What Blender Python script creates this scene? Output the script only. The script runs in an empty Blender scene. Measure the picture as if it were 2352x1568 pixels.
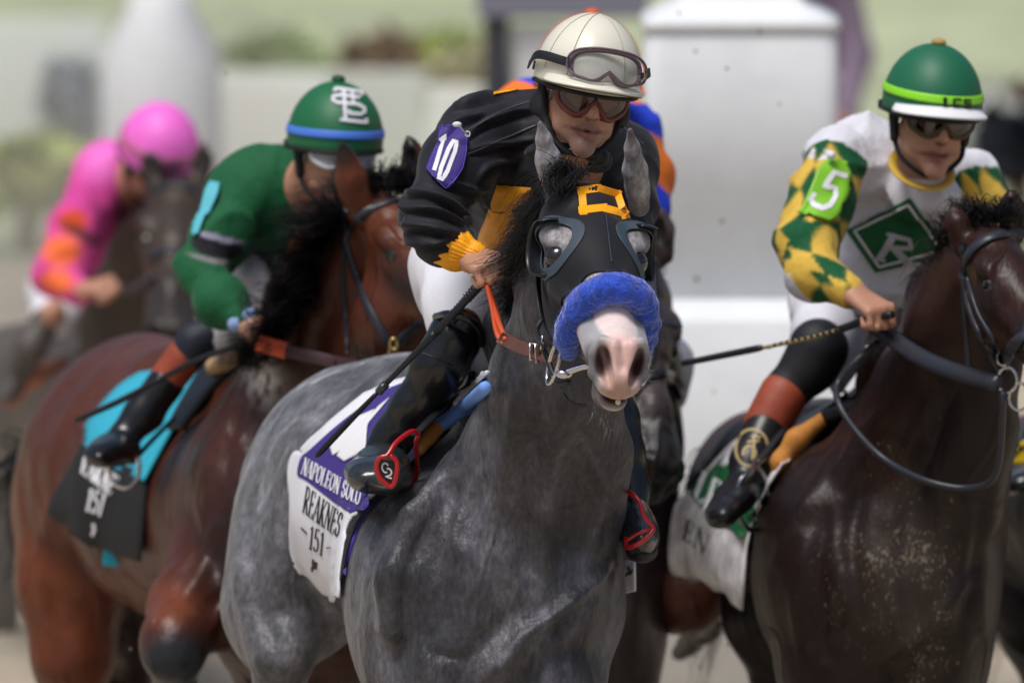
import bpy, math, random
import numpy as np
from mathutils import Vector, Matrix
from mathutils.bvhtree import BVHTree
from mathutils.noise import noise as mnoise
random.seed(7)
rng = np.random.default_rng(11)
scene = bpy.context.scene
COL = scene.collection
# ---------------------------------------------------------------- camera
CAM = np.array([0.0, -22.0, 3.5]); TGT = np.array([0.0, 0.0, 1.655])
LENS = 400.0
FPX = LENS/36.0*2352.0
cd = bpy.data.cameras.new('camera'); cam = bpy.data.objects.new('camera', cd); COL.objects.link(cam)
cam.location = CAM
cam.rotation_euler = Vector(TGT-CAM).to_track_quat('-Z', 'Y').to_euler()
cd.lens = LENS; cd.sensor_width = 36.0; cd.clip_start = 1.0; cd.clip_end = 3000.0
cd.dof.use_dof = True; cd.dof.focus_distance = 22.25; cd.dof.aperture_fstop = 4.0
scene.camera = cam
# ---------------------------------------------------------------- sky, sun, exposure
SUN_EL, SUN_AZ = math.radians(66), math.radians(215)   # azimuth from +Y clockwise: behind the camera, a little to the left
wd = bpy.data.worlds.new("World"); scene.world = wd; wd.use_nodes = True
nt = wd.node_tree; bg = nt.nodes['Background']
sky = nt.nodes.new('ShaderNodeTexSky'); sky.sky_type = 'NISHITA'; sky.sun_disc = False
sky.sun_elevation = SUN_EL; sky.sun_rotation = SUN_AZ; sky.air_density = 1.0; sky.dust_density = 4.0; sky.ozone_density = 1.0
hs = nt.nodes.new('ShaderNodeHueSaturation'); hs.inputs['Saturation'].default_value = 1.0
nt.links.new(sky.outputs[0], hs.inputs['Color']); nt.links.new(hs.outputs[0], bg.inputs[0])
bg.inputs[1].default_value = 0.085
sl = bpy.data.lights.new('sun', 'SUN'); sl.energy = 2.5; sl.angle = math.radians(24); sl.color = (1.0, 0.98, 0.955)
so = bpy.data.objects.new('sun', sl); COL.objects.link(so)
sd = Vector((math.sin(SUN_AZ)*math.cos(SUN_EL), math.cos(SUN_AZ)*math.cos(SUN_EL), math.sin(SUN_EL)))
so.rotation_euler = sd.to_track_quat('Z', 'Y').to_euler(); so.location = sd*40
scene.view_settings.view_transform = 'Standard'; scene.view_settings.look = 'None'
scene.view_settings.exposure = 0.08; scene.view_settings.gamma = 1.0
scene.render.engine = 'CYCLES'
scene.cycles.use_denoising = True; scene.cycles.max_bounces = 6
try: scene.cycles.denoiser = 'OPENIMAGEDENOISE'
except Exception: pass
# ---------------------------------------------------------------- measuring: photo point (2352 wide) + distance -> metres
_f = (TGT-CAM); _f /= np.linalg.norm(_f); _r = np.array([1., 0, 0]); _u = np.cross(_r, _f)
def ray(px, py):
    d = _f*FPX + _r*(px-1176.0) + _u*(784.0-py); return d
DM = [lambda d: d, 0.0, 0.0]       # distance remap, sideways and vertical shift of the group being built
def W(px, py, d):
    d = DM[0](d); v = ray(px+DM[1], py+DM[2]); return CAM + v*((d-CAM[1])/v[1])
def S(d): return FPX/((DM[0](d)+22.0)/_f[1])      # pixels per metre at distance d
def srgb(h):
    h = h.lstrip('#'); c = [int(h[i:i+2], 16)/255 for i in (0, 2, 4)]
    return tuple(x/12.92 if x <= .04045 else ((x+.055)/1.055)**2.4 for x in c)
# ---------------------------------------------------------------- objects
def tag(o, label, cat, group=None, kind=None):
    if label: o['label'] = label
    if cat: o['category'] = cat
    if group: o['group'] = group
    if kind: o['kind'] = kind
    return o
def empty(name, loc=(0, 0, 0), label=None, cat=None, group=None):
    o = bpy.data.objects.new(name, None); COL.objects.link(o); o.location = loc; o.empty_display_size = .1
    return tag(o, label, cat, group)
def mk(name, V, F, mat, parent=None, col=None, smooth=True):
    V = np.asarray(V, dtype=np.float64)
    me = bpy.data.meshes.new(name)
    if isinstance(F, np.ndarray):
        n = F.shape[1]
        me.vertices.add(len(V)); me.vertices.foreach_set('co', V.astype(np.float32).ravel())
        me.loops.add(F.size); me.loops.foreach_set('vertex_index', F.astype(np.int32).ravel())
        me.polygons.add(len(F)); me.polygons.foreach_set('loop_start', np.arange(0, F.size, n, dtype=np.int32))
        me.update(calc_edges=True)
    else:
        me.from_pydata([tuple(v) for v in V], [], F); me.update()
    me.validate()
    if smooth: me.polygons.foreach_set('use_smooth', np.ones(len(me.polygons), dtype=bool))
    if col is not None:
        a = me.color_attributes.new('Col', 'FLOAT_COLOR', 'POINT')
        c = np.ones((len(V), 4), np.float32); c[:, :3] = col; a.data.foreach_set('color', c.ravel())
    me.materials.append(mat)
    o = bpy.data.objects.new(name, me); COL.objects.link(o)
    if parent is not None:
        o.parent = parent
        if parent.type == 'EMPTY': o.matrix_parent_inverse = Matrix.Translation(parent.location).inverted()
    return o
def bvh(V, F): return BVHTree.FromPolygons(np.asarray(V).tolist(), np.asarray(F).tolist())
# ---------------------------------------------------------------- solid modelling: smooth union of tapered limbs and ellipsoids, then surface nets
def smin(a, b, k):
    h = np.maximum(k-np.abs(a-b), 0)/k
    return np.minimum(a, b)-h*h*k*.25
class SDF:
    def __init__(s, k=.03): s.p = []; s.k = k; s.M = None; s.paints = []
    def _pt(s, q):
        q = np.asarray(q, float)
        return s.M[:3, :3]@q + s.M[:3, 3] if s.M is not None else q
    def cone(s, a, b, ra, rb, c=None, k=None, sub=False, fy=1.0):
        s.p.append(('c', s._pt(a), s._pt(b), ra, rb, c, s.k if k is None else k, sub, fy)); return s
    def ell(s, c0, r, c=None, k=None, sub=False, R=None):
        if np.isscalar(r): r = (r, r, r)
        Rm = np.eye(3) if R is None else R
        if s.M is not None: Rm = s.M[:3, :3]@Rm
        s.p.append(('e', s._pt(c0), np.array(r, float), Rm, None, c, s.k if k is None else k, sub, 1)); return s
    # photo-measured versions: (px, py, d, r_px)
    def ch(s, pts, c=None, k=None, sub=False, fy=1.0, spl=0):
        P = [(W(p[0], p[1], p[2]), p[3]/S(p[2])) for p in pts]
        if spl:
            A = np.array([list(p[0])+[p[1]] for p in P]); A = cr(A, spl); P = [(a[:3], a[3]) for a in A]
        for (a, ra), (b, rb) in zip(P, P[1:]):
            s.p.append(('c', a, b, ra, rb, c, s.k if k is None else k, sub, fy))
        return s
    def el(s, px, py, d, rx, ry, rd, c=None, k=None, sub=False, rot=0):
        R = np.array(Matrix.Rotation(math.radians(rot), 3, 'Y'))     # rot: degrees, clockwise in the photo
        sc = S(d)
        s.p.append(('e', W(px, py, d), np.array([rx/sc, rd, ry/sc]), R, None, c, s.k if k is None else k, sub, 1)); return s
    def dist(s, q, P):
        if q[0] == 'c':
            _, a, b, ra, rb, _, _, _, fy = q
            w = np.array([1, 1/fy, 1]); a = a*w; b = b*w
            ab = b-a; L = max(float(ab@ab), 1e-9)
            v = [P[i]*w[i]-a[i] for i in range(3)]
            t = np.clip((v[0]*ab[0]+v[1]*ab[1]+v[2]*ab[2])/L, 0, 1)
            d = np.sqrt((v[0]-t*ab[0])**2+(v[1]-t*ab[1])**2+(v[2]-t*ab[2])**2)-(ra+(rb-ra)*t)
            return d*min(1, fy)
        _, c, r, R, _, _, _, _, _ = q
        v = [P[i]-c[i] for i in range(3)]
        l = [(v[0]*R[0, i]+v[1]*R[1, i]+v[2]*R[2, i])/r[i] for i in range(3)]
        k0 = np.sqrt(l[0]**2+l[1]**2+l[2]**2)+1e-6
        k1 = np.sqrt((l[0]/r[0])**2+(l[1]/r[1])**2+(l[2]/r[2])**2)+1e-6
        return k0*(k0-1)/k1
    def box(s, q):
        if q[0] == 'c':
            m = max(q[3], q[4])*np.array([1, max(q[8], 1), 1]); return np.minimum(q[1], q[2])-m, np.maximum(q[1], q[2])+m
        m = np.sqrt(((q[3]*q[2])**2).sum(1)); return q[1]-m, q[1]+m
    def mesh(s, h, fine=None, hf=None, disp=None, tau=.006, clip=None):
        lo = np.min([s.box(q)[0] for q in s.p if not q[7]], 0)-h*3; hi = np.max([s.box(q)[1] for q in s.p if not q[7]], 0)+h*3
        if clip is not None: lo = np.maximum(lo, clip[0]); hi = np.minimum(hi, clip[1])
        ax = []
        for i in range(3):
            if fine is None: ax.append(np.arange(lo[i], hi[i]+h, h)); continue
            a = max(lo[i], fine[0][i]); b = min(hi[i], fine[1][i]); g = [np.arange(a, b, hf)]
            def grow(x, end, sg):
                o = []; st = hf
                while (end-x)*sg > 0: st = min(st*1.25, h); x = x+sg*st; o.append(x)
                return o
            l = grow(a, lo[i], -1)[::-1]; r = grow(g[0][-1], hi[i], 1)
            ax.append(np.concatenate([l, g[0], r]))
        ax = [a.astype(np.float32) for a in ax]
        D = np.full([len(a) for a in ax], .5, np.float32)
        for q in s.p:
            b0, b1 = s.box(q); pad = q[6]+h*2.5
            I = [(max(np.searchsorted(ax[i], b0[i]-pad)-1, 0), np.searchsorted(ax[i], b1[i]+pad)+1) for i in range(3)]
            if any(a >= b for a, b in I): continue
            sl_ = tuple(slice(a, b) for a, b in I)
            P = [ax[0][I[0][0]:I[0][1]][:, None, None], ax[1][I[1][0]:I[1][1]][None, :, None], ax[2][I[2][0]:I[2][1]][None, None, :]]
            d = s.dist(q, P).astype(np.float32)
            D[sl_] = -smin(-D[sl_], d, q[6]) if q[7] else smin(D[sl_], d, q[6])
        V, F = nets(ax, D)
        if disp is not None:
            N = normals(V, F); V = V + N*disp(V, N)[:, None]
        s.lastV = V
        return V, F
    def colors(s, V, base, tau=.008):
        P = [V[:, 0], V[:, 1], V[:, 2]]; n = len(V)
        ds = []; cs = []
        for q in s.p:
            if q[7]: continue
            ds.append(np.clip(s.dist(q, P), -.01, .4)); cs.append(base if q[5] is None else q[5])
        ds = np.array(ds); m = ds.min(0); w = np.exp(-(ds-m)/tau); w /= w.sum(0)
        C = (w[:, :, None]*np.array(cs)[:, None, :]).sum(0)
        for q in s.p:     # colour of carved hollows
            if q[7] and q[5] is not None:
                f = np.clip(1-(s.dist(q, P)-.001)/.004, 0, 1)[:, None]; C = C*(1-f)+np.array(q[5])*f
        return C
def to_px(P):
    v = P-CAM; z = v@_f; return np.stack([1176+FPX*(v@_r)/z-DM[1], 784-FPX*(v@_u)/z-DM[2]], 1)
def crease(V, pts, w, amp):
    """muscle line: raises (or sinks) the surface along a measured line"""
    X = to_px(V); A = cr(np.array(pts, float), 8); d = np.full(len(V), 1e9); L = len(A); e = np.ones(len(V))
    for i, (a, b) in enumerate(zip(A, A[1:])):
        ab = b-a; t = np.clip(((X-a)@ab)/(ab@ab+1e-9), 0, 1); q = np.linalg.norm(X-a-t[:, None]*ab, axis=1); m = q < d; d[m] = q[m]; s_ = (i+t)/(L-1); e = np.where(m, np.sin(math.pi*np.clip(s_*.9+.05, 0, 1))**.5, e)
    return amp*np.exp(-(d/w)**2)*e
def paint(C, V, c, r, color, soft=.3, amt=1.0, R=None):
    """marking of the coat or cloth: ellipsoid centre c, radii r (m)"""
    l = (V-np.asarray(c))
    if R is not None: l = l@R
    t = np.sqrt(((l/np.asarray(r))**2).sum(1)); f = np.clip((1+soft-t)/(2*soft), 0, 1)*amt
    f = (f*f*(3-2*f))[:, None]
    return C*(1-f)+np.array(color)*f
def paint_px(C, V, px, py, d, rx, ry, rd, color, soft=.3, amt=1.0, rot=0):
    sc = S(d); R = np.array(Matrix.Rotation(math.radians(rot), 3, 'Y'))
    return paint(C, V, W(px, py, d), (rx/sc, rd, ry/sc), color, soft, amt, R)
def nets(ax, D):
    s = D < 0; n = D.shape
    c = np.zeros([n[0]-1, n[1]-1, n[2]-1], np.int8)
    sl2 = lambda a: (slice(a, -1) if a == 0 else slice(1, None))
    for i in (0, 1):
        for j in (0, 1):
            for k in (0, 1): c += s[sl2(i), sl2(j), sl2(k)]
    act = (c > 0) & (c < 8); I, J, K = np.nonzero(act); m = len(I)
    vid = np.full(act.shape, -1, np.int32); vid[I, J, K] = np.arange(m)
    pos = np.zeros((m, 3)); cnt = np.zeros(m)
    cor = [(i, j, k) for i in (0, 1) for j in (0, 1) for k in (0, 1)]
    for a in cor:
        for e in range(3):
            if a[e] == 1: continue
            b = list(a); b[e] = 1
            da = D[I+a[0], J+a[1], K+a[2]]; db = D[I+b[0], J+b[1], K+b[2]]
            mk_ = (da < 0) != (db < 0); t = np.where(mk_, da/np.where(mk_, da-db, 1), 0)
            pa = np.stack([ax[0][I+a[0]], ax[1][J+a[1]], ax[2][K+a[2]]], 1)
            pb = np.stack([ax[0][I+b[0]], ax[1][J+b[1]], ax[2][K+b[2]]], 1)
            pos += (pa+(pb-pa)*t[:, None])*mk_[:, None]; cnt += mk_
    V = pos/cnt[:, None]
    Fs = []
    for e in range(3):
        u, v = (e+1) % 3, (e+2) % 3
        A = [slice(1, -1)]*3; A[e] = slice(0, -1); B = list(A); B[e] = slice(1, None)
        sa = s[tuple(A)]; sb = s[tuple(B)]
        X = np.nonzero(sa != sb); g = [X[0], X[1], X[2]]
        for q in range(3):
            if q != e: g[q] = g[q]+1
        def cell(du, dv):
            h_ = [g[0], g[1], g[2]]; h_[u] = h_[u]-1+du; h_[v] = h_[v]-1+dv; return vid[h_[0], h_[1], h_[2]]
        Q = np.stack([cell(0, 0), cell(1, 0), cell(1, 1), cell(0, 1)], 1)
        inside = sa[X]
        Q[~inside] = Q[~inside][:, ::-1]
        Fs.append(Q)
    F = np.concatenate(Fs); F = F[(F >= 0).all(1)]
    return V, F
def normals(V, F):
    n = np.cross(V[F[:, 2]]-V[F[:, 0]], V[F[:, 3]]-V[F[:, 1]]); N = np.zeros_like(V)
    for i in range(4): np.add.at(N, F[:, i], n)
    return N/(np.linalg.norm(N, axis=1)[:, None]+1e-12)
def cr(A, n):
    """Catmull-Rom through rows of A, n steps per span"""
    A = np.asarray(A, float); P = np.vstack([2*A[0]-A[1], A, 2*A[-1]-A[-2]]); o = []
    for i in range(1, len(P)-2):
        for t in np.arange(n)/n:
            a, b, c, d = P[i-1:i+3]
            o.append(.5*((2*b)+(-a+c)*t+(2*a-5*b+4*c-d)*t*t+(-a+3*b-3*c+d)*t**3))
    o.append(A[-1]); return np.array(o)
_G = rng.random((32, 32, 32))*2-1
def vn(P, f):
    """value noise; f scalar or per-axis frequency (1/m)"""
    q = P*np.asarray(f)+7.3; i = np.floor(q).astype(int); t = q-i; t = t*t*(3-2*t); r = 0
    for a in (0, 1):
        for b in (0, 1):
            for c in (0, 1):
                w = (t[:, 0] if a else 1-t[:, 0])*(t[:, 1] if b else 1-t[:, 1])*(t[:, 2] if c else 1-t[:, 2])
                r = r+w*_G[(i[:, 0]+a) % 32, (i[:, 1]+b) % 32, (i[:, 2]+c) % 32]
    return r
def folds(P, dirv, f, stretch=5, seed=0, sharp=1.0):
    """long creases running along dirv"""
    d = np.asarray(dirv, float); d /= np.linalg.norm(d)
    a = np.cross(d, [.3, .5, .8]); a /= np.linalg.norm(a); b = np.cross(d, a)
    Q = np.stack([P@d*f/stretch, P@a*f, P@b*f], 1)+seed*3.7
    w = vn(P*3+seed, 2.0)*.6; Q[:, 1] += w; Q[:, 2] -= w
    r = 1-np.abs(vn(Q, 1))*2
    return np.clip(r, -1, 1)**1*sharp
def wrinkle(P, dirv, f, stretch=5, seed=0, p=2.5):
    """narrow sharp creases of thin cloth"""
    r = folds(P, dirv, f, stretch, seed); return np.clip((r+.35)/1.35, 0, 1)**p
# ---------------------------------------------------------------- tubes, straps, sheets, hair
def tube_vf(pts, rad, n=8, flat=1.0, up=None, cap=True):
    P = np.asarray(pts, float); m = len(P); rad = np.broadcast_to(np.asarray(rad, float), (m,))
    T = np.gradient(P, axis=0); T /= np.linalg.norm(T, axis=1)[:, None]+1e-12
    if up is None:
        u0 = np.array([0, 0, 1.]) if abs(T[0][2]) < .9 else np.array([1., 0, 0]); U = np.zeros_like(P); u = u0
        for i in range(m):
            u = u-T[i]*(u@T[i]); u /= np.linalg.norm(u)+1e-12; U[i] = u
    else:
        U = np.broadcast_to(np.asarray(up, float), P.shape); U = U-T*(U*T).sum(1)[:, None]; U = U/(np.linalg.norm(U, axis=1)[:, None]+1e-12)
    B = np.cross(T, U)
    if n == 4: an = np.arange(4)*math.pi/2+math.pi/4
    else: an = np.arange(n)*2*math.pi/n
    # U is the thin direction (flat<1)
    V = P[:, None]+rad[:, None, None]*(np.cos(an)[None, :, None]*U[:, None]*flat+np.sin(an)[None, :, None]*B[:, None])
    V = V.reshape(-1, 3); F = []
    i = np.arange(m-1)[:, None]; j = np.arange(n)[None]; j2 = (j+1) % n
    F = np.stack([i*n+j, i*n+j2, (i+1)*n+j2, (i+1)*n+j], 2).reshape(-1, 4).tolist()
    if cap: F += [list(range(n))[::-1], [(m-1)*n+q for q in range(n)]]
    return V, F
def merge(L):
    V = []; F = []; o = 0
    for v, f in L:
        V.append(np.asarray(v)); F += [[q+o for q in x] for x in (f.tolist() if isinstance(f, np.ndarray) else f)]; o += len(v)
    return np.vstack(V), F
def tube(name, pts, rad, mat, parent=None, n=10, flat=1.0, up=None, spl=6, smooth=True):
    A = np.array(pts, float)
    if np.ndim(rad) > 0: A = np.hstack([A, np.asarray(rad, float)[:, None]])
    if spl and len(A) > 2: A = cr(A, spl)
    V, F = tube_vf(A[:, :3], A[:, 3] if A.shape[1] > 3 else rad, n, flat, up)
    return mk(name, V, F, mat, parent, smooth=smooth)
def pw(pts): return np.array([W(*p[:3]) for p in pts])
def cast(bv, px, py, off=0.0, dflt=None):
    v = ray(px+DM[1], py+DM[2]); v = v/np.linalg.norm(v)
    h = bv.ray_cast(Vector(CAM), Vector(v))
    if h[0] is None:
        if dflt is None: return None, None
        return W(px, py, dflt), np.array([0, -1., 0])
    n = np.array(h[1]); 
    if n@v > 0: n = -n
    return np.array(h[0])+n*off, n
def strap_vf(bv, pts, w, th, off, n=6, spl=8, dflt=None, edge=None):
    """strap lying on a body: pts photo points, w width m, th thickness m"""
    A = cr(np.array([p[:2] for p in pts], float), spl); P = []; N = []
    for i, (x, y) in enumerate(A):
        dd = dflt
        if len(pts[0]) > 2: dd = np.interp(i/spl, range(len(pts)), [p[2] for p in pts])
        p, nn = cast(bv, x, y, off, dd)
        if p is None: continue
        P.append(p); N.append(nn)
    P = np.array(P); N = np.array(N)
    for _ in range(2):
        P[1:-1] = (P[:-2]+2*P[1:-1]+P[2:])/4; N[1:-1] = (N[:-2]+2*N[1:-1]+N[2:])/4
    return strip_vf(P, N, w, th)
def strip_vf(P, N, w, th):
    T = np.gradient(P, axis=0); T /= np.linalg.norm(T, axis=1)[:, None]+1e-12
    N = N-T*(N*T).sum(1)[:, None]; N /= np.linalg.norm(N, axis=1)[:, None]+1e-12
    B = np.cross(T, N); w = np.broadcast_to(w, (len(P),))[:, None]/2
    prof = [(-1, -.5), (-1, .3), (-.85, .5), (.85, .5), (1, .3), (1, -.5)]
    V = np.stack([P+B*w*a+N*th*b for a, b in prof], 1).reshape(-1, 3); n = 6; m = len(P)
    i = np.arange(m-1)[:, None]; j = np.arange(n)[None]; j2 = (j+1) % n
    F = np.stack([i*n+j, i*n+j2, (i+1)*n+j2, (i+1)*n+j], 2).reshape(-1, 4).tolist()
    F += [list(range(n)), [(m-1)*n+q for q in range(n)][::-1]]
    return V, F
def grid_faces(nu, nv, flip=False):
    i = np.arange(nv-1)[:, None]; j = np.arange(nu-1)[None]
    F = np.stack([i*nu+j, i*nu+j+1, (i+1)*nu+j+1, (i+1)*nu+j], 2).reshape(-1, 4)
    return F[:, ::-1] if flip else F
def resample(row, n):
    r = np.asarray(row, float); L = np.r_[0, np.cumsum(np.linalg.norm(np.diff(r[:, :2], axis=0), axis=1))]
    t = np.linspace(0, L[-1], n); return np.stack([np.interp(t, L, r[:, i]) for i in range(r.shape[1])], 1)
def rows_grid(rows, nu, nv, smooth=True):
    R = np.array([resample(r, nu) for r in rows])      # len(rows), nu, dim
    k = len(rows)
    if smooth and k > 2:
        n = max(2, int(np.ceil((nv-1)/(k-1)))); G = cr(R.reshape(k, -1), n).reshape(-1, nu, R.shape[2]); return G
    t = np.linspace(0, k-1, nv); i = np.minimum(t.astype(int), k-2); f = (t-i)[:, None, None]
    return R[i]*(1-f)+R[i+1]*f
def slab(V, nu, nv, N, th):
    """closed sheet of thickness th from a grid"""
    V = np.asarray(V).reshape(-1, 3); N = np.asarray(N).reshape(-1, 3); n = nu*nv
    VV = np.vstack([V+N*th/2, V-N*th/2]); F = grid_faces(nu, nv); Fs = F.tolist()+(F[:, ::-1]+n).tolist()
    ring = [(0, j) for j in range(nu)]+[(i, nu-1) for i in range(1, nv)]+[(nv-1, j) for j in range(nu-2, -1, -1)]+[(i, 0) for i in range(nv-2, 0, -1)]
    ids = [a*nu+b for a, b in ring]
    for a, b in zip(ids, ids[1:]+ids[:1]): Fs.append([b, a, a+n, b+n])
    return VV, Fs
def drape(name, bv, rows, nu, nv, th, off, mat, parent=None, dflt=None, relax=2, wave=None, smooth=True, col=None):
    """cloth laid on a body: rows of photo points (optionally with depth), pressed on the body bv"""
    G = rows_grid(rows, nu, nv, smooth); nv = G.shape[0]; V = np.zeros((nv, nu, 3)); N = np.zeros_like(V)
    for i in range(nv):
        for j in range(nu):
            g = G[i, j]; dd = g[2] if len(g) > 2 else dflt
            if len(g) > 2 and bv is None: p, n_ = W(*g[:3]), np.array([0, -1., 0])
            else: p, n_ = cast(bv, g[0], g[1], off, dd)
            if len(g) > 2 and bv is not None and dd < 50 and p[1] > DM[0](dd): p = W(g[0], g[1], dd)
            if p is None: p = W(g[0], g[1], 0); n_ = np.array([0, -1., 0])
            V[i, j] = p; N[i, j] = n_
    for _ in range(relax):
        A = V.copy(); A[1:-1, 1:-1] = (V[:-2, 1:-1]+V[2:, 1:-1]+V[1:-1, :-2]+V[1:-1, 2:])/4; V = A
    du = np.gradient(V, axis=1); dv = np.gradient(V, axis=0); N2 = np.cross(dv, du); N2 /= np.linalg.norm(N2, axis=2)[..., None]+1e-12
    s_ = np.sign((N2*(CAM-V)).sum(2)); N2 *= np.where(s_ == 0, 1, s_)[..., None]
    if wave is not None: V = V+N2*wave(V.reshape(-1, 3)).reshape(nv, nu)[..., None]
    VV, F = slab(V, nu, nv, N2, th)
    o = mk(name, VV, F, mat, parent, smooth=True)
    return o, bvh(V.reshape(-1, 3), grid_faces(nu, nv))
def clip_shell(V, F, f, off=.0):
    """part of surface (V quads F) where f>0, cut exactly along f=0, moved out by off"""
    N = normals(V, F); V = V+N*off
    T = np.vstack([F[:, [0, 1, 2]], F[:, [0, 2, 3]]]); ps = f[T] > 0; n = ps.sum(1)
    full = T[n == 3].tolist(); VV = [v for v in V]; cache = {}
    def cut(a, b):
        k = (min(a, b), max(a, b))
        if k not in cache:
            t = f[a]/(f[a]-f[b]); VV.append(V[a]+(V[b]-V[a])*t); cache[k] = len(VV)-1
        return cache[k]
    out = full
    for tri in T[(n > 0) & (n < 3)]:
        poly = []
        for i in range(3):
            a, b = int(tri[i]), int(tri[(i+1) % 3])
            if f[a] > 0: poly.append(a)
            if (f[a] > 0) != (f[b] > 0): poly.append(cut(a, b))
        if len(poly) >= 3: out.append(poly)
    VV = np.array(VV); used = np.zeros(len(VV), bool)
    for p in out: used[p] = True
    m = np.cumsum(used)-1
    return VV[used], [[int(m[i]) for i in p] for p in out]
def shell(name, V, F, f, off, th, mt, parent=None):
    v, fc = clip_shell(V, F, f, off)
    o = mk(name, v, fc, mt, parent); q = o.modifiers.new('s', 'SOLIDIFY'); q.thickness = th; q.offset = -1 if off > th else 0
    return o
def tri_bvh(V, F): return BVHTree.FromPolygons(np.asarray(V).tolist(), [list(map(int, x)) for x in F])
def hair(name, strands, w, mat, parent=None, steps=7):
    """strands: list of (points array (k,3)); every lock a tapered three-sided fibre"""
    Vs = []; Fs = []; o = 0
    for P in strands:
        P = cr(P, max(1, steps//(len(P)-1))); m = len(P)
        r = w*np.linspace(1, .15, m)*random.uniform(.6, 1.3)
        T = np.gradient(P, axis=0); T /= np.linalg.norm(T, axis=1)[:, None]+1e-9
        U = np.cross(T, CAM-P); U /= np.linalg.norm(U, axis=1)[:, None]+1e-9; B = np.cross(T, U)
        V = np.stack([P+U*r[:, None], P-U*r[:, None]*.5+B*r[:, None]*.86, P-U*r[:, None]*.5-B*r[:, None]*.86], 1).reshape(-1, 3)
        i = np.arange(m-1)[:, None]; j = np.arange(3)[None]; j2 = (j+1) % 3
        F = np.stack([i*3+j, i*3+j2, (i+1)*3+j2, (i+1)*3+j], 2).reshape(-1, 4)+o
        Vs.append(V); Fs.append(F); o += len(V)
    return mk(name, np.vstack(Vs), np.vstack(Fs), mat, parent)
def locks(path, n, tips, jr=.012, jt=.05, sag=.02, spread=.02, per=16):
    """wind-blown locks: clumps of strands rooted along path, each clump drawn to its own tip"""
    A = cr(np.array(path), 10); B = resample3(cr(np.array(tips), 10), len(A)); out = []
    at = lambda X, t: X[int(t)]*(1-(t-int(t)))+X[min(int(t)+1, len(X)-1)]*(t-int(t))
    for _ in range(max(1, n//per)):
        t = random.random()*(len(A)-1); a0 = at(A, t); b0 = at(B, min(max(t+random.gauss(0, 1.5), 0), len(A)-1))+rng.normal(0, jt, 3)
        L = random.uniform(.45, 1.08); b0 = a0+(b0-a0)*L; D = b0-a0; ln = np.linalg.norm(D)
        w1 = rng.normal(0, .06, 3)*ln+np.array([0, 0, sag]); w2 = rng.normal(0, .07, 3)*ln
        for _ in range(per):
            a = a0+rng.normal(0, jr, 3); e = rng.normal(0, 1, 3); fl = .009 if random.random() < .9 else .018
            b = b0+e*fl*.6+D*random.uniform(-.14, .05)
            out.append(np.array([a, a*.68+b*.32+w1+e*spread*.6, a*.32+b*.68+w2*.6+w1*.5+e*(spread*.4+fl*.3), b]))
    return out
def resample3(B, n):
    L = np.r_[0, np.cumsum(np.linalg.norm(np.diff(B, axis=0), axis=1))]; t = np.linspace(0, L[-1], n)
    return np.stack([np.interp(t, L, B[:, i]) for i in range(3)], 1)
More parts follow.
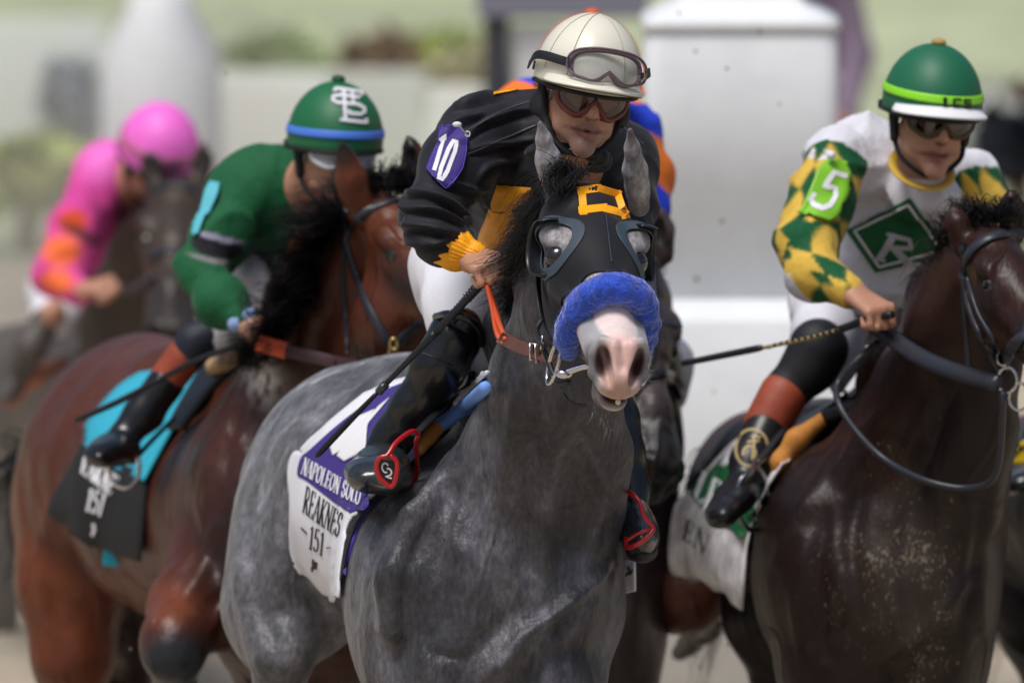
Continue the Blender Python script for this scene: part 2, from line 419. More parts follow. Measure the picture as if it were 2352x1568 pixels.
# ---------------------------------------------------------------- writing: stroke lettering laid on cloth
def _arc(cx, cy, rx, ry, a0, a1, n=8):
    return [(cx+rx*math.cos(math.radians(a0+(a1-a0)*i/n)), cy+ry*math.sin(math.radians(a0+(a1-a0)*i/n))) for i in range(n+1)]
def glyph(ch):
    """(polyline, weight) list in a 1-high cell; thick stems, thin hairlines, short serifs; and the width"""
    T, t, f = 1.0, .42, .42
    def sf(x, y, w=.13): return ([(x-w, y), (x+w, y)], f)
    G = {
    'N': ([([(.1, 0), (.1, 1)], t), ([(.1, 1), (.62, 0)], T), ([(.62, 0), (.62, 1)], t), sf(.1, 0), sf(.62, 1), sf(.06, 1, .08)], .74),
    'A': ([([(.05, 0), (.36, 1)], t), ([(.36, 1), (.66, 0)], T), ([(.16, .33), (.56, .33)], t), sf(.05, 0), sf(.66, 0)], .72),
    'P': ([([(.14, 0), (.14, 1)], T), ([(.14, 1)]+_arc(.3, .74, .26, .26, 90, -90)+[(.14, .48)], .7), sf(.14, 0), sf(.1, 1, .06)], .62),
    'O': ([(_arc(.36, .5, .3, .5, 0, 360, 18), .8)], .74),
    'L': ([([(.14, 0), (.14, 1)], T), ([(.1, 0), (.54, 0), (.56, .2)], t), sf(.14, 1)], .6),
    'E': ([([(.14, 0), (.14, 1)], T), ([(.08, 0), (.54, 0), (.56, .2)], t), ([(.08, 1), (.52, 1), (.53, .82)], t), ([(.14, .52), (.42, .52)], t), ([(.42, .6), (.42, .44)], t)], .62),
    'S': ([([(.47, .8)]+_arc(.3, .76, .19, .24, 20, 180, 6)+_arc(.3, .5, .19, .05, 160, 100, 2)+_arc(.3, .25, .2, .25, 70, -160, 8), .85), ([(.49, .95), (.49, .74)], t), ([(.09, .3), (.09, .06)], t)], .6),
    'K': ([([(.14, 0), (.14, 1)], T), ([(.16, .42), (.56, 1)], t), ([(.26, .55), (.6, 0)], T), sf(.14, 0), sf(.14, 1), sf(.56, 1, .1), sf(.62, 0, .1)], .7),
    'R': ([([(.14, 0), (.14, 1)], T), ([(.14, 1)]+_arc(.3, .75, .24, .25, 90, -90)+[(.14, .5)], .7), ([(.3, .5), (.6, 0)], T), sf(.14, 0), sf(.1, 1, .06), sf(.62, 0, .07)], .68),
    '1': ([([(.2, 0), (.2, 1), (.06, .86)], T), sf(.2, 0)], .38),
    '5': ([([(.46, 1), (.14, 1), (.11, .56)]+_arc(.26, .33, .22, .31, 110, -150, 9), .85)], .58),
    'T': ([([(.3, 0), (.3, 1)], T), ([(.02, .84), (.03, 1), (.57, 1), (.58, .84)], t), sf(.3, 0)], .62),
    'B': ([([(.14, 0), (.14, 1)], T), ([(.14, 1)]+_arc(.28, .76, .2, .24, 90, -90)+[(.14, .52)], .7), ([(.14, .52)]+_arc(.3, .26, .24, .26, 90, -90)+[(.14, 0)], .7)], .62),
    'H': ([([(.12, 0), (.12, 1)], T), ([(.56, 0), (.56, 1)], T), ([(.12, .5), (.56, .5)], t), sf(.12, 0), sf(.12, 1), sf(.56, 0), sf(.56, 1)], .7),
    'I': ([([(.14, 0), (.14, 1)], T), sf(.14, 0), sf(.14, 1)], .3),
    '0': ([([(.1, .25), (.1, .75), (.2, .97), (.42, .97), (.52, .75), (.52, .25), (.42, .03), (.2, .03), (.1, .25), (.1, .4)], 1.)], .62),
    '-': ([([(.08, .45), (.4, .45)], t)], .5),
    ' ': ([], .35)}
    return G[ch]
def bilin(q, u, v):
    """q = photo points: top-left, top-right, bottom-right, bottom-left; v = 0 at the bottom"""
    tl, tr, br, bl = [np.array(x, float) for x in q]; return (bl*(1-u)+br*u)*(1-v)+(tl*(1-u)+tr*u)*v
def strokes_on(bv, items, q, lw, off=.0015, dflt=None, th=.0012):
    """items: list of (polyline in 0..1 cell, weight); q quad; lw stroke width in px at weight 1"""
    L = []
    for pl, w in items:
        P = np.array(pl, float); R = [P[0]]
        for a, b in zip(P, P[1:]):
            pa, pb = bilin(q, *a), bilin(q, *b); n = max(1, int(np.linalg.norm(pb-pa)/7))
            for i in range(1, n+1): R.append(a+(b-a)*i/n)
        X = np.array([bilin(q, *r) for r in R]); T = np.gradient(X, axis=0); T /= np.linalg.norm(T, axis=1)[:, None]+1e-9
        Nn = np.stack([-T[:, 1], T[:, 0]], 1)*lw*w/2
        X[0] -= T[0]*lw*.1; X[-1] += T[-1]*lw*.1
        A = []
        for x, nn in zip(X, Nn):
            for sgn in (1, -1):
                g = x+nn*sgn; p, n_ = cast(bv, g[0], g[1], 0, None); A.append((p, n_, g))
        val = [i for i, a_ in enumerate(A) if a_[0] is not None]
        if not val and dflt is None: continue
        for i, a_ in enumerate(A):
            if a_[0] is None:
                v_ = ray(a_[2][0]+DM[1], a_[2][1]+DM[2]); y_ = A[min(val, key=lambda j: abs(j-i))][0][1] if val else DM[0](dflt)
                A[i] = (CAM+v_*((y_-CAM[1])/v_[1]), np.array([0, -1., 0]), a_[2])
        P3 = np.array([a[0]+a[1]*off for a in A]).reshape(-1, 2, 3); N3 = np.array([a[1] for a in A]).reshape(-1, 2, 3)
        m = len(P3); V, F = slab(P3, 2, m, N3, th); L.append((V, F))
    if not L: return None
    return merge(L)
def text_items(s, gap=.06):
    out = []; x = 0
    for chh in s:
        g, w = glyph(chh)
        for pl, wt in g: out.append(([(px+x, py) for px, py in pl], wt))
        x += w+gap
    return [([(a/x, b) for a, b in pl], w) for pl, w in out]
def write(name, bv, s, q, lw, mat, parent, off=.0015, dflt=None):
    r = strokes_on(bv, text_items(s), q, lw, off, dflt)
    return mk(name, r[0], r[1], mat, parent, smooth=False) if r else None
def marks(name, bv, items, q, lw, mat, parent, off=.0015, dflt=None):
    r = strokes_on(bv, items, q, lw, off, dflt)
    return mk(name, r[0], r[1], mat, parent, smooth=False) if r else None
# ---------------------------------------------------------------- materials
def mat(name, color=None, rough=.6, attr=False, bump=None, mottle=None, metal=0, coat=0, coatr=.1, sheen=0, spec=.5, trans=0, alpha=1, sss=0, extra=None, ior=1.45, mud=None, veins=0, damp=None):
    m = bpy.data.materials.new(name); m.use_nodes = True; t = m.node_tree; b = t.nodes['Principled BSDF']; L = t.links
    b.inputs['Roughness'].default_value = rough; b.inputs['Metallic'].default_value = metal
    b.inputs['Coat Weight'].default_value = coat; b.inputs['Coat Roughness'].default_value = coatr
    b.inputs['Sheen Weight'].default_value = sheen; b.inputs['Specular IOR Level'].default_value = spec
    b.inputs['Transmission Weight'].default_value = trans; b.inputs['Alpha'].default_value = alpha; b.inputs['IOR'].default_value = ior
    if sss: b.inputs['Subsurface Weight'].default_value = sss; b.inputs['Subsurface Radius'].default_value = (.02, .008, .004)
    co = t.nodes.new('ShaderNodeTexCoord')
    if attr:
        n = t.nodes.new('ShaderNodeVertexColor'); n.layer_name = 'Col'; src = n.outputs[0]
    else:
        n = t.nodes.new('ShaderNodeRGB'); n.outputs[0].default_value = (*color, 1); src = n.outputs[0]
    for (sc, amt, stretch) in (mottle or []):
        mp = t.nodes.new('ShaderNodeMapping'); mp.inputs['Scale'].default_value = stretch; L.new(co.outputs['Object'], mp.inputs[0])
        nz = t.nodes.new('ShaderNodeTexNoise'); nz.inputs['Scale'].default_value = sc; nz.inputs['Detail'].default_value = 4; L.new(mp.outputs[0], nz.inputs['Vector'])
        mr = t.nodes.new('ShaderNodeMapRange'); mr.inputs[1].default_value = .3; mr.inputs[2].default_value = .7; mr.inputs[3].default_value = 1-amt; mr.inputs[4].default_value = 1+amt; L.new(nz.outputs['Fac'], mr.inputs[0])
        so_ = mr.outputs[0]
        if damp:
            va = t.nodes.new('ShaderNodeAttribute'); va.attribute_name = damp; fm = t.nodes.new('ShaderNodeMix'); fm.data_type = 'FLOAT'; L.new(va.outputs['Fac'], fm.inputs[0]); L.new(mr.outputs[0], fm.inputs[2]); fm.inputs[3].default_value = 1; so_ = fm.outputs[0]
        mx = t.nodes.new('ShaderNodeVectorMath'); mx.operation = 'SCALE'; L.new(src, mx.inputs[0]); L.new(so_, mx.inputs['Scale']); src = mx.outputs[0]
    if mud:
        # dried mud flecks: where the mesh's Mud attribute says so
        va = t.nodes.new('ShaderNodeAttribute'); va.attribute_name = 'Mud'
        def noi(sc_, det, zs):
            mp = t.nodes.new('ShaderNodeMapping'); mp.inputs['Scale'].default_value = (1, 1, zs); L.new(co.outputs['Object'], mp.inputs[0])
            n_ = t.nodes.new('ShaderNodeTexNoise'); n_.inputs['Scale'].default_value = sc_; n_.inputs['Detail'].default_value = det; L.new(mp.outputs[0], n_.inputs['Vector']); return n_.outputs['Fac']
        def lin(a_, k1, b_): 
            m_ = t.nodes.new('ShaderNodeMath'); m_.operation = 'MULTIPLY_ADD'; L.new(a_, m_.inputs[0]); m_.inputs[1].default_value = k1; L.new(b_, m_.inputs[2]); return m_.outputs[0]
        fleck = noi(150, 2, .6); clump = noi(14, 4, .7); tot = lin(clump, .55, lin(va.outputs['Fac'], .20, fleck))
        mr = t.nodes.new('ShaderNodeMapRange'); mr.inputs[1].default_value = 1.045; mr.inputs[2].default_value = 1.14; mr.inputs[4].default_value = .6; L.new(tot, mr.inputs[0])
        dust = t.nodes.new('ShaderNodeMapRange'); L.new(lin(clump, .9, va.outputs['Fac']), dust.inputs[0]); dust.inputs[1].default_value = .85; dust.inputs[2].default_value = 1.9; dust.inputs[4].default_value = .28
        m0 = t.nodes.new('ShaderNodeMixRGB'); L.new(dust.outputs[0], m0.inputs[0]); L.new(src, m0.inputs[1]); m0.inputs[2].default_value = (mud[0]*.6, mud[1]*.6, mud[2]*.6, 1); src = m0.outputs[0]
        cm = t.nodes.new('ShaderNodeVectorMath'); cm.operation = 'SCALE'; cm.inputs[0].default_value = mud; L.new(noi(60, 1, 1), cm.inputs['Scale']); cm2 = t.nodes.new('ShaderNodeVectorMath'); cm2.operation = 'SCALE'; L.new(cm.outputs[0], cm2.inputs[0]); cm2.inputs['Scale'].default_value = 1.35
        mx = t.nodes.new('ShaderNodeMixRGB'); L.new(mr.outputs[0], mx.inputs[0]); L.new(src, mx.inputs[1]); L.new(cm2.outputs[0], mx.inputs[2]); src = mx.outputs[0]
    L.new(src, b.inputs['Base Color'])
    last = None; dm = None
    if damp:
        va = t.nodes.new('ShaderNodeAttribute'); va.attribute_name = damp; sb = t.nodes.new('ShaderNodeMath'); sb.operation = 'SUBTRACT'; sb.inputs[0].default_value = 1; L.new(va.outputs['Fac'], sb.inputs[1]); dm = sb.outputs[0]
    if veins:
        wn = t.nodes.new('ShaderNodeTexNoise'); wn.inputs['Scale'].default_value = 3.2; wn.inputs['Detail'].default_value = 1.5; mp = t.nodes.new('ShaderNodeMapping'); mp.inputs['Scale'].default_value = (1.6, 1.6, .75); L.new(co.outputs['Object'], mp.inputs[0]); L.new(mp.outputs[0], wn.inputs['Vector'])
        s1 = t.nodes.new('ShaderNodeMath'); s1.operation = 'SUBTRACT'; L.new(wn.outputs['Fac'], s1.inputs[0]); s1.inputs[1].default_value = .5
        s2 = t.nodes.new('ShaderNodeMath'); s2.operation = 'ABSOLUTE'; L.new(s1.outputs[0], s2.inputs[0])
        s3 = t.nodes.new('ShaderNodeMapRange'); s3.interpolation_type = 'SMOOTHSTEP'; s3.inputs[1].default_value = 0; s3.inputs[2].default_value = .04; s3.inputs[3].default_value = 1; s3.inputs[4].default_value = 0; L.new(s2.outputs[0], s3.inputs[0])
        bm = t.nodes.new('ShaderNodeBump'); bm.inputs['Distance'].default_value = veins; L.new(s3.outputs[0], bm.inputs['Height']); last = bm.outputs[0]
        if dm is not None: L.new(dm, bm.inputs['Strength'])
    for (sc, dist, stretch) in (bump or []):
        mp = t.nodes.new('ShaderNodeMapping'); mp.inputs['Scale'].default_value = stretch; L.new(co.outputs['Object'], mp.inputs[0])
        nz = t.nodes.new('ShaderNodeTexNoise'); nz.inputs['Scale'].default_value = sc; nz.inputs['Detail'].default_value = 3; L.new(mp.outputs[0], nz.inputs['Vector'])
        bm = t.nodes.new('ShaderNodeBump'); bm.inputs['Strength'].default_value = 1; bm.inputs['Distance'].default_value = dist; L.new(nz.outputs['Fac'], bm.inputs['Height'])
        if dm is not None: L.new(dm, bm.inputs['Strength'])
        if last is not None: L.new(last, bm.inputs['Normal'])
        last = bm.outputs[0]
    if last is not None: L.new(last, b.inputs['Normal'])
    if extra: extra(t, b, co)
    return m
O3 = (1, 1, 1)
M = {}
M['grey_coat'] = mat('grey_coat', attr=True, rough=.44, sheen=.1, spec=.4, damp='Skin', veins=.0028, mottle=[(7, .2, (1, 1, .8)), (34, .28, (1, 1, .7)), (110, .34, (1, .9, .5))], bump=[(9, .014, (1, 1, .6)), (30, .005, (1, 1, .7)), (120, .0026, (1, 1, .45))])
M['bay_coat'] = mat('bay_coat', attr=True, veins=.003, rough=.36, sheen=0, spec=.32, mottle=[(5, .2, O3), (60, .1, (1, 1, .4))], bump=[(12, .012, (1, 1, .6)), (150, .0010, (1, 1, .3))])
M['dark_coat'] = mat('dark_coat', attr=True, veins=.003, rough=.38, sheen=0, spec=.28, mottle=[(5, .2, O3), (60, .12, (1, 1, .4))], bump=[(12, .006, (1, 1, .6)), (150, .0010, (1, 1, .3))], mud=srgb('#8c7f6e'))
M['mane'] = mat('black_mane', (.008, .007, .008), rough=.42, spec=.5)
M['silk_black'] = mat('black_silk', (.0075, .0075, .012), rough=.62, spec=.32, sheen=.1, bump=[(18, .004, (1, 1, .45)), (420, .0004, O3)])
M['silk'] = mat('silk', attr=True, rough=.7, spec=.2, sheen=.05, bump=[(20, .010, (1, 1, .5)), (50, .003, (1, .6, 1)), (420, .0003, O3)])
M['yellow'] = mat('yellow_silk', srgb('#f7a707'), rough=.5, bump=[(40, .002, O3)])
M['orange_panel'] = mat('yellow_panel', srgb('#e39506'), rough=.55, bump=[(30, .003, O3)])
M['breeches'] = mat('white_breeches', (.72, .72, .78), rough=.6, bump=[(16, .008, (1, 1, .5)), (300, .0003, O3)])
M['skin'] = mat('skin', attr=True, rough=.45, sss=.12, mottle=[(60, .06, O3)], bump=[(220, .0005, O3)])
M['patent'] = mat('patent_leather', (.004, .0045, .006), rough=.30, coat=.35, coatr=.16)
M['boot_grey'] = mat('boot_foot_leather', (.022, .027, .029), rough=.25, coat=.5, bump=[(30, .003, O3), (90, .001, O3)])
M['leather_black'] = mat('black_leather', (.012, .013, .016), rough=.35, bump=[(120, .0006, O3)])
M['leather_brown'] = mat('brown_leather', srgb('#5a3a30'), rough=.5, mottle=[(60, .15, O3)], bump=[(200, .0006, O3)])
M['leather_tan'] = mat('tan_suede', srgb('#c4823a'), rough=.7, mottle=[(60, .12, O3)])
M['rubber_orange'] = mat('orange_rubber', srgb('#c9512c'), rough=.45, bump=[(260, .0008, O3)])
M['steel'] = mat('steel', (.62, .62, .64), rough=.18, metal=1)
M['brass'] = mat('brass', (.7, .5, .2), rough=.25, metal=1)
M['red_metal'] = mat('red_enamel', srgb('#a81018'), rough=.28, coat=.5)
M['white_cloth'] = mat('white_cloth', (.72, .72, .77), rough=.65, bump=[(7, .01, (1, 1, .4)), (400, .0003, O3)])
M['purple'] = mat('purple_cloth', srgb('#3d2c7c'), rough=.65, bump=[(400, .0003, O3)])
M['purple_light'] = mat('purple_binding', srgb('#5a45b5'), rough=.6)
M['blue_pad'] = mat('blue_pad', srgb('#6f9be6'), rough=.6)
M['fleece'] = mat('blue_fleece', srgb('#1a48bd'), rough=.95, sheen=.6, bump=[(90, .006, O3), (240, .003, O3)], mottle=[(40, .25, O3)])
M['hood'] = mat('black_hood', (.010, .010, .013), rough=.62, spec=.3, sheen=.05, bump=[(500, .0003, O3)])
M['hood_trim'] = mat('grey_hood_trim', srgb('#39454f'), rough=.5)
M['cup'] = mat('blinker_cup', (.012, .014, .017), rough=.35)
M['black_cloth'] = mat('black_cloth', (.012, .012, .014), rough=.75)
M['white'] = mat('white_print', (.75, .75, .78), rough=.6)
M['black_print'] = mat('black_print', (.008, .008, .01), rough=.6)
M['gold'] = mat('gold_print', srgb('#a99566'), rough=.5)
M['grip'] = mat('whip_grip', (.010, .010, .011), rough=.38, bump=[(150, .001, O3)])
M['eye'] = mat('horse_eye', (.006, .004, .003), rough=.03, coat=1, coatr=.02)
M['cream_shell'] = mat('cream_helmet', srgb('#dfdccb'), rough=.32, coat=.15, mottle=[(6, .03, O3)])
M['lens'] = mat('goggle_lens', (.9, .92, .95), rough=.03, trans=1, ior=1.08, spec=.9)
M['lens_dark'] = mat('smoked_lens', (.60, .55, .54), rough=.03, trans=1, ior=1.1, spec=1.0, coat=1, coatr=.02)
M['gog_brown'] = mat('brown_goggle_rubber', srgb('#6b3129'), rough=.35)
M['elastic'] = mat('black_elastic', (.008, .008, .010), rough=.6)
M['turf'] = mat('turf', srgb('#a6ad8c'), rough=.95, mottle=[(.35, .25, O3), (3, .2, O3)])
M['track'] = mat('sand_track', srgb('#b5a894'), rough=.95, mottle=[(.6, .1, O3), (6, .12, O3)], bump=[(4, .08, O3), (30, .02, O3)])
M['post_white'] = mat('white_painted_post', (.74, .765, .79), rough=.5, mottle=[(2, .04, O3), (14, .03, O3)], bump=[(10, .002, O3)])
M['dark_paint'] = mat('dark_paint', srgb('#3c3c44'), rough=.6)
M['teal'] = mat('teal_towel', srgb('#2fa3bd'), rough=.9, bump=[(200, .001, O3)])
M['tooth'] = mat('tooth', srgb('#cfc7b4'), rough=.3)
M['terracotta'] = mat('rust_leather', srgb('#94432c'), rough=.55, mottle=[(20, .2, O3)])
# ================================================================ the setting
def ground_z0(name, x0, x1, y0, y1, z, m, n=2):
    V = [(x0, y0, z), (x1, y0, z), (x1, y1, z), (x0, y1, z)]
    return tag(mk(name, V, [[0, 1, 2, 3]], m, smooth=False), None, None, kind='structure')
ground_z0('dirt_track', -120, 120, -60, 23.4, 0.0, M['track'])
ground_z0('turf', -1500, 1500, 23.4, 2500, 0.004, M['turf'])
def lathe(name, c, prof, m, parent=None, n=48, sx=1, sy=1, sq=1.0):
    a = np.arange(n)*2*math.pi/n; V = []
    if sq != 1:
        ca, sa = np.cos(a), np.sin(a); k_ = (np.abs(ca)**sq+np.abs(sa)**sq)**(-1/sq); sx = sx*k_; sy = sy*k_
    for r, z in prof: V.append(np.stack([c[0]+r*sx*np.cos(a), c[1]+r*sy*np.sin(a), np.full(n, c[2]+z)], 1))
    V = np.vstack(V); k = len(prof); i = np.arange(k-1)[:, None]; j = np.arange(n)[None]; j2 = (j+1) % n
    F = np.stack([i*n+j, i*n+j2, (i+1)*n+j2, (i+1)*n+j], 2).reshape(-1, 4).tolist()+[list(range(n))[::-1], [(k-1)*n+q for q in range(n)]]
    return mk(name, V, F, m, parent)
def box(name, lo, hi, m, parent=None, bev=.01):
    import bmesh
    bm = bmesh.new(); bmesh.ops.create_cube(bm, size=1)
    for v in bm.verts: v.co = [lo[i]+(v.co[i]+.5)*(hi[i]-lo[i]) for i in range(3)]
    if bev: bmesh.ops.bevel(bm, geom=bm.edges[:], offset=bev, segments=2, affect='EDGES')
    me = bpy.data.meshes.new(name); bm.to_mesh(me); bm.free(); me.materials.append(m)
    o = bpy.data.objects.new(name, me); COL.objects.link(o)
    if parent is not None: o.parent = parent; o.matrix_parent_inverse = Matrix.Translation(parent.location).inverted()
    return o
# big white winning post on a wider plinth, right of centre
def zat(px, py, d): return W(px, py, d)
c = W(1703, 784, 7.4); s_ = S(7.4)
post = empty('finish_post', (c[0], 7.7, 0), 'thick round white post on a wider white plinth behind the jockey numbered 5', 'post')
zt = lambda y: W(1703, y, 7.4)[2]
lathe('post_shaft', (c[0], 7.7, 0), [(r/s_, z) for r, z in ((222, zt(690)+.002), (222, zt(90)), (214, zt(80)), (228, zt(72)), (226, zt(52)), (190, zt(34)), (150, zt(16)), (138, zt(-4)), (132, zt(-60)), (132, 3.4), (60, 3.5), (5, 3.52))], M['post_white'], post, n=128, sq=16)
lathe('plinth', (c[0]+.02, 7.7, 0), [(r/s_, z) for r, z in ((345, 0), (345, zt(735)), (335, zt(722)), (232, zt(702)), (232, zt(690)))], M['post_white'], post, n=128, sq=16)
# tapered white post far left
c = W(372, 784, 19.5); s_ = S(19.5); zt = lambda y: W(372, y, 19.5)[2]
tp = empty('marker_post', (c[0], 19.5, 0), 'tapered white marker post behind the rider in pink', 'post')
lathe('post_shaft', (c[0], 19.5, 0), [(r/s_, z) for r, z in ((150, 0), (150, zt(700)), (142, zt(420)), (136, zt(120)), (76, zt(20)), (66, zt(-80)), (10, zt(-84)))], M['post_white'], tp)
# white running rails of the infield: posts and broad boards
M['rail_white'] = mat('rail_white', srgb('#eceeea'), rough=.6, mottle=[(.8, .08, O3)])
def rail(x0, x1, y, z0, z1, nm, label, step=2.6):
    r = empty(nm, ((x0+x1)/2, y, 0), label, 'rail')
    box('rail_board', (x0, y-.02, z0), (x1, y+.02, z1), M['rail_white'], r)
    x = x0+.2
    while x < x1: box('rail_post', (x-.05, y+.025, 0), (x+.05, y+.12, z1-.03), M['rail_white'], r); x += step
rail(-6.6, -1.85, 30.0, .06, .62, 'running_rail', 'long low white rail board left of the tapered marker post')
rail(-1.6, .3, 27.0, .04, .56, 'running_rail', 'low white rail board behind the jockey in green')
rail(2.2, 7.0, 25.5, .04, .34, 'running_rail', 'low white rail board at the right edge of the picture')
for x0_, x1_, y0_, cc_, d_, lb_ in ((480, 742, 188, '#eceee8', 24, 'pale barrier board in the grass, first right of the tapered white post'), (750, 975, 165, '#dcded4', 24.6, 'dull grey green barrier board between two paler ones'), (985, 1110, 196, '#ecede7', 24.2, 'pale barrier board next to the dark gantry')):
    tag(box('barrier_board', W(x0_, 430, d_)*np.array([1, 1, 0])+np.array([0, -.03, .02]), W(x1_, y0_, d_)+np.array([0, .03, 0]), mat('board_paint', srgb(cc_), rough=.8), None), lb_, 'barrier', 'barrier boards in the infield grass')
# dark timing gate frame
g = empty('camera_gantry', W(1160, 300, 17), 'dark gantry frame with a grey top beam between the posts', 'gantry')
a0 = W(1112, 330, 17); a1 = W(1172, 40, 17)
box('upright', (a0[0], 17, 0), (a1[0], 17.15, a1[2]), M['dark_paint'], g)
a0 = W(1095, 42, 17); a1 = W(1490, -60, 17)
box('beam', (a0[0], 16.98, a0[2]), (a1[0], 17.2, a1[2]), mat('grey_beam', srgb('#7d7d8c'), rough=.7), g)
a0 = W(1172, 330, 17); a1 = W(1300, 60, 17)
box('panel', (a0[0]+.004, 17.04, 0), (a1[0], 17.10, a1[2]), M['post_white'], g)
# blurred trees / hedge line beyond the infield : loose leafy shrubs
def shrub(px, py, d, w, h, colr, label, n=500, nm='shrub'):
    b = W(px, py, d); s2 = S(d); w /= s2; h /= s2; zc = b[2]
    root = empty(nm, (b[0], d, 0), label, 'shrub', 'shrubs far across the infield')
    P = rng.normal(0, 1, (n, 3)); P /= np.linalg.norm(P, axis=1)[:, None]; P *= rng.uniform(.35, 1, (n, 1))
    P = P*np.array([w, w*.8, h])+np.array([b[0], d, max(zc, h*.75)])
    P += rng.normal(0, .04, P.shape); V = []; F = []
    for i, p in enumerate(P):
        a, b2 = rng.normal(0, 1, 3), rng.normal(0, 1, 3); a /= np.linalg.norm(a); b2 = np.cross(a, b2); b2 /= np.linalg.norm(b2); q = rng.uniform(.06, .13)*max(1, w)
        V += [p-a*q, p+b2*q*.6, p+a*q, p-b2*q*.6]; F.append([4*i, 4*i+1, 4*i+2, 4*i+3])
    mk('foliage', V, F, mat('leaf', colr, rough=.8, mottle=[(2, .3, O3)]), root, smooth=False)
    tube('stem', [(b[0], d, 0), (b[0]+.02, d, P[:, 2].mean())], .04, M['leather_brown'], root, spl=0)
shrub(1010, 150, 29, 110, 34, srgb('#b4c267'), 'bright green shrub on the far turf right of the barrier boards', 700)
shrub(1075, 185, 27, 60, 24, srgb('#a5a081'), 'dull olive shrub on the far turf beside the dark gantry')
shrub(880, 158, 28, 60, 26, srgb('#a08a70'), 'brownish shrub on the far turf above the green helmet')
shrub(640, 150, 30, 110, 26, srgb('#b0ba94'), 'wide grey green shrub above the first barrier board', 600)
shrub(60, 400, 24, 140, 34, srgb('#b9c471'), 'bright green shrub low at the left edge behind the rider in pink', 700)
shrub(90, 15, 70, 200, 34, srgb('#5f6b5e'), 'wide dark shrub at the top left corner', 700)
shrub(1395, 20, 60, 120, 50, srgb('#5a4650'), 'dark reddish shrub above the cream helmet', 700)
shrub(1990, 25, 60, 220, 40, srgb('#776c63'), 'grey brown shrub at the top right of the tall post', 800)
shrub(2250, 120, 46, 120, 50, srgb('#77804c'), 'green shrub above the right hand green helmet', 700)
shrub(840, 18, 70, 150, 24, srgb('#5b6a52'), 'dark green shrub on the skyline between the posts', 600)
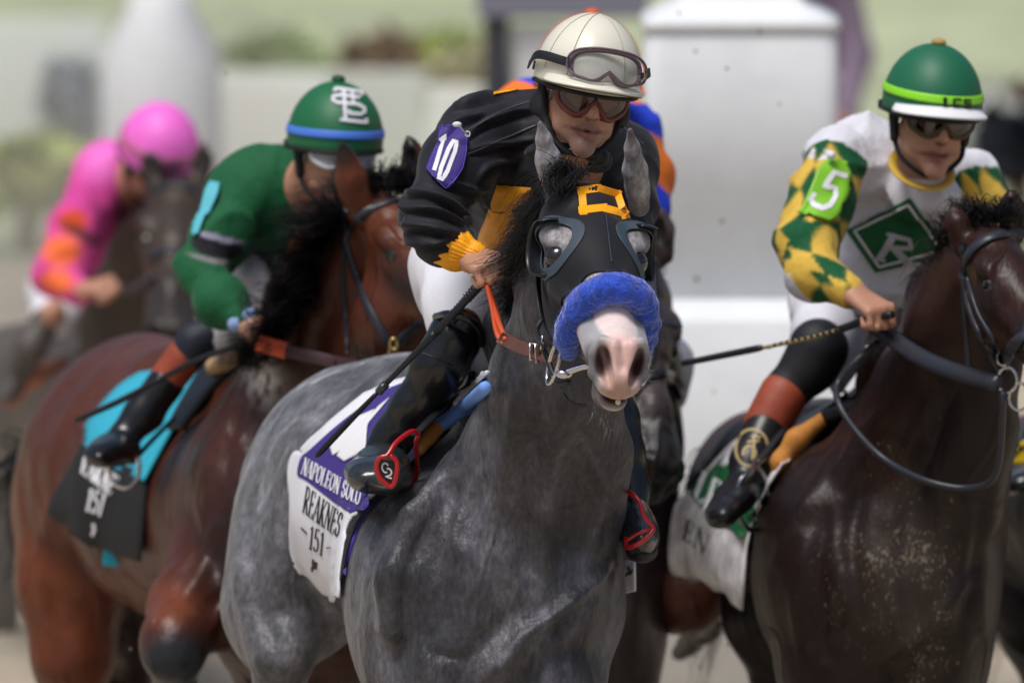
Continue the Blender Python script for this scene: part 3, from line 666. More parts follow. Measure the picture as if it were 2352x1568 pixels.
# ================================================================ generic anatomy in real measurements
def frame3(o, x, y, z):
    m = np.eye(4); m[:3, 0] = x; m[:3, 1] = y; m[:3, 2] = z; m[:3, 3] = o; return m
def horse_head_frame(P, N, lat):
    """P poll, N nose tip, lat rough direction of the picture-right side; local axes: x lateral, y poll->nose, z out of the face"""
    y = (N-P)/np.linalg.norm(N-P); x = np.asarray(lat, float); x = x-y*(x@y); x /= np.linalg.norm(x); z = np.cross(y, x)
    return frame3(P, x, y, z)
def horse_head(s, M4, sc=1.0, c=None, ears=None, nose=None, muzzle_c=None, mouth=.0, nostril=None, lip=None, mw=1.0):
    old = s.M; m = M4.copy(); m[:3, :3] = m[:3, :3]*1.0; s.M = m
    k = .03
    def L(p):
        p = np.array(p, float); p[0] *= 1+(mw-1)*min(1, max(0, (p[1]-.38)/.12)); return p*sc
    def ell(p, r, **kw): s.ell(L(p), np.array(r)*sc, **kw)
    def cone(a, b, ra, rb, **kw): s.cone(L(a), L(b), ra*sc, rb*sc, **kw)
    ell((0, .06, -.080), (.088, .100, .080), c=c, k=k)
    ell((0, .19, -.085), (.095, .12, .078), c=c, k=k)
    cone((0, .16, -.062), (0, .40, -.055), .062, .038, c=c, k=k)
    cone((0, .40, -.055), (0, .55, -.062), .040, .038, c=nose, k=k)
    ell((0, .525, -.072), (.056*mw, .062, .050), c=nose, k=.02)
    for q in (-1, 1):
        ell((q*.052, .175, -.175), (.030, .115, .088), c=c, k=.035)
        cone((q*.045, .24, -.205), (q*.024, .45, -.125), .030, .020, c=c, k=.03)
        cone((q*.066, .25, -.105), (q*.045, .40, -.085), .016, .012, c=c, k=.025)
        ell((q*.080, .155, -.042), (.030, .050, .028), c=c, k=.02)       # brow over the eye
        cone((q*.050, .42, -.075), (q*.044, .52, -.070), .022, .028, c=nose, k=.02)
        # nostril: flared rim and hollow
        n = [(q*.020, .572, -.028), (q*.044, .556, -.030), (q*.060, .558, -.058), (q*.058, .576, -.092), (q*.034, .596, -.104), (q*.020, .600, -.078)]
        for a, b in zip(n, n[1:]+n[:1]): cone(a, b, .0085, .0085, c=nose, k=.012)
    cone((0, .18, -.15), (0, .44, -.105), .058, .036, c=c, k=.04)
    ell((0, .575, -.112), (.038, .040, .030), c=lip or nose, k=.02)
    ell((0, .602, -.098), (.026, .016, .026), c=lip or nose, k=.015)
    ell((0, .560-mouth*.35, -.146-mouth), (.031, .042, .020), c=muzzle_c or nose, k=.018)
    ell((0, .520-mouth*.3, -.168-mouth), (.030, .036, .024), c=muzzle_c or c, k=.02)
    cone((0, .42, -.13), (0, .53-mouth*.3, -.150-mouth), .030, .026, c=muzzle_c or c, k=.02)
    if nostril is None: nostril = (.02, .012, .012)
    for q in (-1, 1):
        ell((q*.038, .604, -.062), (.0140, .055, .038), c=nostril, k=.006, sub=True, R=np.array(Matrix.Rotation(q*.32, 3, 'Y')))
        ell((q*.104, .205, -.066), (.018, .024, .017), c=(.03, .027, .03), k=.012, sub=True)
    if mouth: ell((0, .59, -.134-mouth*.5), (.050, .13, .004+mouth*.42), c=(.06, .02, .02), k=.008, sub=True)
    else: ell((0, .58, -.134), (.046, .07, .0035), c=nostril, k=.004, sub=True)
    s.M = old
    if ears:
        for (base, tip, w, side) in ears:      # world points; side = direction the hollow faces
            b = np.asarray(base); t = np.asarray(tip); ax = t-b; Ln = np.linalg.norm(ax); ax = ax/Ln
            f = np.asarray(side, float); f -= ax*(f@ax); f /= np.linalg.norm(f); x = np.cross(ax, f)
            R = np.stack([x, f, ax], 1)
            s.p.append(('c', b-ax*.02, b+ax*.03, w*.85, w*.9, c, .025, False, 1))
            s.p.append(('c', b+ax*.02, b+ax*Ln*.42, w*.80, w*1.0, c, .02, False, 1))
            s.p.append(('c', b+ax*Ln*.42, b+ax*Ln*.75, w*1.0, w*.62, c, .012, False, 1))
            s.p.append(('c', b+ax*Ln*.75, t, w*.62, .006, c, .010, False, 1))
            if w > .025: s.p.append(('e', b+ax*Ln*.45+f*w*.95, np.array([w*.62, w*.95, Ln*.42]), R, None, (.03, .025, .025), .008, True, 1))
def horse_eyes(M4, parent, sc=1.0, which=(-1, 1)):
    for q in which:
        c = (M4@np.array([q*.0750*sc, .208*sc, -.062*sc, 1]))[:3]; ball('eye', c, .0270*sc, M['eye'], parent)
def ball(name, c, r, m, parent=None, n=20, sc=(1, 1, 1), R=None):
    V = []; k = n//2
    for i in range(k+1):
        th = math.pi*i/k
        for j in range(n):
            ph = 2*math.pi*j/n; V.append((math.sin(th)*math.cos(ph), math.sin(th)*math.sin(ph), math.cos(th)))
    V = np.array(V)*r*np.array(sc); V = V@(R.T if R is not None else np.eye(3))+np.asarray(c)
    F = grid_faces(n, k+1).tolist()+[[i*n+n-1, i*n, (i+1)*n, (i+1)*n+n-1] for i in range(k)]
    return mk(name, V, F, m, parent)
def hoofed_leg(s, pts, c, cl, hoof=(.02, .02, .02)):
    """pts world (knee/hock chain) with radii"""
    for (a, ra), (b, rb) in zip(pts, pts[1:]): s.p.append(('c', np.array(a), np.array(b), ra, rb, c if ra > .06 else cl, .03, False, 1))
    e = np.array(pts[-1][0]); s.p.append(('c', e, e+np.array([0, -.04, -.05]), .045, .058, hoof, .015, False, 1))
# ---------------------------------------------------------------- person
def head_frame(c, yaw, pitch, roll):
    """local: x picture-right, y out of the face, z up; yaw + turns to picture-right, pitch + looks down, roll + tilts clockwise in the photo"""
    R = Matrix.Rotation(math.radians(180), 3, 'Z')       # face towards the camera (-Y)
    # local x must stay picture-right: mirror handled by using y = -Y world, x = +X, z = up (left handed is avoided by building symmetric heads)
    Ry = np.array(Matrix.Rotation(math.radians(yaw), 3, 'Z')); Rp = np.array(Matrix.Rotation(math.radians(pitch), 3, 'X')); Rr = np.array(Matrix.Rotation(math.radians(roll), 3, 'Y'))
    B = np.array([[1, 0, 0], [0, -1, 0], [0, 0, 1.]])
    return frame3(np.asarray(c, float), *[(Rr@Ry@Rp@B)[:, i] for i in range(3)])
SKIN = (.46, .235, .155); LIP = (.30, .11, .085); STUB = (.27, .16, .12)
def face(s, M4, skin=SKIN, detail=True, stub=None):
    old = s.M; s.M = M4; st = stub or skin
    s.ell((0, -.005, .045), (.076, .096, .085), c=skin); s.ell((0, .03, -.035), (.055, .062, .075), c=skin, k=.03)
    for q in (-1, 1):
        s.cone((q*.053, .005, -.045), (q*.041, .034, -.078), .016, .015, c=skin, k=.02)
        s.cone((q*.041, .034, -.078), (0, .070, -.110), .014, .016, c=st, k=.02)
        s.ell((q*.043, .056, -.022), (.018, .017, .017), c=skin, k=.02)
        s.cone((q*.010, .082, .022), (q*.045, .072, .022), .0095, .008, c=skin, k=.012)
        s.ell((q*.031, .090, .002), (.015, .014, .010), sub=True, k=.012, c=None)
        s.ell((q*.078, -.012, -.012), (.009, .019, .032), c=skin, k=.008)
        s.ell((q*.086, -.008, -.010), (.006, .010, .018), sub=True, k=.004, c=None)
        s.ell((q*.0125, .095, -.043), (.0075, .0095, .008), c=skin, k=.005)
        s.ell((q*.0075, .101, -.051), (.0042, .006, .004), sub=True, k=.002, c=(.10, .03, .02))
    s.ell((0, .075, -.112), (.019, .014, .014), c=st, k=.018)
    s.cone((0, .082, .010), (0, .106, -.034), .0075, .0105, c=skin, k=.010)
    s.ell((0, .107, -.040), (.0105, .010, .0095), c=skin, k=.005)
    s.cone((0, .088, -.050), (0, .086, -.066), .010, .012, c=st, k=.010)
    s.cone((-.022, .080, -.0745), (-.006, .0905, -.0705), .0040, .0058, c=LIP, k=.005); s.cone((.022, .080, -.0745), (.006, .0905, -.0705), .0040, .0058, c=LIP, k=.005); s.cone((-.006, .0905, -.0705), (.006, .0905, -.0705), .0055, .0055, c=LIP, k=.004)
    s.cone((-.019, .080, -.080), (0, .089, -.0835), .0045, .0075, c=LIP, k=.005); s.cone((.019, .080, -.080), (0, .089, -.0835), .0045, .0075, c=LIP, k=.005)
    s.ell((0, .094, -.0768), (.025, .014, .0007), sub=True, k=.002, c=(.10, .03, .03))
    s.M = old
def T4(M4, P):
    P = np.asarray(P, float); return P@M4[:3, :3].T+M4[:3, 3]
def helmet(M4, shell, parent, peak=True, peak_m=None, button=None, band=None, tilt=0, seam=None, R=(.108, .130, .128), z0=.028, peak_under=None, name='helmet', plow=0, pw_=.052):
    """dome: ellipsoid cut low at the nape; local head frame"""
    n = 56; k = 22; V = []
    cz = .020
    def prof(th, ph):     # th 0 top .. pi/2 rim
        x = math.sin(th)*math.cos(ph); y = math.sin(th)*math.sin(ph); z = math.cos(th)
        return np.array([x*R[0], y*R[1]-.006, cz+z*R[2]])
    for i in range(k+1):
        for j in range(n):
            ph = 2*math.pi*j/n; low = .30+.22*max(0, -math.sin(ph))   # rim dips behind
            V.append(prof(min(i/k*(math.pi/2+low*.55), 2.0), ph))
    V = np.array(V); F = grid_faces(n, k+1).tolist()+[[i*n+n-1, i*n, (i+1)*n, (i+1)*n+n-1] for i in range(k)]
    h = mk(name, T4(M4, V), F, shell, parent); so_ = h.modifiers.new('s', 'SOLIDIFY'); so_.thickness = .012; so_.offset = -1
    rim = [V[k*n+j] for j in range(n)]; tube('rim', T4(M4, rim+[rim[0]]), .0045, M['elastic'], h, n=6, spl=1)
    if peak:
        P = []; N = []
        nu = 25; nv = 7
        for j in range(nv):
            v = j/(nv-1)
            for i in range(nu):
                a = math.radians(-68+136*i/(nu-1)); w = pw_*math.cos(a*1.25)**.7 if abs(a*1.25) < math.pi/2 else 0
                x = math.sin(a)*(R[0]-.002); y = math.cos(a)*(R[1]-.008)
                L = math.hypot(x, y); e = v*w; z = cz+.006-plow-.012*v-.012*abs(math.sin(a))**2-.35*e*.3
                P.append((x*(1+e/L), y*(1+e/L), z))
        P = np.array(P); VV, FF = slab(P, nu, nv, np.tile([0, 0, 1.], (len(P), 1)), .004)
        mk('peak', T4(M4, VV), FF, peak_m or shell, h)
        if peak_under:
            VV, FF = slab(P-np.array([0, -.004, .0035]), nu, nv, np.tile([0, 0, 1.], (len(P), 1)), .002)
            VV = VV*np.array([.97, .975, 1]); mk('peak_lining', T4(M4, VV), FF, peak_under, h)
    if button: ball('button', T4(M4, [(0, -.006, cz+R[2]+.004)])[0], .016, button, h, 16, (1, 1, .55), M4[:3, :3])
    if band:
        th0, th1, bm_ = band; P = []; Nn = []
        for th in np.linspace(th0, th1, 5):
            for j in range(65): 
                p = prof(th, 2*math.pi*j/64); P.append(p); Nn.append((p-np.array([0, -.006, cz]))/np.array(R)**2)
        P = np.array(P); Nn = np.array(Nn); Nn /= np.linalg.norm(Nn, axis=1)[:, None]
        VV, FF = slab(P+Nn*.0022, 65, 5, Nn, .002); mk('band', T4(M4, VV), FF, bm_, h)
    if seam:
        for ph in seam:
            P = [prof(t, ph)*np.array([1.004, 1.004, 1.004]) for t in np.linspace(.02, 1.5, 24)]
            tube('seam', T4(M4, P), .0009, M_seam, h, n=5, spl=1)
    return h
M_seam = mat('seam_thread', srgb('#a8a492'), rough=.7)
def goggles(M4, c, w, hgt, parent, frame_m, lens_m, rad=.095, tiltx=0, strap_m=None, name='goggles', thick=.006, notch=.016, depthy=.0):
    """curved one-piece goggles; c local centre on the face, w half width along the curve, hgt half height"""
    def outline(t):
        # superellipse with a nose notch below
        x = math.copysign(abs(math.cos(t))**.62, math.cos(t)); z = math.copysign(abs(math.sin(t))**.75, math.sin(t))
        X = x*w; Z = z*hgt
        if Z < 0: Z += notch*math.exp(-(X/.016)**2)*1.6; Z += -.15*hgt*math.exp(-((abs(X)-.035)/.02)**2)
        return X, Z
    def wrap(X, Z, e=0):
        a = X/rad; r = rad+e; R_ = Matrix.Rotation(math.radians(tiltx), 3, 'X')
        p = np.array(R_@Vector((math.sin(a)*r*1.0, (math.cos(a)*r-rad), Z)))
        return p+np.array(c)
    T = [2*math.pi*i/72 for i in range(72)]
    g = tube(name, T4(M4, [wrap(*outline(t)) for t in T+T[:1]]), thick, frame_m, parent, n=8, spl=1)
    inner = tube('cushion', T4(M4, [wrap(outline(t)[0]*.99, outline(t)[1]*.97, -.014) for t in T+T[:1]]), thick*1.5, frame_m, g, n=8, spl=1)
    V = []; F = []
    rings = 7
    for i in range(rings+1):
        f = i/rings
        for t in T:
            X, Z = outline(t); X0, Z0 = 0, hgt*.18; V.append(wrap(X0+(X-X0)*f, Z0+(Z-Z0)*f, .002))
    n = len(T)
    for i in range(rings):
        for j in range(n): F.append([i*n+j, i*n+(j+1) % n, (i+1)*n+(j+1) % n, (i+1)*n+j])
    l = mk('lens', T4(M4, V), F, lens_m, g); q = l.modifiers.new('s', 'SOLIDIFY'); q.thickness = .0012
    if strap_m is not None:
        for sg in (-1, 1):
            A = [wrap(sg*w*.98, 0, 0)]+[np.array(p)*np.array([sg, 1, 1]) for p in strap_m]
            A = cr(T4(M4, A), 6); N_ = A-T4(M4, [(0, 0, .02)]); N_ /= np.linalg.norm(N_, axis=1)[:, None]
            v, f = strip_vf(A, N_, .018, .003); mk('strap', v, f, M['elastic'], g)
    return g
def hand(s, wrist, knuck, up, side, curl=1.0, sz=1.0, c=SKIN, thumb=1, spread=1.0):
    """fist holding a rein: wrist, centre of knuckles (world); up = back of the hand normal; side = direction from little finger to index; added to the body's SDF"""
    w = np.asarray(wrist); kn = np.asarray(knuck); a = kn-w; L = np.linalg.norm(a); a = a/L
    u = np.asarray(up, float); u -= a*(u@a); u /= np.linalg.norm(u); x = np.cross(a, u); x = x*np.sign(x@np.asarray(side, float))
    P = lambda p, q, r: w+a*p+x*q+u*r
    add = lambda A, B, ra, rb, k=.006: s.p.append(('c', A, B, ra*sz, rb*sz, c, k, False, 1))
    add(P(-.02, 0, 0), P(.012, 0, 0), .026, .026, .01)
    for i, (q, l, r) in enumerate(((.030, .95, .0088), (.010, 1.05, .0092), (-.010, 1.0, .0088), (-.029, .82, .0078))):
        q *= sz*spread; k0 = P(L, q, .004*math.cos(i)); add(P(.01, q*.55, 0), k0, .017, .0105, .012)
        k1 = k0+(a*.020*(1.2-curl)+a*.014-u*.030*curl)*l*sz; k2 = k1+(-a*.024*curl-u*.010+a*.018*(1-curl))*l*sz; k3 = k2+(-a*.012+u*.014*curl)*l*sz
        s.p.append(('e', k0+u*.001, np.array([.0108, .0108, .0108])*sz, np.eye(3), None, c, .004, False, 1))
        add(k0, k1, r*1.12, r, .0035); add(k1, k2, r, r*.92, .0025); add(k2, k3, r*.92, r*.85, .0025)
    t0 = P(.018, .022*sz, -.008); t1 = P(.045, .040*sz, -.022); t2 = P(.070, .032*sz, -.036); t3 = P(.083, .018*sz, -.042)
    add(t0, t1, .016, .012, .008); add(t1, t2, .0115, .010, .003); add(t2, t3, .010, .0085, .002)
DM[0] = lambda d: d if d < 1 else 1+(d-1)*.62
# ================================================================ GREY HORSE (centre)
gh = empty('racehorse', (W(1120, 1000, 1.0)[0], 1.0, 0), 'dappled grey racehorse with a white face galloping at centre, wearing a black blinker hood', 'horse', 'racehorses in the pack')
G0 = (.040, .039, .046); G1 = (.20, .20, .215); GD = (.036, .034, .038); PINK = (.62, .40, .37); GR2 = (.13, .13, .14)
s = SDF(.05)
HP = W(1350, 408, .20); HN = W(1440, 782, -.33)
HM = horse_head_frame(HP, HN, (1, .14, -.10))
LEN = np.linalg.norm(HN-HP); HS = LEN/.60
ears_w = [(W(1272, 425, .22), W(1241, 284,   .18), .0240, (-.9, .6, .0)), (W(1467, 456, .31), W(1447, 300, .22), .0235, (.9, .6, .0))]
horse_head(s, HM, HS, c=(.085, .08, .088), ears=ears_w, nose=(.45, .33, .32), muzzle_c=(.07, .07, .075), lip=PINK, mouth=.007, mw=.84, nostril=(.05, .018, .02))
# neck
s.ch([(1335, 600, .40, 84), (1302, 710, .45, 98), (1268, 880, .52, 128), (1238, 1060, .66, 165), (1200, 1220, .80, 190)], k=.06)
s.ch([(1325, 490, .36, 60), (1270, 610, .56, 68), (1216, 760, .80, 84), (1160, 900, 1.10, 100)], k=.08)
s.ch([(1222, 800, .50, 40), (1168, 960, .58, 48), (1110, 1090, .68, 60), (1050, 1200, .75, 80)], k=.05)   # throat to point of shoulder, left side of the photo
s.ch([(1375, 900, .52, 34), (1380, 1040, .60, 46), (1360, 1180, .68, 70)], k=.06)
# breast and shoulders
s.el(945, 1330, .88, 152, 235, .33, k=.08, rot=6)
s.el(1275, 1330, .88, 160, 250, .33, k=.08, rot=-4)
s.el(1115, 1330, .74, 205, 240, .22, k=.08)
s.el(1075, 1520, .78, 235, 190, .26, k=.08)
s.el(985, 1560, .72, 120, 150, .18, k=.05); s.el(1260, 1575, .72, 125, 150, .18, k=.05)
s.ch([(1395, 1310, .68, 20), (1300, 1400, .60, 26), (1210, 1465, .56, 26), (1120, 1530, .56, 24)], k=.05)   # fold across the breast
s.ch([(1040, 1090, .66, 26), (960, 1190, .60, 30), (905, 1320, .56, 28), (900, 1440, .56, 20)], k=.05)
# barrel, loin, croup
s.ch([(1080, 1180, 1.15, 262), (1010, 1170, 1.55, 282), (920, 1150, 1.95, 282)], k=.12)
s.ch([(1120, 960, 1.15, 95), (1040, 960, 1.6, 110), (960, 960, 2.0, 120)], k=.12)
s.el(870, 1085, 2.25, 262, 252, .30, k=.12, rot=-10)
s.el(735, 1150, 2.30, 178, 250, .27, k=.10, rot=14)
s.el(650, 1330, 2.05, 132, 225, .22, k=.08, rot=8)
s.ch([(625, 1400, 1.95, 96), (650, 1500, 1.72, 56), (640, 1600, 1.80, 38), (600, 1820, 2.1, 32), (590, 2050, 2.05, 26)], k=.06)
s.ch([(700, 1300, 2.0, 100), (740, 1420, 1.9, 60)], k=.1)
s.ch([(1050, 1250, 2.3, 180), (1080, 1500, 2.2, 120), (1060, 1750, 2.4, 55), (1080, 2050, 2.6, 36), (1085, 2400, 2.5, 34)], k=.08)
# forelegs (below the picture) down to the ground
for px, dd in ((985, .9), (1262, .75)):
    s.ch([(px, 1640, dd-.10, 92), (px-4, 1880, dd-.12, 60), (px-6, 2040, dd-.18, 44), (px-4, 2330, dd-.1, 34), (px-4, 2560, dd-.08, 38)], k=.05)
s.ch([(600, 2050, 2.05, 36), (596, 2240, 2.0, 32), (590, 2420, 1.95, 38)], k=.04)
MUS = [([(1185, 880), (1168, 1020), (1130, 1160), (1080, 1260)], 17, .013), ([(1232, 920), (1218, 1060), (1200, 1200), (1212, 1340)], 22, -.015), ([(1335, 990), (1312, 1150), (1290, 1300), (1235, 1420)], 24, -.014), ([(1275, 960), (1262, 1120), (1250, 1280)], 20, .008),
       ([(1392, 1080), (1362, 1200), (1370, 1340)], 20, .010), ([(1405, 1290), (1300, 1392), (1220, 1448), (1120, 1550)], 13, .020), ([(1330, 1405), (1255, 1470), (1218, 1575)], 16, -.018), ([(1190, 1400), (1120, 1470), (1040, 1560)], 22, -.014),
       ([(1075, 1075), (970, 1125), (885, 1200), (818, 1290)], 16, .013), ([(1040, 1130), (960, 1250), (930, 1400), (935, 1560)], 20, -.014), ([(872, 1270), (852, 1400), (850, 1568)], 15, .010), ([(995, 1498), (1060, 1512)], 10, -.012), ([(905, 1180), (860, 1290), (820, 1420)], 16, -.010), ([(1120, 1060), (1060, 1180), (1030, 1330)], 14, .010), ([(1418, 1200), (1400, 1360), (1360, 1500)], 14, -.010)]
MUS2 = [([(760, 880), (690, 1010), (650, 1150), (640, 1300)], 24, .014), ([(600, 1080), (575, 1230), (590, 1380), (640, 1500)], 18, -.016), ([(700, 1050), (660, 1200), (700, 1350), (740, 1420)], 20, -.014), ([(560, 1250), (550, 1350), (575, 1470)], 14, .010)]
GZ = np.array([HM[0, 3], HM[1, 3], HM[2, 3]])
def gdisp(V, N):
    m = np.clip((1.9-V[:, 1])/1, 0, 1); body = V[:, 1] > .45
    d = .006*vn(V, (7, 5, 4))*body + .004*folds(V, (.2, 0, -1), 9, 6, 1)*body
    r = (N[:, 1] < .1)&body
    m_ = (V[:, 1] < 1.2)*np.clip(-N[:, 1]*1.6, 0, 1); c_ = 0
    for pts, w, a in MUS: c_ = c_+crease(V, pts, w, a)
    hq = (V[:, 1] > 1.2); c2 = 0
    for pts, w, a in MUS2: c2 = c2+crease(V, pts, w, a)
    return d + .0025*folds(V, (.1, .2, -1), 22, 7, 4)*r+c_*m_+c2*hq
V, F = s.mesh(.0095, (W(1215, 270, 0)-np.array([.0, .6, .35+.0]), W(1530, 270, .35)+np.array([.03, 0, .05])), .0042, gdisp, clip=(np.array([-2, -2, 0.0]), np.array([2, 4, 3])))
C = s.colors(V, G0)
# coat: lighter quarters and flank, darker neck underside, mottled
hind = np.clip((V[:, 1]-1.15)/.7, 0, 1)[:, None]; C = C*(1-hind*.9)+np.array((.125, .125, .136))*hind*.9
def mot(C, V, f, a, seed=0): n = vn(V+seed, f); return C*(1+a*n[:, None])
C = mot(C, V, 5, .35, 1); C = mot(C, V, 13, .32, 2); C = mot(C, V, (30, 30, 12), .34, 5)
dap = np.clip(1-np.abs(vn(V, 17))*3.2, 0, 1)[:, None]; C = C*(1+.25*dap*np.clip((V[:, 1:2]-.4)*2, 0, 1))
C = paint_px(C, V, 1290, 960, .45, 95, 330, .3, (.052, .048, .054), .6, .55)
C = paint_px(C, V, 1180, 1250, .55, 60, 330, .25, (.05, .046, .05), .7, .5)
C = paint_px(C, V, 660, 1440, 1.8, 90, 90, .4, (.10, .10, .11), .6, .5)
rg = folds(V, (.15, 0, -1), 10, 7, 1); vein = np.clip(rg-.55, 0, 1)[:, None]*(N_ := (V[:, 1:2] > .4))*1.0
C = C*(1+vein*2.0)
# face: bald white-pink blaze, pale eye patches, dark skin round the mouth
Lh = (V-HM[:3, 3])@HM[:3, :3]/HS
onh = (Lh[:, 1] > -.1) & (Lh[:, 1] < .72) & (Lh[:, 2] > -.30) & (np.abs(Lh[:, 0]) < .15)
def hp(C, c, r, col, soft=.25, amt=1.0):
    l = (Lh-np.array(c))/np.array(r); t = np.sqrt((l**2).sum(1)); f = np.clip((1+soft-t)/(2*soft), 0, 1)*amt*onh; f = (f*f*(3-2*f))[:, None]
    return C*(1-f)+np.array(col)*f
LIGHT = (.30, .285, .30); SKG = (.30, .31, .32)
C = hp(C, (0, .20, -.03), (.13, .13, .09), (.25, .235, .245), .3, .8)
C = hp(C, (0, .36, -.02), (.05, .10, .06), (.42, .40, .40), .4, .8)
C = hp(C, (0, .52, -.05), (.070, .17, .080), (.36, .36, .37), .12)
C = hp(C, (0, .47, -.03), (.040, .115, .06), (.80, .66, .63), .10)
C = hp(C, (0, .585, -.06), (.045, .06, .055), (.72, .47, .43), .2)
C = hp(C, (0, .61, -.105), (.036, .040, .034), (.42, .26, .20), .5, .9)
for q in (-1, 1):
    C = hp(C, (q*.053, .57, -.085), (.016, .05, .045), (.13, .13, .14), .4, .85)
    C = hp(C, (q*.033, .575, -.064), (.016, .026, .033), (.035, .012, .012), .3, .97)
    C = hp(C, (q*.082, .218, -.068), (.034, .036, .034), (.022, .020, .022), .4, .95)
C = hp(C, (0, .59, -.170), (.030, .030, .016), (.50, .44, .42), .35, .9)
C = hp(C, (0, .53, -.205), (.045, .06, .03), (.035, .035, .04), .3, .9)
mx = np.array([HM[0, 0]])
for b, t, w, sd_ in ears_w:
    C = paint(C, V, (b+t)/2, (.05, .06, .10), (.26, .25, .265), .3, .95); C = paint(C, V, t, (.02, .02, .025), (.12, .11, .12), .4, .6)
C = mot(C, V, 40, .10, 9)
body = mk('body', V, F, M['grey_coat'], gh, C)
sk_ = np.clip((Lh[:, 1]-.36)/.06, 0, 1)*onh; a_ = body.data.attributes.new('Skin', 'FLOAT', 'POINT'); a_.data.foreach_set('value', (sk_*.85).astype(np.float32)); GB = bvh(V, F)
horse_eyes(HM, gh, HS)
# ---------------------------------------------------------------- hood with blinkers
def HL(x, l, u): return HM[:3, 3]+HM[:3, :3]@(np.array([x, l, u])*HS)
def HLs(P): return np.array([HL(*p) for p in P])
hood = empty('blinker_hood', HL(0, .15, 0), 'black blinker hood with a yellow square outline pulled over the grey horse\'s head', 'horse hood')
x, l, u = Lh[:, 0], Lh[:, 1], Lh[:, 2]
front = .335-.30*np.abs(x)-.10*np.clip(-u-.05, 0, .3)+.3*np.clip(-u-.16, 0, 1)
back = .005+.22*np.abs(x)+.10*np.clip(-u-.10, 0, 1)
eyeP = [np.array([q*.082,   .192, -.050]) for q in (-1, 1)]
rE = [np.sqrt((((Lh-e)*np.array([.80, 1, 1.0]))**2).sum(1)) for e in eyeP]
earf = np.min([np.linalg.norm(V-e[0], axis=1) for e in ears_w], 0)-.026
base_f = np.minimum.reduce([(front-l), (l-back), np.where(onh, .1, -.1), earf, u+.27])
f = np.minimum(base_f, np.minimum(rE[0], rE[1])-.048)
hv, hf = clip_shell(V, F, f, .0042)
hm = mk('hood_cloth', hv, hf, M['hood'], hood); q = hm.modifiers.new('s', 'SOLIDIFY'); q.thickness = .002; q.offset = -1
HB = tri_bvh(hv, hf)
for i, q in enumerate((-1, 1)):
    fr = np.minimum.reduce([rE[i]-.044, .064-rE[i], np.where(onh, .1, -.1)])
    tv, tf = clip_shell(V, F, fr, .0068); o = mk('eye_hole_trim', tv, tf, M['hood_trim'], hood); md = o.modifiers.new('s', 'SOLIDIFY'); md.thickness = .0022; md.offset = -1
    # cup: stiff curved wall standing out behind and below the eye
    nu, nv = 30, 7; P = []
    for b in range(nv):
        for a in range(nu):
            an = math.radians(-75+215*a/(nu-1)) if q == -1 else math.radians(-80+215*a/(nu-1)); w = b/(nv-1); ht = .052*math.sin(math.pi*min(1, max(.12, a/(nu-1)*.9+.1)))**.45
            r = .058+.004*w-.010*w*w
            # local: rear = -l, down = -u
            P.append(HL(q*(.084+w*ht+.010*math.cos(an)*(-1)), .190-r*math.cos(an), -.052-r*math.sin(an)*1.0))
    vv, ff = slab(P, nu, nv, normals(np.array(P), grid_faces(nu, nv)), .003); mk('cup', vv, ff, M['cup'], hood)
# yellow outlined square taped on the forehead, two slightly mismatched halves
for i_, (p_, q_) in enumerate((((1336, 433), (1341, 492)), ((1328, 439), (1380, 432)), ((1374, 432), (1425, 447)), ((1417, 440), (1437, 501)), ((1384, 478), (1442, 493)), ((1331, 484), (1393, 477)))):
    n2 = lambda a: ((a[0]-1320)/130, 1-(a[1]-420)/90)
    marks('square_mark', HB, [([n2(p_), n2(q_)], 1)], [(1320, 420), (1450, 420), (1450, 510), (1320, 510)], 17, M['yellow'], hood, .0004+.00015*i_, None)
# centre seam
r_ = strokes_on(HB, [([(.5, 0), (.5, .55)], 1)], [(1372, 402), (1388, 402), (1412, 604), (1396, 604)], 1.6, .0028); mk('seam', r_[0], r_[1], M['hood_trim'], hood)
# ---------------------------------------------------------------- sheepskin noseband
sn = empty('sheepskin_noseband', HL(0, .42, 0), 'thick bright blue fleece noseband across the grey horse\'s nose', 'noseband')
fs = SDF(.02)
NP = HLs([(-.066, .405, -.150), (-.074, .415, -.115), (-.072, .425, -.065), (-.055, .43, -.020), (-.028, .435, .008), (.005, .435, .014), (.038, .43, .004), (.062, .42, -.030), (.074, .41, -.080), (.075, .40, -.130), (.070, .395, -.19)])
NPc = cr(NP, 4); rr = [.017, .023, .025, .026, .026, .026, .026, .026, .025, .021, .014]; rr = np.interp(np.arange(len(NPc))/4, range(11), rr)
for a, b, ra, rb in zip(NPc, NPc[1:], rr, rr[1:]): fs.p.append(('c', a, b, ra, rb, None, .01, False, 1))
fv, ff = fs.mesh(.0045, disp=lambda V, N: .0022*vn(V, 45)+.0018*vn(V, 110)+.0028*folds(V, (1, 0, .2), 22, 4, 3))
mk('fleece', fv, ff, M['fleece'], sn)
fN = normals(fv, ff); idx = rng.choice(len(fv), 1600); st = []
for i in idx:
    p = fv[i]; n_ = fN[i]+rng.normal(0, .5, 3); st.append(np.array([p-fN[i]*.002, p+n_*.0025, p+n_*.0038+rng.normal(0, .002, 3)]))
hair('wool', st, .00045, M['fleece'], sn, 2)
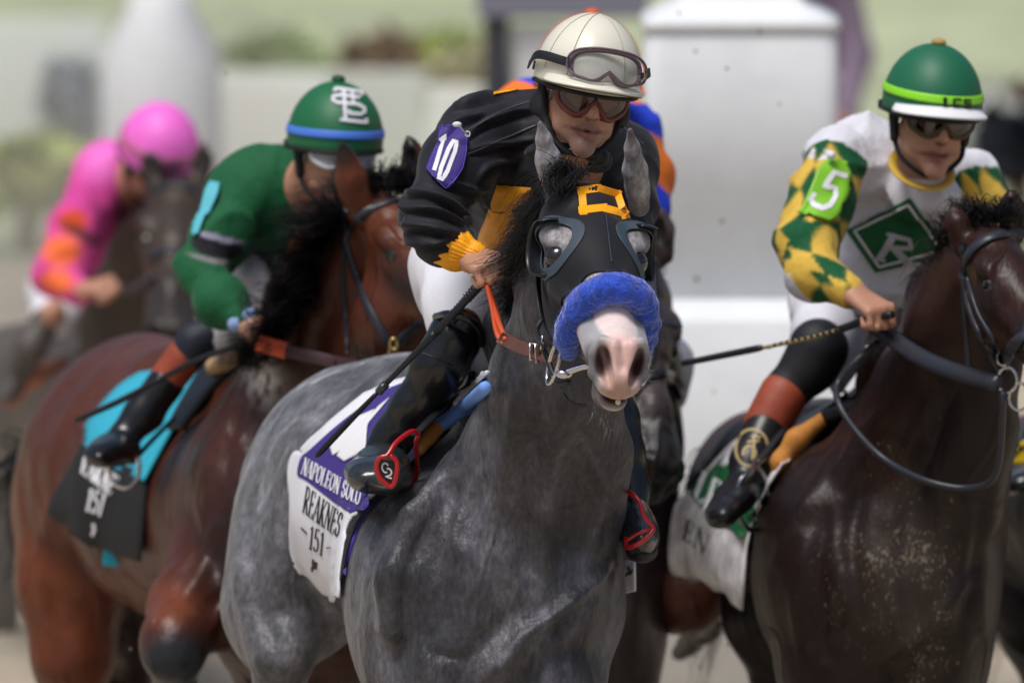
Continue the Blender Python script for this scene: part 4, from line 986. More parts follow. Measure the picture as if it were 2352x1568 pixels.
# ---------------------------------------------------------------- bridle, bit and reins
br = empty('bridle', HL(-.08, .42, -.16), 'dark leather bridle with a steel ring bit and orange-gripped reins on the grey horse', 'bridle')
BB = GB
def strapL(name, P, w, th, m, parent, ctr=(0, .3, -.1)):
    P = cr(np.array([HL(*p) for p in P]), 6); c_ = HL(*ctr); N_ = P-c_; v, f_ = strip_vf(P, N_, w, th); return mk(name, v, f_, m, parent)
strapL('cheekpiece', [(-.098, .12, -.10), (-.099, .19, -.150), (-.096, .27, -.172), (-.092, .36, -.158)], .015, .005, M['leather_black'], br)
strapL('cheekpiece', [(.104, .12, -.10), (.100, .19, -.16), (.092, .27, -.185), (.090, .38, -.165)], .015, .005, M['leather_black'], br)
tube('strap_loop', HLs([(-.098, .27, -.165), (-.112, .30, -.175), (-.104, .36, -.172)]), .0055, M['leather_black'], br)
tube('strap_loop', HLs([(-.096, .33, -.20), (-.080, .41, -.215), (-.06, .44, -.20)]), .006, M['leather_black'], br)
cb = HL(-.082, .405, -.185)
ringp = []
for a in np.linspace(0, 2*math.pi, 33):
    ringp.append(HL(-.088+.006*math.sin(a), .395+.034*math.cos(a), -.185+.046*math.sin(a)))
tube('bit_ring', ringp, .0036, M['steel'], br, n=10, spl=1)
ball('bit_joint', HL(-.073, .435, -.185), .011, M['steel'], br, 16, (1.5, 1, .9))
tube('mouthpiece', HLs([(-.075, .435, -.185), (-.03, .44, -.160), (.04, .45, -.158), (.08, .44, -.17)]), .007, M['steel'], br)
tube('bit_ring', [HL(.088, .395+.034*math.cos(a), -.175+.046*math.sin(a)) for a in np.linspace(0, 2*math.pi, 33)], .0036, M['steel'], br, n=10, spl=1)
strapL('buckle_strap', [(-.066, .405, -.235), (-.05, .44, -.245), (-.02, .45, -.245)], .010, .004, M['leather_black'], br)
tube('buckle', HLs([(-.105, .325, -.165), (-.108, .345, -.160), (-.108, .350, -.185), (-.104, .328, -.190), (-.105, .325, -.165)]), .0018, M['steel'], br, spl=2)
# reins: brown leather to the rubber grips in the rider's hand
R0 = W(1276, 826, .02)
Pr = cr(np.array([W(1276, 826, .02), W(1238, 812, .10), W(1192, 796, .20), W(1152, 776, .29)]), 8)
Nr = np.tile([-.1, -.95, .35], (len(Pr), 1)); v, f_ = strip_vf(Pr, Nr, .027, .005); rein = mk('rein', v, f_, M['leather_brown'], br)
for xx, dd in ((1236, .094), (1222, .124)):
    p = W(xx, 811 if xx > 1230 else 806, dd); v, f_ = strip_vf(np.array([p+np.array([.003, -.006, .019]), p+np.array([0, -.008, 0]), p+np.array([-.003, -.006, -.019])]), np.tile([0, -1., 0], (3, 1)), .007, .005); mk('keeper', v, f_, M['leather_brown'], rein)
bk = W(1229, 808, .10)+np.array([0, -.010, 0]); tube('buckle', [bk+np.array(q) for q in ((-.010, 0, .018), (.010, 0, .014), (.010, 0, -.018), (-.010, 0, -.014), (-.010, 0, .018))], .0018, M['steel'], rein, spl=1)
tube('buckle', [bk+np.array(q) for q in ((0, -.003, .016), (.001, -.003, -.014))], .0015, M['steel'], rein, spl=0)
Pg = cr(np.array([W(1168, 786, .27), W(1148, 762, .30), W(1136, 710, .40), W(1120, 652, .56)]), 8)
Ng = np.tile([.5, -1, .1], (len(Pg), 1)); v, f_ = strip_vf(Pg, Ng, np.linspace(.030, .020, len(Pg)), .006); mk('rein_grip', v, f_, M['rubber_orange'], rein)
tube('rein_grip', [W(1162, 782, .262), W(1146, 742, .31), W(1128, 690, .45), W(1118, 652, .56)], .0055, M['rubber_orange'], rein)
v, f_ = strip_vf(np.array([W(1152, 792, .28), W(1166, 772, .272)])+np.array([0, -.006, 0]), np.tile([0, -1., .2], (2, 1)), .026, .006); mk('keeper', v, f_, M['leather_brown'], rein)
tube('rein', [HL(.088, .395, -.2), W(1440, 800, .25), W(1400, 720, .6)], .008, M['leather_brown'], br, flat=.4)
# ---------------------------------------------------------------- mane, forelock, whiskers
root = [W(1300, 412, .26), W(1268, 440, .28), W(1248, 510, .34), W(1230, 590, .45), W(1214, 660, .56), W(1204, 715, .68)]
tips = [W(1235, 455, .28), W(1185, 520, .34), W(1150, 580, .42), W(1112, 632, .48), W(1135, 690, .54), W(1172, 745, .62)]
hair('mane', locks(root, 3000, tips, .014, .018, .012, .006)+locks(root, 1600, [p+np.array([.045, .02, -.01]) for p in tips], .018, .016, .012, .006), .0010, M['mane'], gh, 9)
hair('forelock', locks([W(1268, 428, .18), W(1300, 408, .18), W(1345, 402, .17)], 260, [W(1262, 490, .12), W(1282, 455, .10), W(1325, 425, .10)], .010, .010, .012, .006)+locks([W(1262, 440, .20), W(1290, 415, .2), W(1318, 404, .2)], 240, [W(1250, 400, .14), W(1275, 385, .12), W(1300, 378, .12)], .012, .012, .01, .008), .0010, M['mane'], gh, 8)
wsk = []
for i in range(70):
    a = HL(random.uniform(-.03, .035), random.uniform(.50, .60), -.205) if i < 35 else HL(.058, random.uniform(.5, .6), random.uniform(-.15, -.07))
    dr = np.array([rng.normal(0, .3), -.3, -1]) if i < 35 else np.array([1, -.2, rng.normal(-.3, .5)])
    wsk.append(np.array([a, a+dr*.008, a+dr*.018+rng.normal(0, .004, 3)]))
hair('whiskers', wsk, .0005, mat('whisker', (.25, .25, .27), rough=.4), gh, 3)
# tail
hair('tail', locks([W(820, 900, 2.65), W(820, 930, 2.68)], 220, [W(900, 1500, 3.0), W(960, 1700, 3.1)], .03, .07, .0, .05), .003, M['mane'], gh, 6)
# teeth
for q in (.004,): ball('tooth', HL(q, .602, -.137), .0055, M['tooth'], gh, 10, (1, .6, 1.1))
# ================================================================ saddle cloth, pads, saddle
def c4(u_, v_, *d): return (586.4+u_*.374, 827.9+v_*.374)+tuple(d)
def cl(u_, v_):
    x_, y_ = c4(u_, v_); d = 1.72-(x_-685)/115*.42
    return (x_, y_, max(1.02, d))
rows = [[c4(690, 225, 1.95), c4(860, 150, 1.8), c4(1250, 60, 1.5), c4(1470, 70, 1.35)],
        [c4(500, 380, 1.85), c4(700, 420, 1.6), c4(950, 420, 1.4), c4(1250, 300, 1.25)],
        [cl(335, 535), cl(480, 600), cl(700, 700), cl(900, 730)], [cl(262, 590), cl(380, 660), cl(520, 740), cl(760, 850)],
        [cl(235, 690), cl(350, 760), cl(500, 870), cl(640, 960)], [cl(250, 860), cl(340, 900), cl(460, 960), cl(600, 1040)],
        [cl(252, 1050), cl(340, 1060), cl(440, 1110), cl(575, 1160)], [cl(250, 1190), cl(330, 1215), cl(430, 1260), cl(556, 1300)],
        [cl(285, 1290), cl(345, 1340), cl(421, 1424), cl(548, 1455)]]
sc_ = empty('saddle_cloth', W(760, 1150, 1.5), 'white and purple saddle cloth reading EAKNES and 151 on the grey horse', 'saddle cloth')
co_, CB = drape('cloth', GB, rows, 44, 65, .004, .012, M['white_cloth'], sc_, relax=3, wave=lambda P: .005*folds(P, (.1, 0, -1), 9, 5, 4)*np.clip((1.45-P[:, 2])/.2, 0, 1))
PUR = [[c4(790, 190), c4(920, 140), c4(1150, 85), c4(1300, 80)], [c4(520, 395), c4(700, 435), c4(850, 430), c4(1010, 320)], [c4(350, 545), c4(480, 600), c4(650, 690), c4(770, 690)],
       [c4(290, 600), c4(380, 660), c4(520, 740), c4(700, 820)], [c4(268, 700), c4(365, 745), c4(520, 820), c4(690, 900)], [c4(300, 722), c4(370, 775), c4(480, 860), c4(590, 938)]]
pu, PB = drape('purple_panel', CB, PUR, 40, 46, .0015, .0035, M['purple'], sc_, relax=1)
# white race number on the purple panel
def patch(name, bv, poly_rows, m, parent, off=.003, nu=16, nv=16): return drape(name, bv, poly_rows, nu, nv, .0012, off, m, parent, relax=0, smooth=False)[0]
patch('number_one', CB, [[c4(640, 355), c4(745, 310)], [c4(470, 535), c4(640, 460)], [c4(490, 590), c4(600, 520)]], M['white'], sc_, .0065)
patch('number_zero', CB, [[c4(770, 290), c4(835, 240)], [c4(510, 590), c4(700, 400)], [c4(560, 625), c4(690, 560)]], M['white'], sc_, .0066)
patch('number_stroke', CB, [[c4(930, 300), c4(1130, 140)], [c4(960, 320), c4(1160, 170)]], M['white'], sc_, .0066)
write('lettering', CB, 'NAPOLEON SOLO', [c4(325, 600), c4(672, 800), c4(655, 900), c4(298, 696)], 2.7, M['white'], sc_, .0068)
write('lettering', CB, 'REAKNES', [c4(322, 770), c4(556, 948), c4(520, 1088), c4(297, 925)], 2.7, M['black_print'], sc_, .0035)
write('lettering', CB, '151', [c4(348, 1012), c4(440, 1062), c4(425, 1200), c4(335, 1148)], 3.0, M['black_print'], sc_, .0035)
marks('lettering', CB, [([(0, 0), (1, 1)], 1)], [c4(290, 1060), c4(325, 1060), c4(325, 1025), c4(290, 1025)], 2.5, M['black_print'], sc_, .0035)
marks('lettering', CB, [([(0, .2), (1, 0)], 1)], [c4(445, 1135), c4(472, 1135), c4(472, 1150), c4(445, 1150)], 2.5, M['black_print'], sc_, .0035)
marks('emblem', CB, [([(0, .2), (.3, .5), (.2, 1), (.5, .7), (.35, .35), (.1, 0)], 1.2), ([(.5, .3), (.75, .85)], .8), ([(.75, .25), (.95, .8)], .8)], [c4(352, 1215), c4(390, 1225), c4(388, 1300), c4(352, 1290)], 3, M['black_print'], sc_, .0035)
# near side: black girth cloth and purple bound edge, shown on the left of the neck
gc, _ = drape('under_cloth', GB, [[c4(870, 660, 1.0), c4(965, 640, .97)], [c4(690, 800, 1.1), c4(830, 790, 1.0)], [c4(615, 920, 1.18), c4(735, 900, 1.05)], [c4(570, 1080, 1.2), c4(650, 1010, 1.08)], [c4(545, 1280, 1.2), c4(590, 1180, 1.1)], [c4(545, 1350, 1.22), c4(562, 1340, 1.12)]], 8, 31, .004, .01, M['black_cloth'], sc_, relax=1)
def edge_tube(name, pts, r, m, parent, dep=None):
    P = [];
    for p in cr(np.array(pts), 6):
        q_, n_ = cast(GB, p[0], p[1], r*.6, None)
        if q_ is None or (len(p) > 2 and q_[1] > DM[0](p[2])): q_ = W(p[0], p[1], p[2])
        P.append(q_)
    return tube(name, P, r, m, parent, spl=0)
edge_tube('binding', [c4(880, 735, .95), c4(820, 790, .97), c4(735, 870, 1.02), c4(650, 990, 1.05), c4(600, 1130, 1.1), c4(575, 1220, 1.1), c4(548, 1310, 1.12)], .006, M['purple_light'], sc_)
patch('binding_fold', GB, [[c4(965, 510), c4(1015, 520)], [c4(915, 585), c4(985, 615)], [c4(930, 640), c4(962, 642)]], M['purple_light'], sc_, .03)
patch('hem_corner', CB, [[c4(542, 1280), c4(560, 1270)], [c4(538, 1300), c4(556, 1320)]], M['purple_light'], sc_, .006)
# small corner of the same cloth on the far side
o_, OB = drape('cloth', None, [[(1436, 1286, 1.2), (1458, 1290, 1.15)], [(1436, 1345, 1.2), (1459, 1352, 1.15)], [(1438, 1362, 1.2), (1456, 1356, 1.15)]], 6, 7, .004, 0, M['white_cloth'], sc_, relax=0)
marks('emblem', OB, [([(0, 0), (.6, .6), (.3, 1)], 1.2), ([(.6, .2), (1, .8)], 1)], [(1440, 1300), (1456, 1303), (1456, 1325), (1440, 1322)], 3, M['black_print'], sc_, .0035)
# saddle: pad rolls, flap, stirrup leathers and irons
sd_ = empty('racing_saddle', W(1060, 950, 1.1), 'tiny black racing saddle with blue and tan pad and red stirrup irons', 'saddle')
ss = SDF(.015)
def roll(name, pts, m):
    s2 = SDF(.015); P = []
    for x_, y_, d_, r_ in pts:
        q_, n_ = cast(GB, x_, y_, 0, d_); P.append((q_+n_*.9*r_/S(d_)+np.array([0, -.085, .0]), r_/S(d_)))
    for (a, ra), (b, rb) in zip(P, P[1:]): s2.p.append(('c', a, b, ra, rb, None, .01, False, .9))
    v, f_ = s2.mesh(.005); return mk(name, v, f_, m, sd_)
roll('pad_roll', [(1128, 880, .95, 15), (1080, 925, .95, 17), (1022, 972, .95, 17)], M['blue_pad'])
roll('pad_roll', [(1018, 975, .95, 17), (990, 1005, .94, 17), (968, 1034, .93, 13)], M['leather_tan'])
tube('pad_roll', [W(1394, 985, .80), W(1396, 1020, .80), W(1394, 1050, .80)], .013, M['blue_pad'], sd_)
drape('flap', GB, [[(1010, 880, 1.2), (1115, 842, 1.15)], [(985, 925, 1.0), (1105, 872, 1.0)], [(950, 985, .95), (1040, 925, .95)], [(925, 1020, .9), (960, 990, .9)]], 14, 19, .012, .03, M['patent'], sd_, relax=1)
seatm = SDF(.03); seatm.ch([(1180, 850, 1.15, 60), (1130, 850, 1.45, 62)], k=.04, fy=1); v, f_ = seatm.mesh(.012); mk('seat', v, f_, M['leather_black'], sd_)
tube('stirrup_leather', [W(1045, 905, .86), W(990, 960, .76), W(950, 1000, .70)], .010, M['leather_black'], sd_, flat=.3)
tube('stirrup_leather', [W(1400, 1045, .80), W(1410, 1090, .74), W(1425, 1120, .70)], .008, M['leather_black'], sd_, flat=.3)
ir = tube('stirrup_iron', [W(962, 997, .64), W(948, 990, .62), (W(925, 1003, .60)), W(905, 1022, .58), W(890, 1045, .565), W(872, 1052, .565), W(865, 1072, .565), W(873, 1098, .565), W(896, 1117, .565), W(906, 1108, .565), W(912, 1080, .565), W(910, 1058, .565), W(896, 1046, .565)], .0052, M['red_metal'], sd_, flat=.8, up=(0, -1, .2))
tube('stirrup_iron_side', [W(962, 997, .64), W(956, 1020, .66), W(958, 1090, .75), W(930, 1120, .75), W(896, 1118, .60)], .005, M['red_metal'], ir)
pl = np.array([W(x_, y_, .572) for x_, y_ in ((872, 1054), (908, 1058), (910, 1085), (898, 1112), (876, 1096), (868, 1070))]); 
mk('iron_plate', np.vstack([pl, pl+np.array([0, .004, 0])]), [list(range(6)), list(range(6, 12))[::-1]]+[[i, (i+1) % 6, (i+1) % 6+6, i+6] for i in range(6)], M['cup'], ir, smooth=False)
plb = BVHTree.FromPolygons(pl.tolist(), [list(range(6))])
marks('iron_mark', plb, [(_arc(.35, .62, .3, .3, 40, 300, 8), 1), (_arc(.62, .40, .28, .22, 120, -60, 7)+[(.35, .05), (.95, .05)], 1)], [(876, 1058), (903, 1064), (901, 1100), (876, 1094)], 3.6, M['white'], ir, .001)
ir2 = tube('stirrup_iron', [W(1424, 1122, .66), W(1446, 1130, .62), W(1468, 1152, .60), W(1482, 1190, .585), W(1500, 1212, .58), W(1488, 1232, .57), W(1462, 1250, .57), W(1440, 1256, .60), W(1438, 1235, .62)], .0050, M['red_metal'], sd_, flat=.8, up=(0, -1, .2))
tube('stirrup_tread', [W(1500, 1214, .585), W(1470, 1222, .575), W(1440, 1240, .59)], .006, M['red_metal'], ir2, flat=.6)
# ================================================================ JOCKEY IN BLACK (centre)
jk = empty('person', (W(1120, 900, 1.0)[0]+.02, 1.0, 1.35), 'jockey in black silks with yellow panels and a cream helmet, crouched on the grey horse', 'jockey', 'jockeys riding in the race')
FM = head_frame(W(1346, 200, .60), 12, 3, 10)
HY = face  # shared head model
s = SDF(.02); face(s, FM, SKIN, stub=STUB)
s.p.append(('c', T4(FM, [(0, -.03, -.05)])[0], W(1312, 400, .82), .055, .068, SKIN, .03, False, 1))
s.ch([(1312, 400, .84, 80), (1250, 480, 1.0, 110), (1180, 600, 1.35, 100)], SKIN)
s.ch([(1105, 330, .82, 50), (1000, 475, .66, 38), (1068, 580, .615, 27), (1080, 588, .61, 26)], SKIN)
s.ch([(1420, 390, .88, 50), (1450, 540, .72, 36), (1400, 640, .62, 28)], SKIN)
s.ch([(1150, 640, 1.4, 80), (1070, 745, .86, 50), (900, 1010, .87, 30)], SKIN); s.ch([(1250, 640, 1.4, 80), (1400, 880, .92, 50), (1460, 1140, .84, 30)], SKIN)
hand(s, W(1078, 590, .61), W(1122, 606, .545), (.25, -.75, .6), (.25, -.2, .9), 1.0, 1.02)
hand(s, W(1400, 640, .62), W(1385, 660, .54), (.2, -.7, .6), (-.3, -.2, .9), 1.0, 1.0)
V2, F2 = s.mesh(.008, FM[:3, 3]+np.array([-.10, -.14, -.15]), FM[:3, 3]+np.array([.12, .06, .06])) if False else s.mesh(.006, (W(1050, 640, .5)-np.array([0, .12, 0]), np.array([W(1470, 100, .6)[0], .72, W(1470, 60, .6)[2]])), .0031)
C2 = s.colors(V2, SKIN, tau=.003)
C2 = C2*(1+.10*vn(V2, 30)[:, None]); 
l2 = (V2-FM[:3, 3])@FM[:3, :3]
def fp(C, c, r, col, soft=.4, amt=1.): return paint(C, l2, c, r, col, soft, amt)
C2 = fp(C2, (0, .10, -.042), (.02, .02, .014), (.50, .235, .17), .6, .6); C2 = fp(C2, (0, .09, -.062), (.026, .02, .007), (.24, .135, .10), .6, .6)
for q in (-1, 1): C2 = fp(C2, (q*.033, .082, .020), (.020, .012, .0045), (.04, .025, .02), .5, .9)
C2 = fp(C2, (0, .07, -.11), (.04, .04, .022), (.30, .175, .13), .6, .6)
jb = mk('body', V2, F2, M['skin'], jk, C2)
for q in (-1, 1):
    ball('eye', T4(FM, [(q*.031, .072, .001)])[0], .0125, mat('eye_white', (.55, .5, .46), rough=.1), jk, 16)
    ball('iris', T4(FM, [(q*.031+.002, .0805, -.001)])[0], .0052, M['eye'], jk, 12)
helm = helmet(FM, M['cream_shell'], jk, True, M['cream_shell'], None, None, seam=(math.radians(62), math.radians(128), math.radians(-90), math.radians(20), math.radians(160)), R=(.105, .128, .128), peak_under=mat('peak_lining', srgb('#6b5845'), rough=.7), plow=-.006, pw_=.040)
# raised spare goggles on the helmet and the pair over the eyes
goggles(FM, (0.010, .136, .066), .090, .031, jk, mat('clear_edge_rubber', srgb('#6d5a62'), rough=.3), M['lens'], rad=.115, tiltx=20, strap_m=[(.115, .03, .052), (.112, -.05, .02)], name='spare_goggles', thick=.0030, notch=.011)
goggles(FM, (0, .108, -.008), .084, .036, jk, M['gog_brown'], M['lens_dark'], rad=.085, tiltx=-6, strap_m=[(.088, .02, .0), (.095, -.02, .02), (.10, -.06, .02)], name='goggles', thick=.0068, notch=.020)
# brow padding ridges above the goggles
tube('goggle_brow', T4(FM, [(x_, .112-abs(x_)**2*7.0, .028-.3*abs(x_)*.25) for x_ in np.linspace(-.07, .07, 9)]), .0065, M['gog_brown'], jk)
# dark skull cap padding, ear guard, chin strap
sk = SDF(.02); sk.M = FM; sk.ell((0, -.012, .030), (.092, .108, .050)); sk.cone((-.088, -.01, .02), (-.080, .005, -.060), .012, .010, k=.01); sk.cone((-.080, .005, -.060), (-.055, .03, -.105), .010, .008, k=.01)
sk.cone((.088, -.01, .02), (.080, .005, -.055), .010, .009, k=.01); sk.ell((-.088, -.022, -.050), (.014, .028, .024)); sk.ell((.088, -.022, -.050), (.014, .028, .024)); sk.M = None
v, f_ = sk.mesh(.0045); mk('harness', v, f_, M['elastic'], helm)
tube('chin_strap', T4(FM, [(-.078, .0, -.06), (-.062, .035, -.098), (-.02, .055, -.128), (.03, .050, -.124), (.066, .03, -.085), (.08, .0, -.04)]), .006, M['elastic'], helm, flat=.4)
tube('cord', [T4(FM, [(-.022, .06, -.12)])[0], W(1302, 355, .62), W(1322, 392, .62)], .0008, M['white'], helm)
# ---- jacket
J = SDF(.04)
J.el(1285, 395, .96, 190, 165, .20, k=.06); J.ch([(1235, 300, .86, 88), (1110, 310, .84, 84)], k=.06); J.ch([(1300, 320, .84, 70), (1425, 365, .88, 70)], k=.05)
J.ch([(1092, 318, .80, 88), (1052, 380, .74, 80), (990, 482, .64, 52)], k=.03); J.ch([(990, 482, .64, 52), (998, 525, .62, 48), (1022, 562, .62, 38)], k=.03)
J.ch([(1428, 380, .88, 68), (1448, 470, .80, 50), (1452, 545, .72, 42), (1415, 625, .64, 34)], k=.04)
J.ch([(1290, 420, 1.0, 165), (1230, 520, 1.15, 140), (1160, 600, 1.38, 125)], k=.06); J.ch([(1190, 440, .92, 110), (1140, 540, 1.02, 60)], k=.05)
J.ch([(1015, 560, .63, 26), (955, 500, .66, 36)], k=.03)
col_c = [T4(FM, [(.072*math.cos(a), -.02+.065*math.sin(a), -.118+.022*math.sin(a))])[0]+np.array([-.012, .035, -.028]) for a in np.linspace(0, 2*math.pi, 19)]
for a, b in zip(col_c, col_c[1:]): J.p.append(('c', a, b, .0085, .0085, None, .012, False, 1))
J.p.append(('c', T4(FM, [(0, -.01, -.09)])[0], T4(FM, [(0, .02, -.16)])[0], .062, .066, None, .012, True, 1)) if False else None
def jd(V, N):
    arm = (V[:, 0] < W(1085, 0, .7)[0])
    a = folds(V, (-.55, -.1, -.6), 8, 4, 2); b = folds(V, (.9, .1, .25), 10, 3.5, 6)
    low = np.clip((W(0, 430, .65)[2]-V[:, 2])/.05, 0, 1)
    c_ = folds(V, (-.6, 0, -.8), 26, 4, 9); e_ = folds(V, (.8, .2, -.3), 22, 5, 12)
    g_ = folds(V, (.5, 0, .8), 13, 6, 15)
    w1 = wrinkle(V, (.9, .1, .25), 12, 4, 6); w2 = wrinkle(V, (-.55, -.1, -.6), 10, 5, 2); front = np.clip(-N[:, 1]*2+.6, 0, 1)
    r = .003*a+.010*w1*(low*arm+.25)+.007*w2*(1-low*arm)+.0015*c_
    for pts in SLV: r = r+(crease(V, pts, 6, .014)+crease(V, [(x_, y_+13) for x_, y_ in pts], 7, -.010))*front
    return r
SLV = [[(925, 446), (985, 446), (1049, 479), (1085, 520)], [(930, 478), (1000, 483), (1057, 508)], [(921, 512), (983, 520), (1035, 532)], [(945, 552), (1000, 552), (1030, 545)], [(1000, 400), (1030, 420), (1080, 432), (1120, 430)],
       [(1049, 246), (1119, 222), (1233, 204)], [(1070, 318), (1110, 285), (1170, 262), (1235, 252)], [(1085, 345), (1150, 330), (1225, 322)], [(1120, 470), (1165, 480), (1220, 470)], [(1010, 330), (1045, 290), (1110, 262)], [(1090, 420), (1120, 380), (1190, 360)], [(1460, 340), (1480, 400), (1485, 470)]]
JV, JF = J.mesh(.0045, disp=jd); jacket = mk('jacket', JV, JF, M['silk_black'], jk); JB = bvh(JV, JF)
# shoulder seams
for pts in ([(1238, 226), (1150, 258), (1075, 300), (1040, 318)], [(1238, 285), (1150, 322), (1080, 352), (1058, 358)], [(1475, 330), (1440, 300), (1425, 290)]):
    v, f_ = strap_vf(JB, pts, .0035, .0018, .001); mk('seam', v, f_, mat('seam_piping', (.05, .05, .07), rough=.4), jacket)
# yellow chest panel and shoulder tab
def jpatch(name, rows_, m, off=.003, nu=16, nv=16): return drape(name, JB, rows_, nu, nv, .0022, off, m, jacket, relax=0, smooth=False)[0]
jpatch('panel', [[(1143, 424), (1262, 434)], [(1120, 500), (1262, 505)], [(1105, 532), (1250, 560)], [(1097, 560), (1245, 600)], [(1100, 575), (1240, 640)]], M['orange_panel'])
jpatch('shoulder_tab', [[(1132, 214), (1190, 208)], [(1133, 219), (1170, 213)]], M['yellow'])
# gathered yellow cuff
cf = SDF(.006); A = W(1012, 560, .625); B = W(1080, 588, .602); axc = (B-A)/np.linalg.norm(B-A)
cf.cone(A, A+(B-A)*.5, .039, .041); cf.cone(A+(B-A)*.5, B, .041, .030); cf.cone(B, B+axc*.006, .029, .031)
def cd_(V, N):
    t = (V-A)@axc; rd = V-A-t[:, None]*axc; an = np.arctan2(rd@np.array([0, 0, 1.]), rd@np.array([0, 1., 0]))
    return .0035*np.sin(an*9+2*np.sin(t*60))*np.clip(1.2-t/.06, .3, 1)+.0022*np.sin(an*31)*np.clip((t-.025)/.02, 0, 1)
v, f_ = cf.mesh(.003, disp=cd_); mk('cuff', v, f_, M['yellow'], jacket)
# number patch on the sleeve
t0 = [(1018, 292), (1062, 300), (1072, 318), (1060, 384), (1022, 433), (982, 392), (1005, 330), (1012, 296)]
pb_rows = [[(1020, 292), (1042, 286), (1060, 300)], [(1012, 308), (1040, 312), (1072, 318)], [(1004, 335), (1035, 340), (1070, 346)], [(992, 368), (1025, 378), (1062, 384)], [(983, 391), (1012, 410), (1040, 418)], [(984, 395), (1008, 420), (1024, 434)]]
np_, NB = drape('number_patch', JB, pb_rows, 18, 26, .003, .008, M['purple'], jacket, relax=3, smooth=False)
for pts in ([(1020, 292), (1011, 308), (1003, 335), (991, 368), (983, 391), (1024, 433), (1042, 418), (1063, 384), (1071, 346), (1072, 319), (1060, 300)],):
    r_ = strokes_on(NB, [([((a-980)/100, 1-(b-280)/160) for a, b in pts], 1)], [(980, 280), (1080, 280), (1080, 440), (980, 440)], 2.2, .002); 
    if r_: mk('stitching', r_[0], r_[1], M['purple_light'], np_)
marks('numeral', NB, [([(.42, .05), (.42, .96), (.1, .82)], 1)], [(1013, 309), (1038, 309), (1015, 404), (984, 392)], 9, M['white'], np_, .003)
marks('numeral', NB, glyph('0')[0], [(1036, 322), (1070, 330), (1036, 424), (1001, 408)], 9, M['white'], np_, .003)
tube('safety_pin', [W(1048, 284, .66), W(1058, 292, .655), W(1070, 306, .66), W(1078, 316, .67)], .0018, M['steel'], np_)
ball('pin_cap', W(1050, 286, .655), .007, M['white'], np_, 10, (1.4, .6, .8))
tube('safety_pin', [W(1074, 308, .66)+np.array([.005*math.cos(a), 0, .005*math.sin(a)]) for a in np.linspace(0, 6.28, 9)], .0012, M['white'], np_)
# ---- breeches
B_ = SDF(.05)
B_.ch([(1180, 610, 1.40, 120), (1090, 640, 1.22, 122), (1085, 715, .92, 92), (1075, 760, .84, 66)], k=.05)
B_.ch([(1240, 640, 1.42, 100), (1330, 760, 1.15, 80), (1400, 880, .92, 58)], k=.05); B_.ch([(1030, 600, 1.15, 66), (1035, 690, .95, 46)], k=.05)
B_.ch([(1130, 700, .95, 60), (1120, 800, .86, 46)], k=.04); B_.ch([(1165, 650, .98, 46), (1152, 740, .92, 48), (1128, 812, .88, 34)], k=.04)
BV, BF = B_.mesh(.0075, disp=lambda V, N: .008*folds(V, (.35, 0, -1), 7, 5, 3)+.005*folds(V, (-.5, 0, -.6), 13, 4, 8)+.006*folds(V, (1, 0, .1), 16, 3, 5)*np.clip((W(0, 770, .9)[2]-V[:, 2])/.05, 0, 1))
br_ = mk('breeches', BV, BF, M['breeches'], jk); BrB = bvh(BV, BF)
# ---- boots
def boot(shaft, foot, nm='boot', label=None, legm=None, hp_=.006):
    b = SDF(.02); b.ch(shaft, k=.03)
    v, f_ = b.mesh(hp_, disp=lambda V, N: .0035*folds(V, (-1, 0, .2), 18, 3, 5)*np.clip((V[:, 2].max()-V[:, 2]-.16)/.08, 0, 1))
    o = mk(nm, v, f_, legm or M['patent'], jk); c = SDF(.03)
    for q in foot: c.el(*q, k=.03)
    v, f_ = c.mesh(.005, disp=lambda V, N: .004*folds(V, (1, 0, .2), 14, 3, 4)); mk('boot_foot', v, f_, M['boot_grey'], o); return o
bt = boot([(1068, 742, .80, 30), (1048, 770, .80, 56), (1010, 840, .80, 58), (950, 935, .82, 47), (905, 1000, .84, 42), (880, 1030, .84, 40)], [(878, 1062, .80, 60, 44, .08), (842, 1088, .72, 50, 38, .11), (900, 1090, .70, 44, 44, .12)])
b2 = boot([(1395, 885, .90, 50), (1415, 960, .88, 48), (1432, 1040, .86, 44), (1448, 1120, .84, 36), (1452, 1160, .82, 34)], [(1458, 1195, .76, 36, 55, .09), (1472, 1232, .70, 40, 48, .11)])
c = SDF(.02); c.el(1474, 1262, .72, 38, 28, .12); v, f_ = c.mesh(.005); mk('sole', v, f_, M['elastic'], b2)
# boot cuff and seams
tube('boot_cuff', [W(1002, 728, .80), W(1030, 722, .74), W(1075, 732, .72), W(1102, 758, .74), W(1104, 790, .78)], .009, M['patent'], bt)
tube('boot_seam', [W(1018, 735, .755), W(1040, 745, .738), W(1078, 765, .735)], .0016, M['leather_black'], bt); tube('boot_seam', [W(965, 808, .752), W(1000, 822, .738), W(1040, 840, .745)], .0016, M['leather_black'], bt)
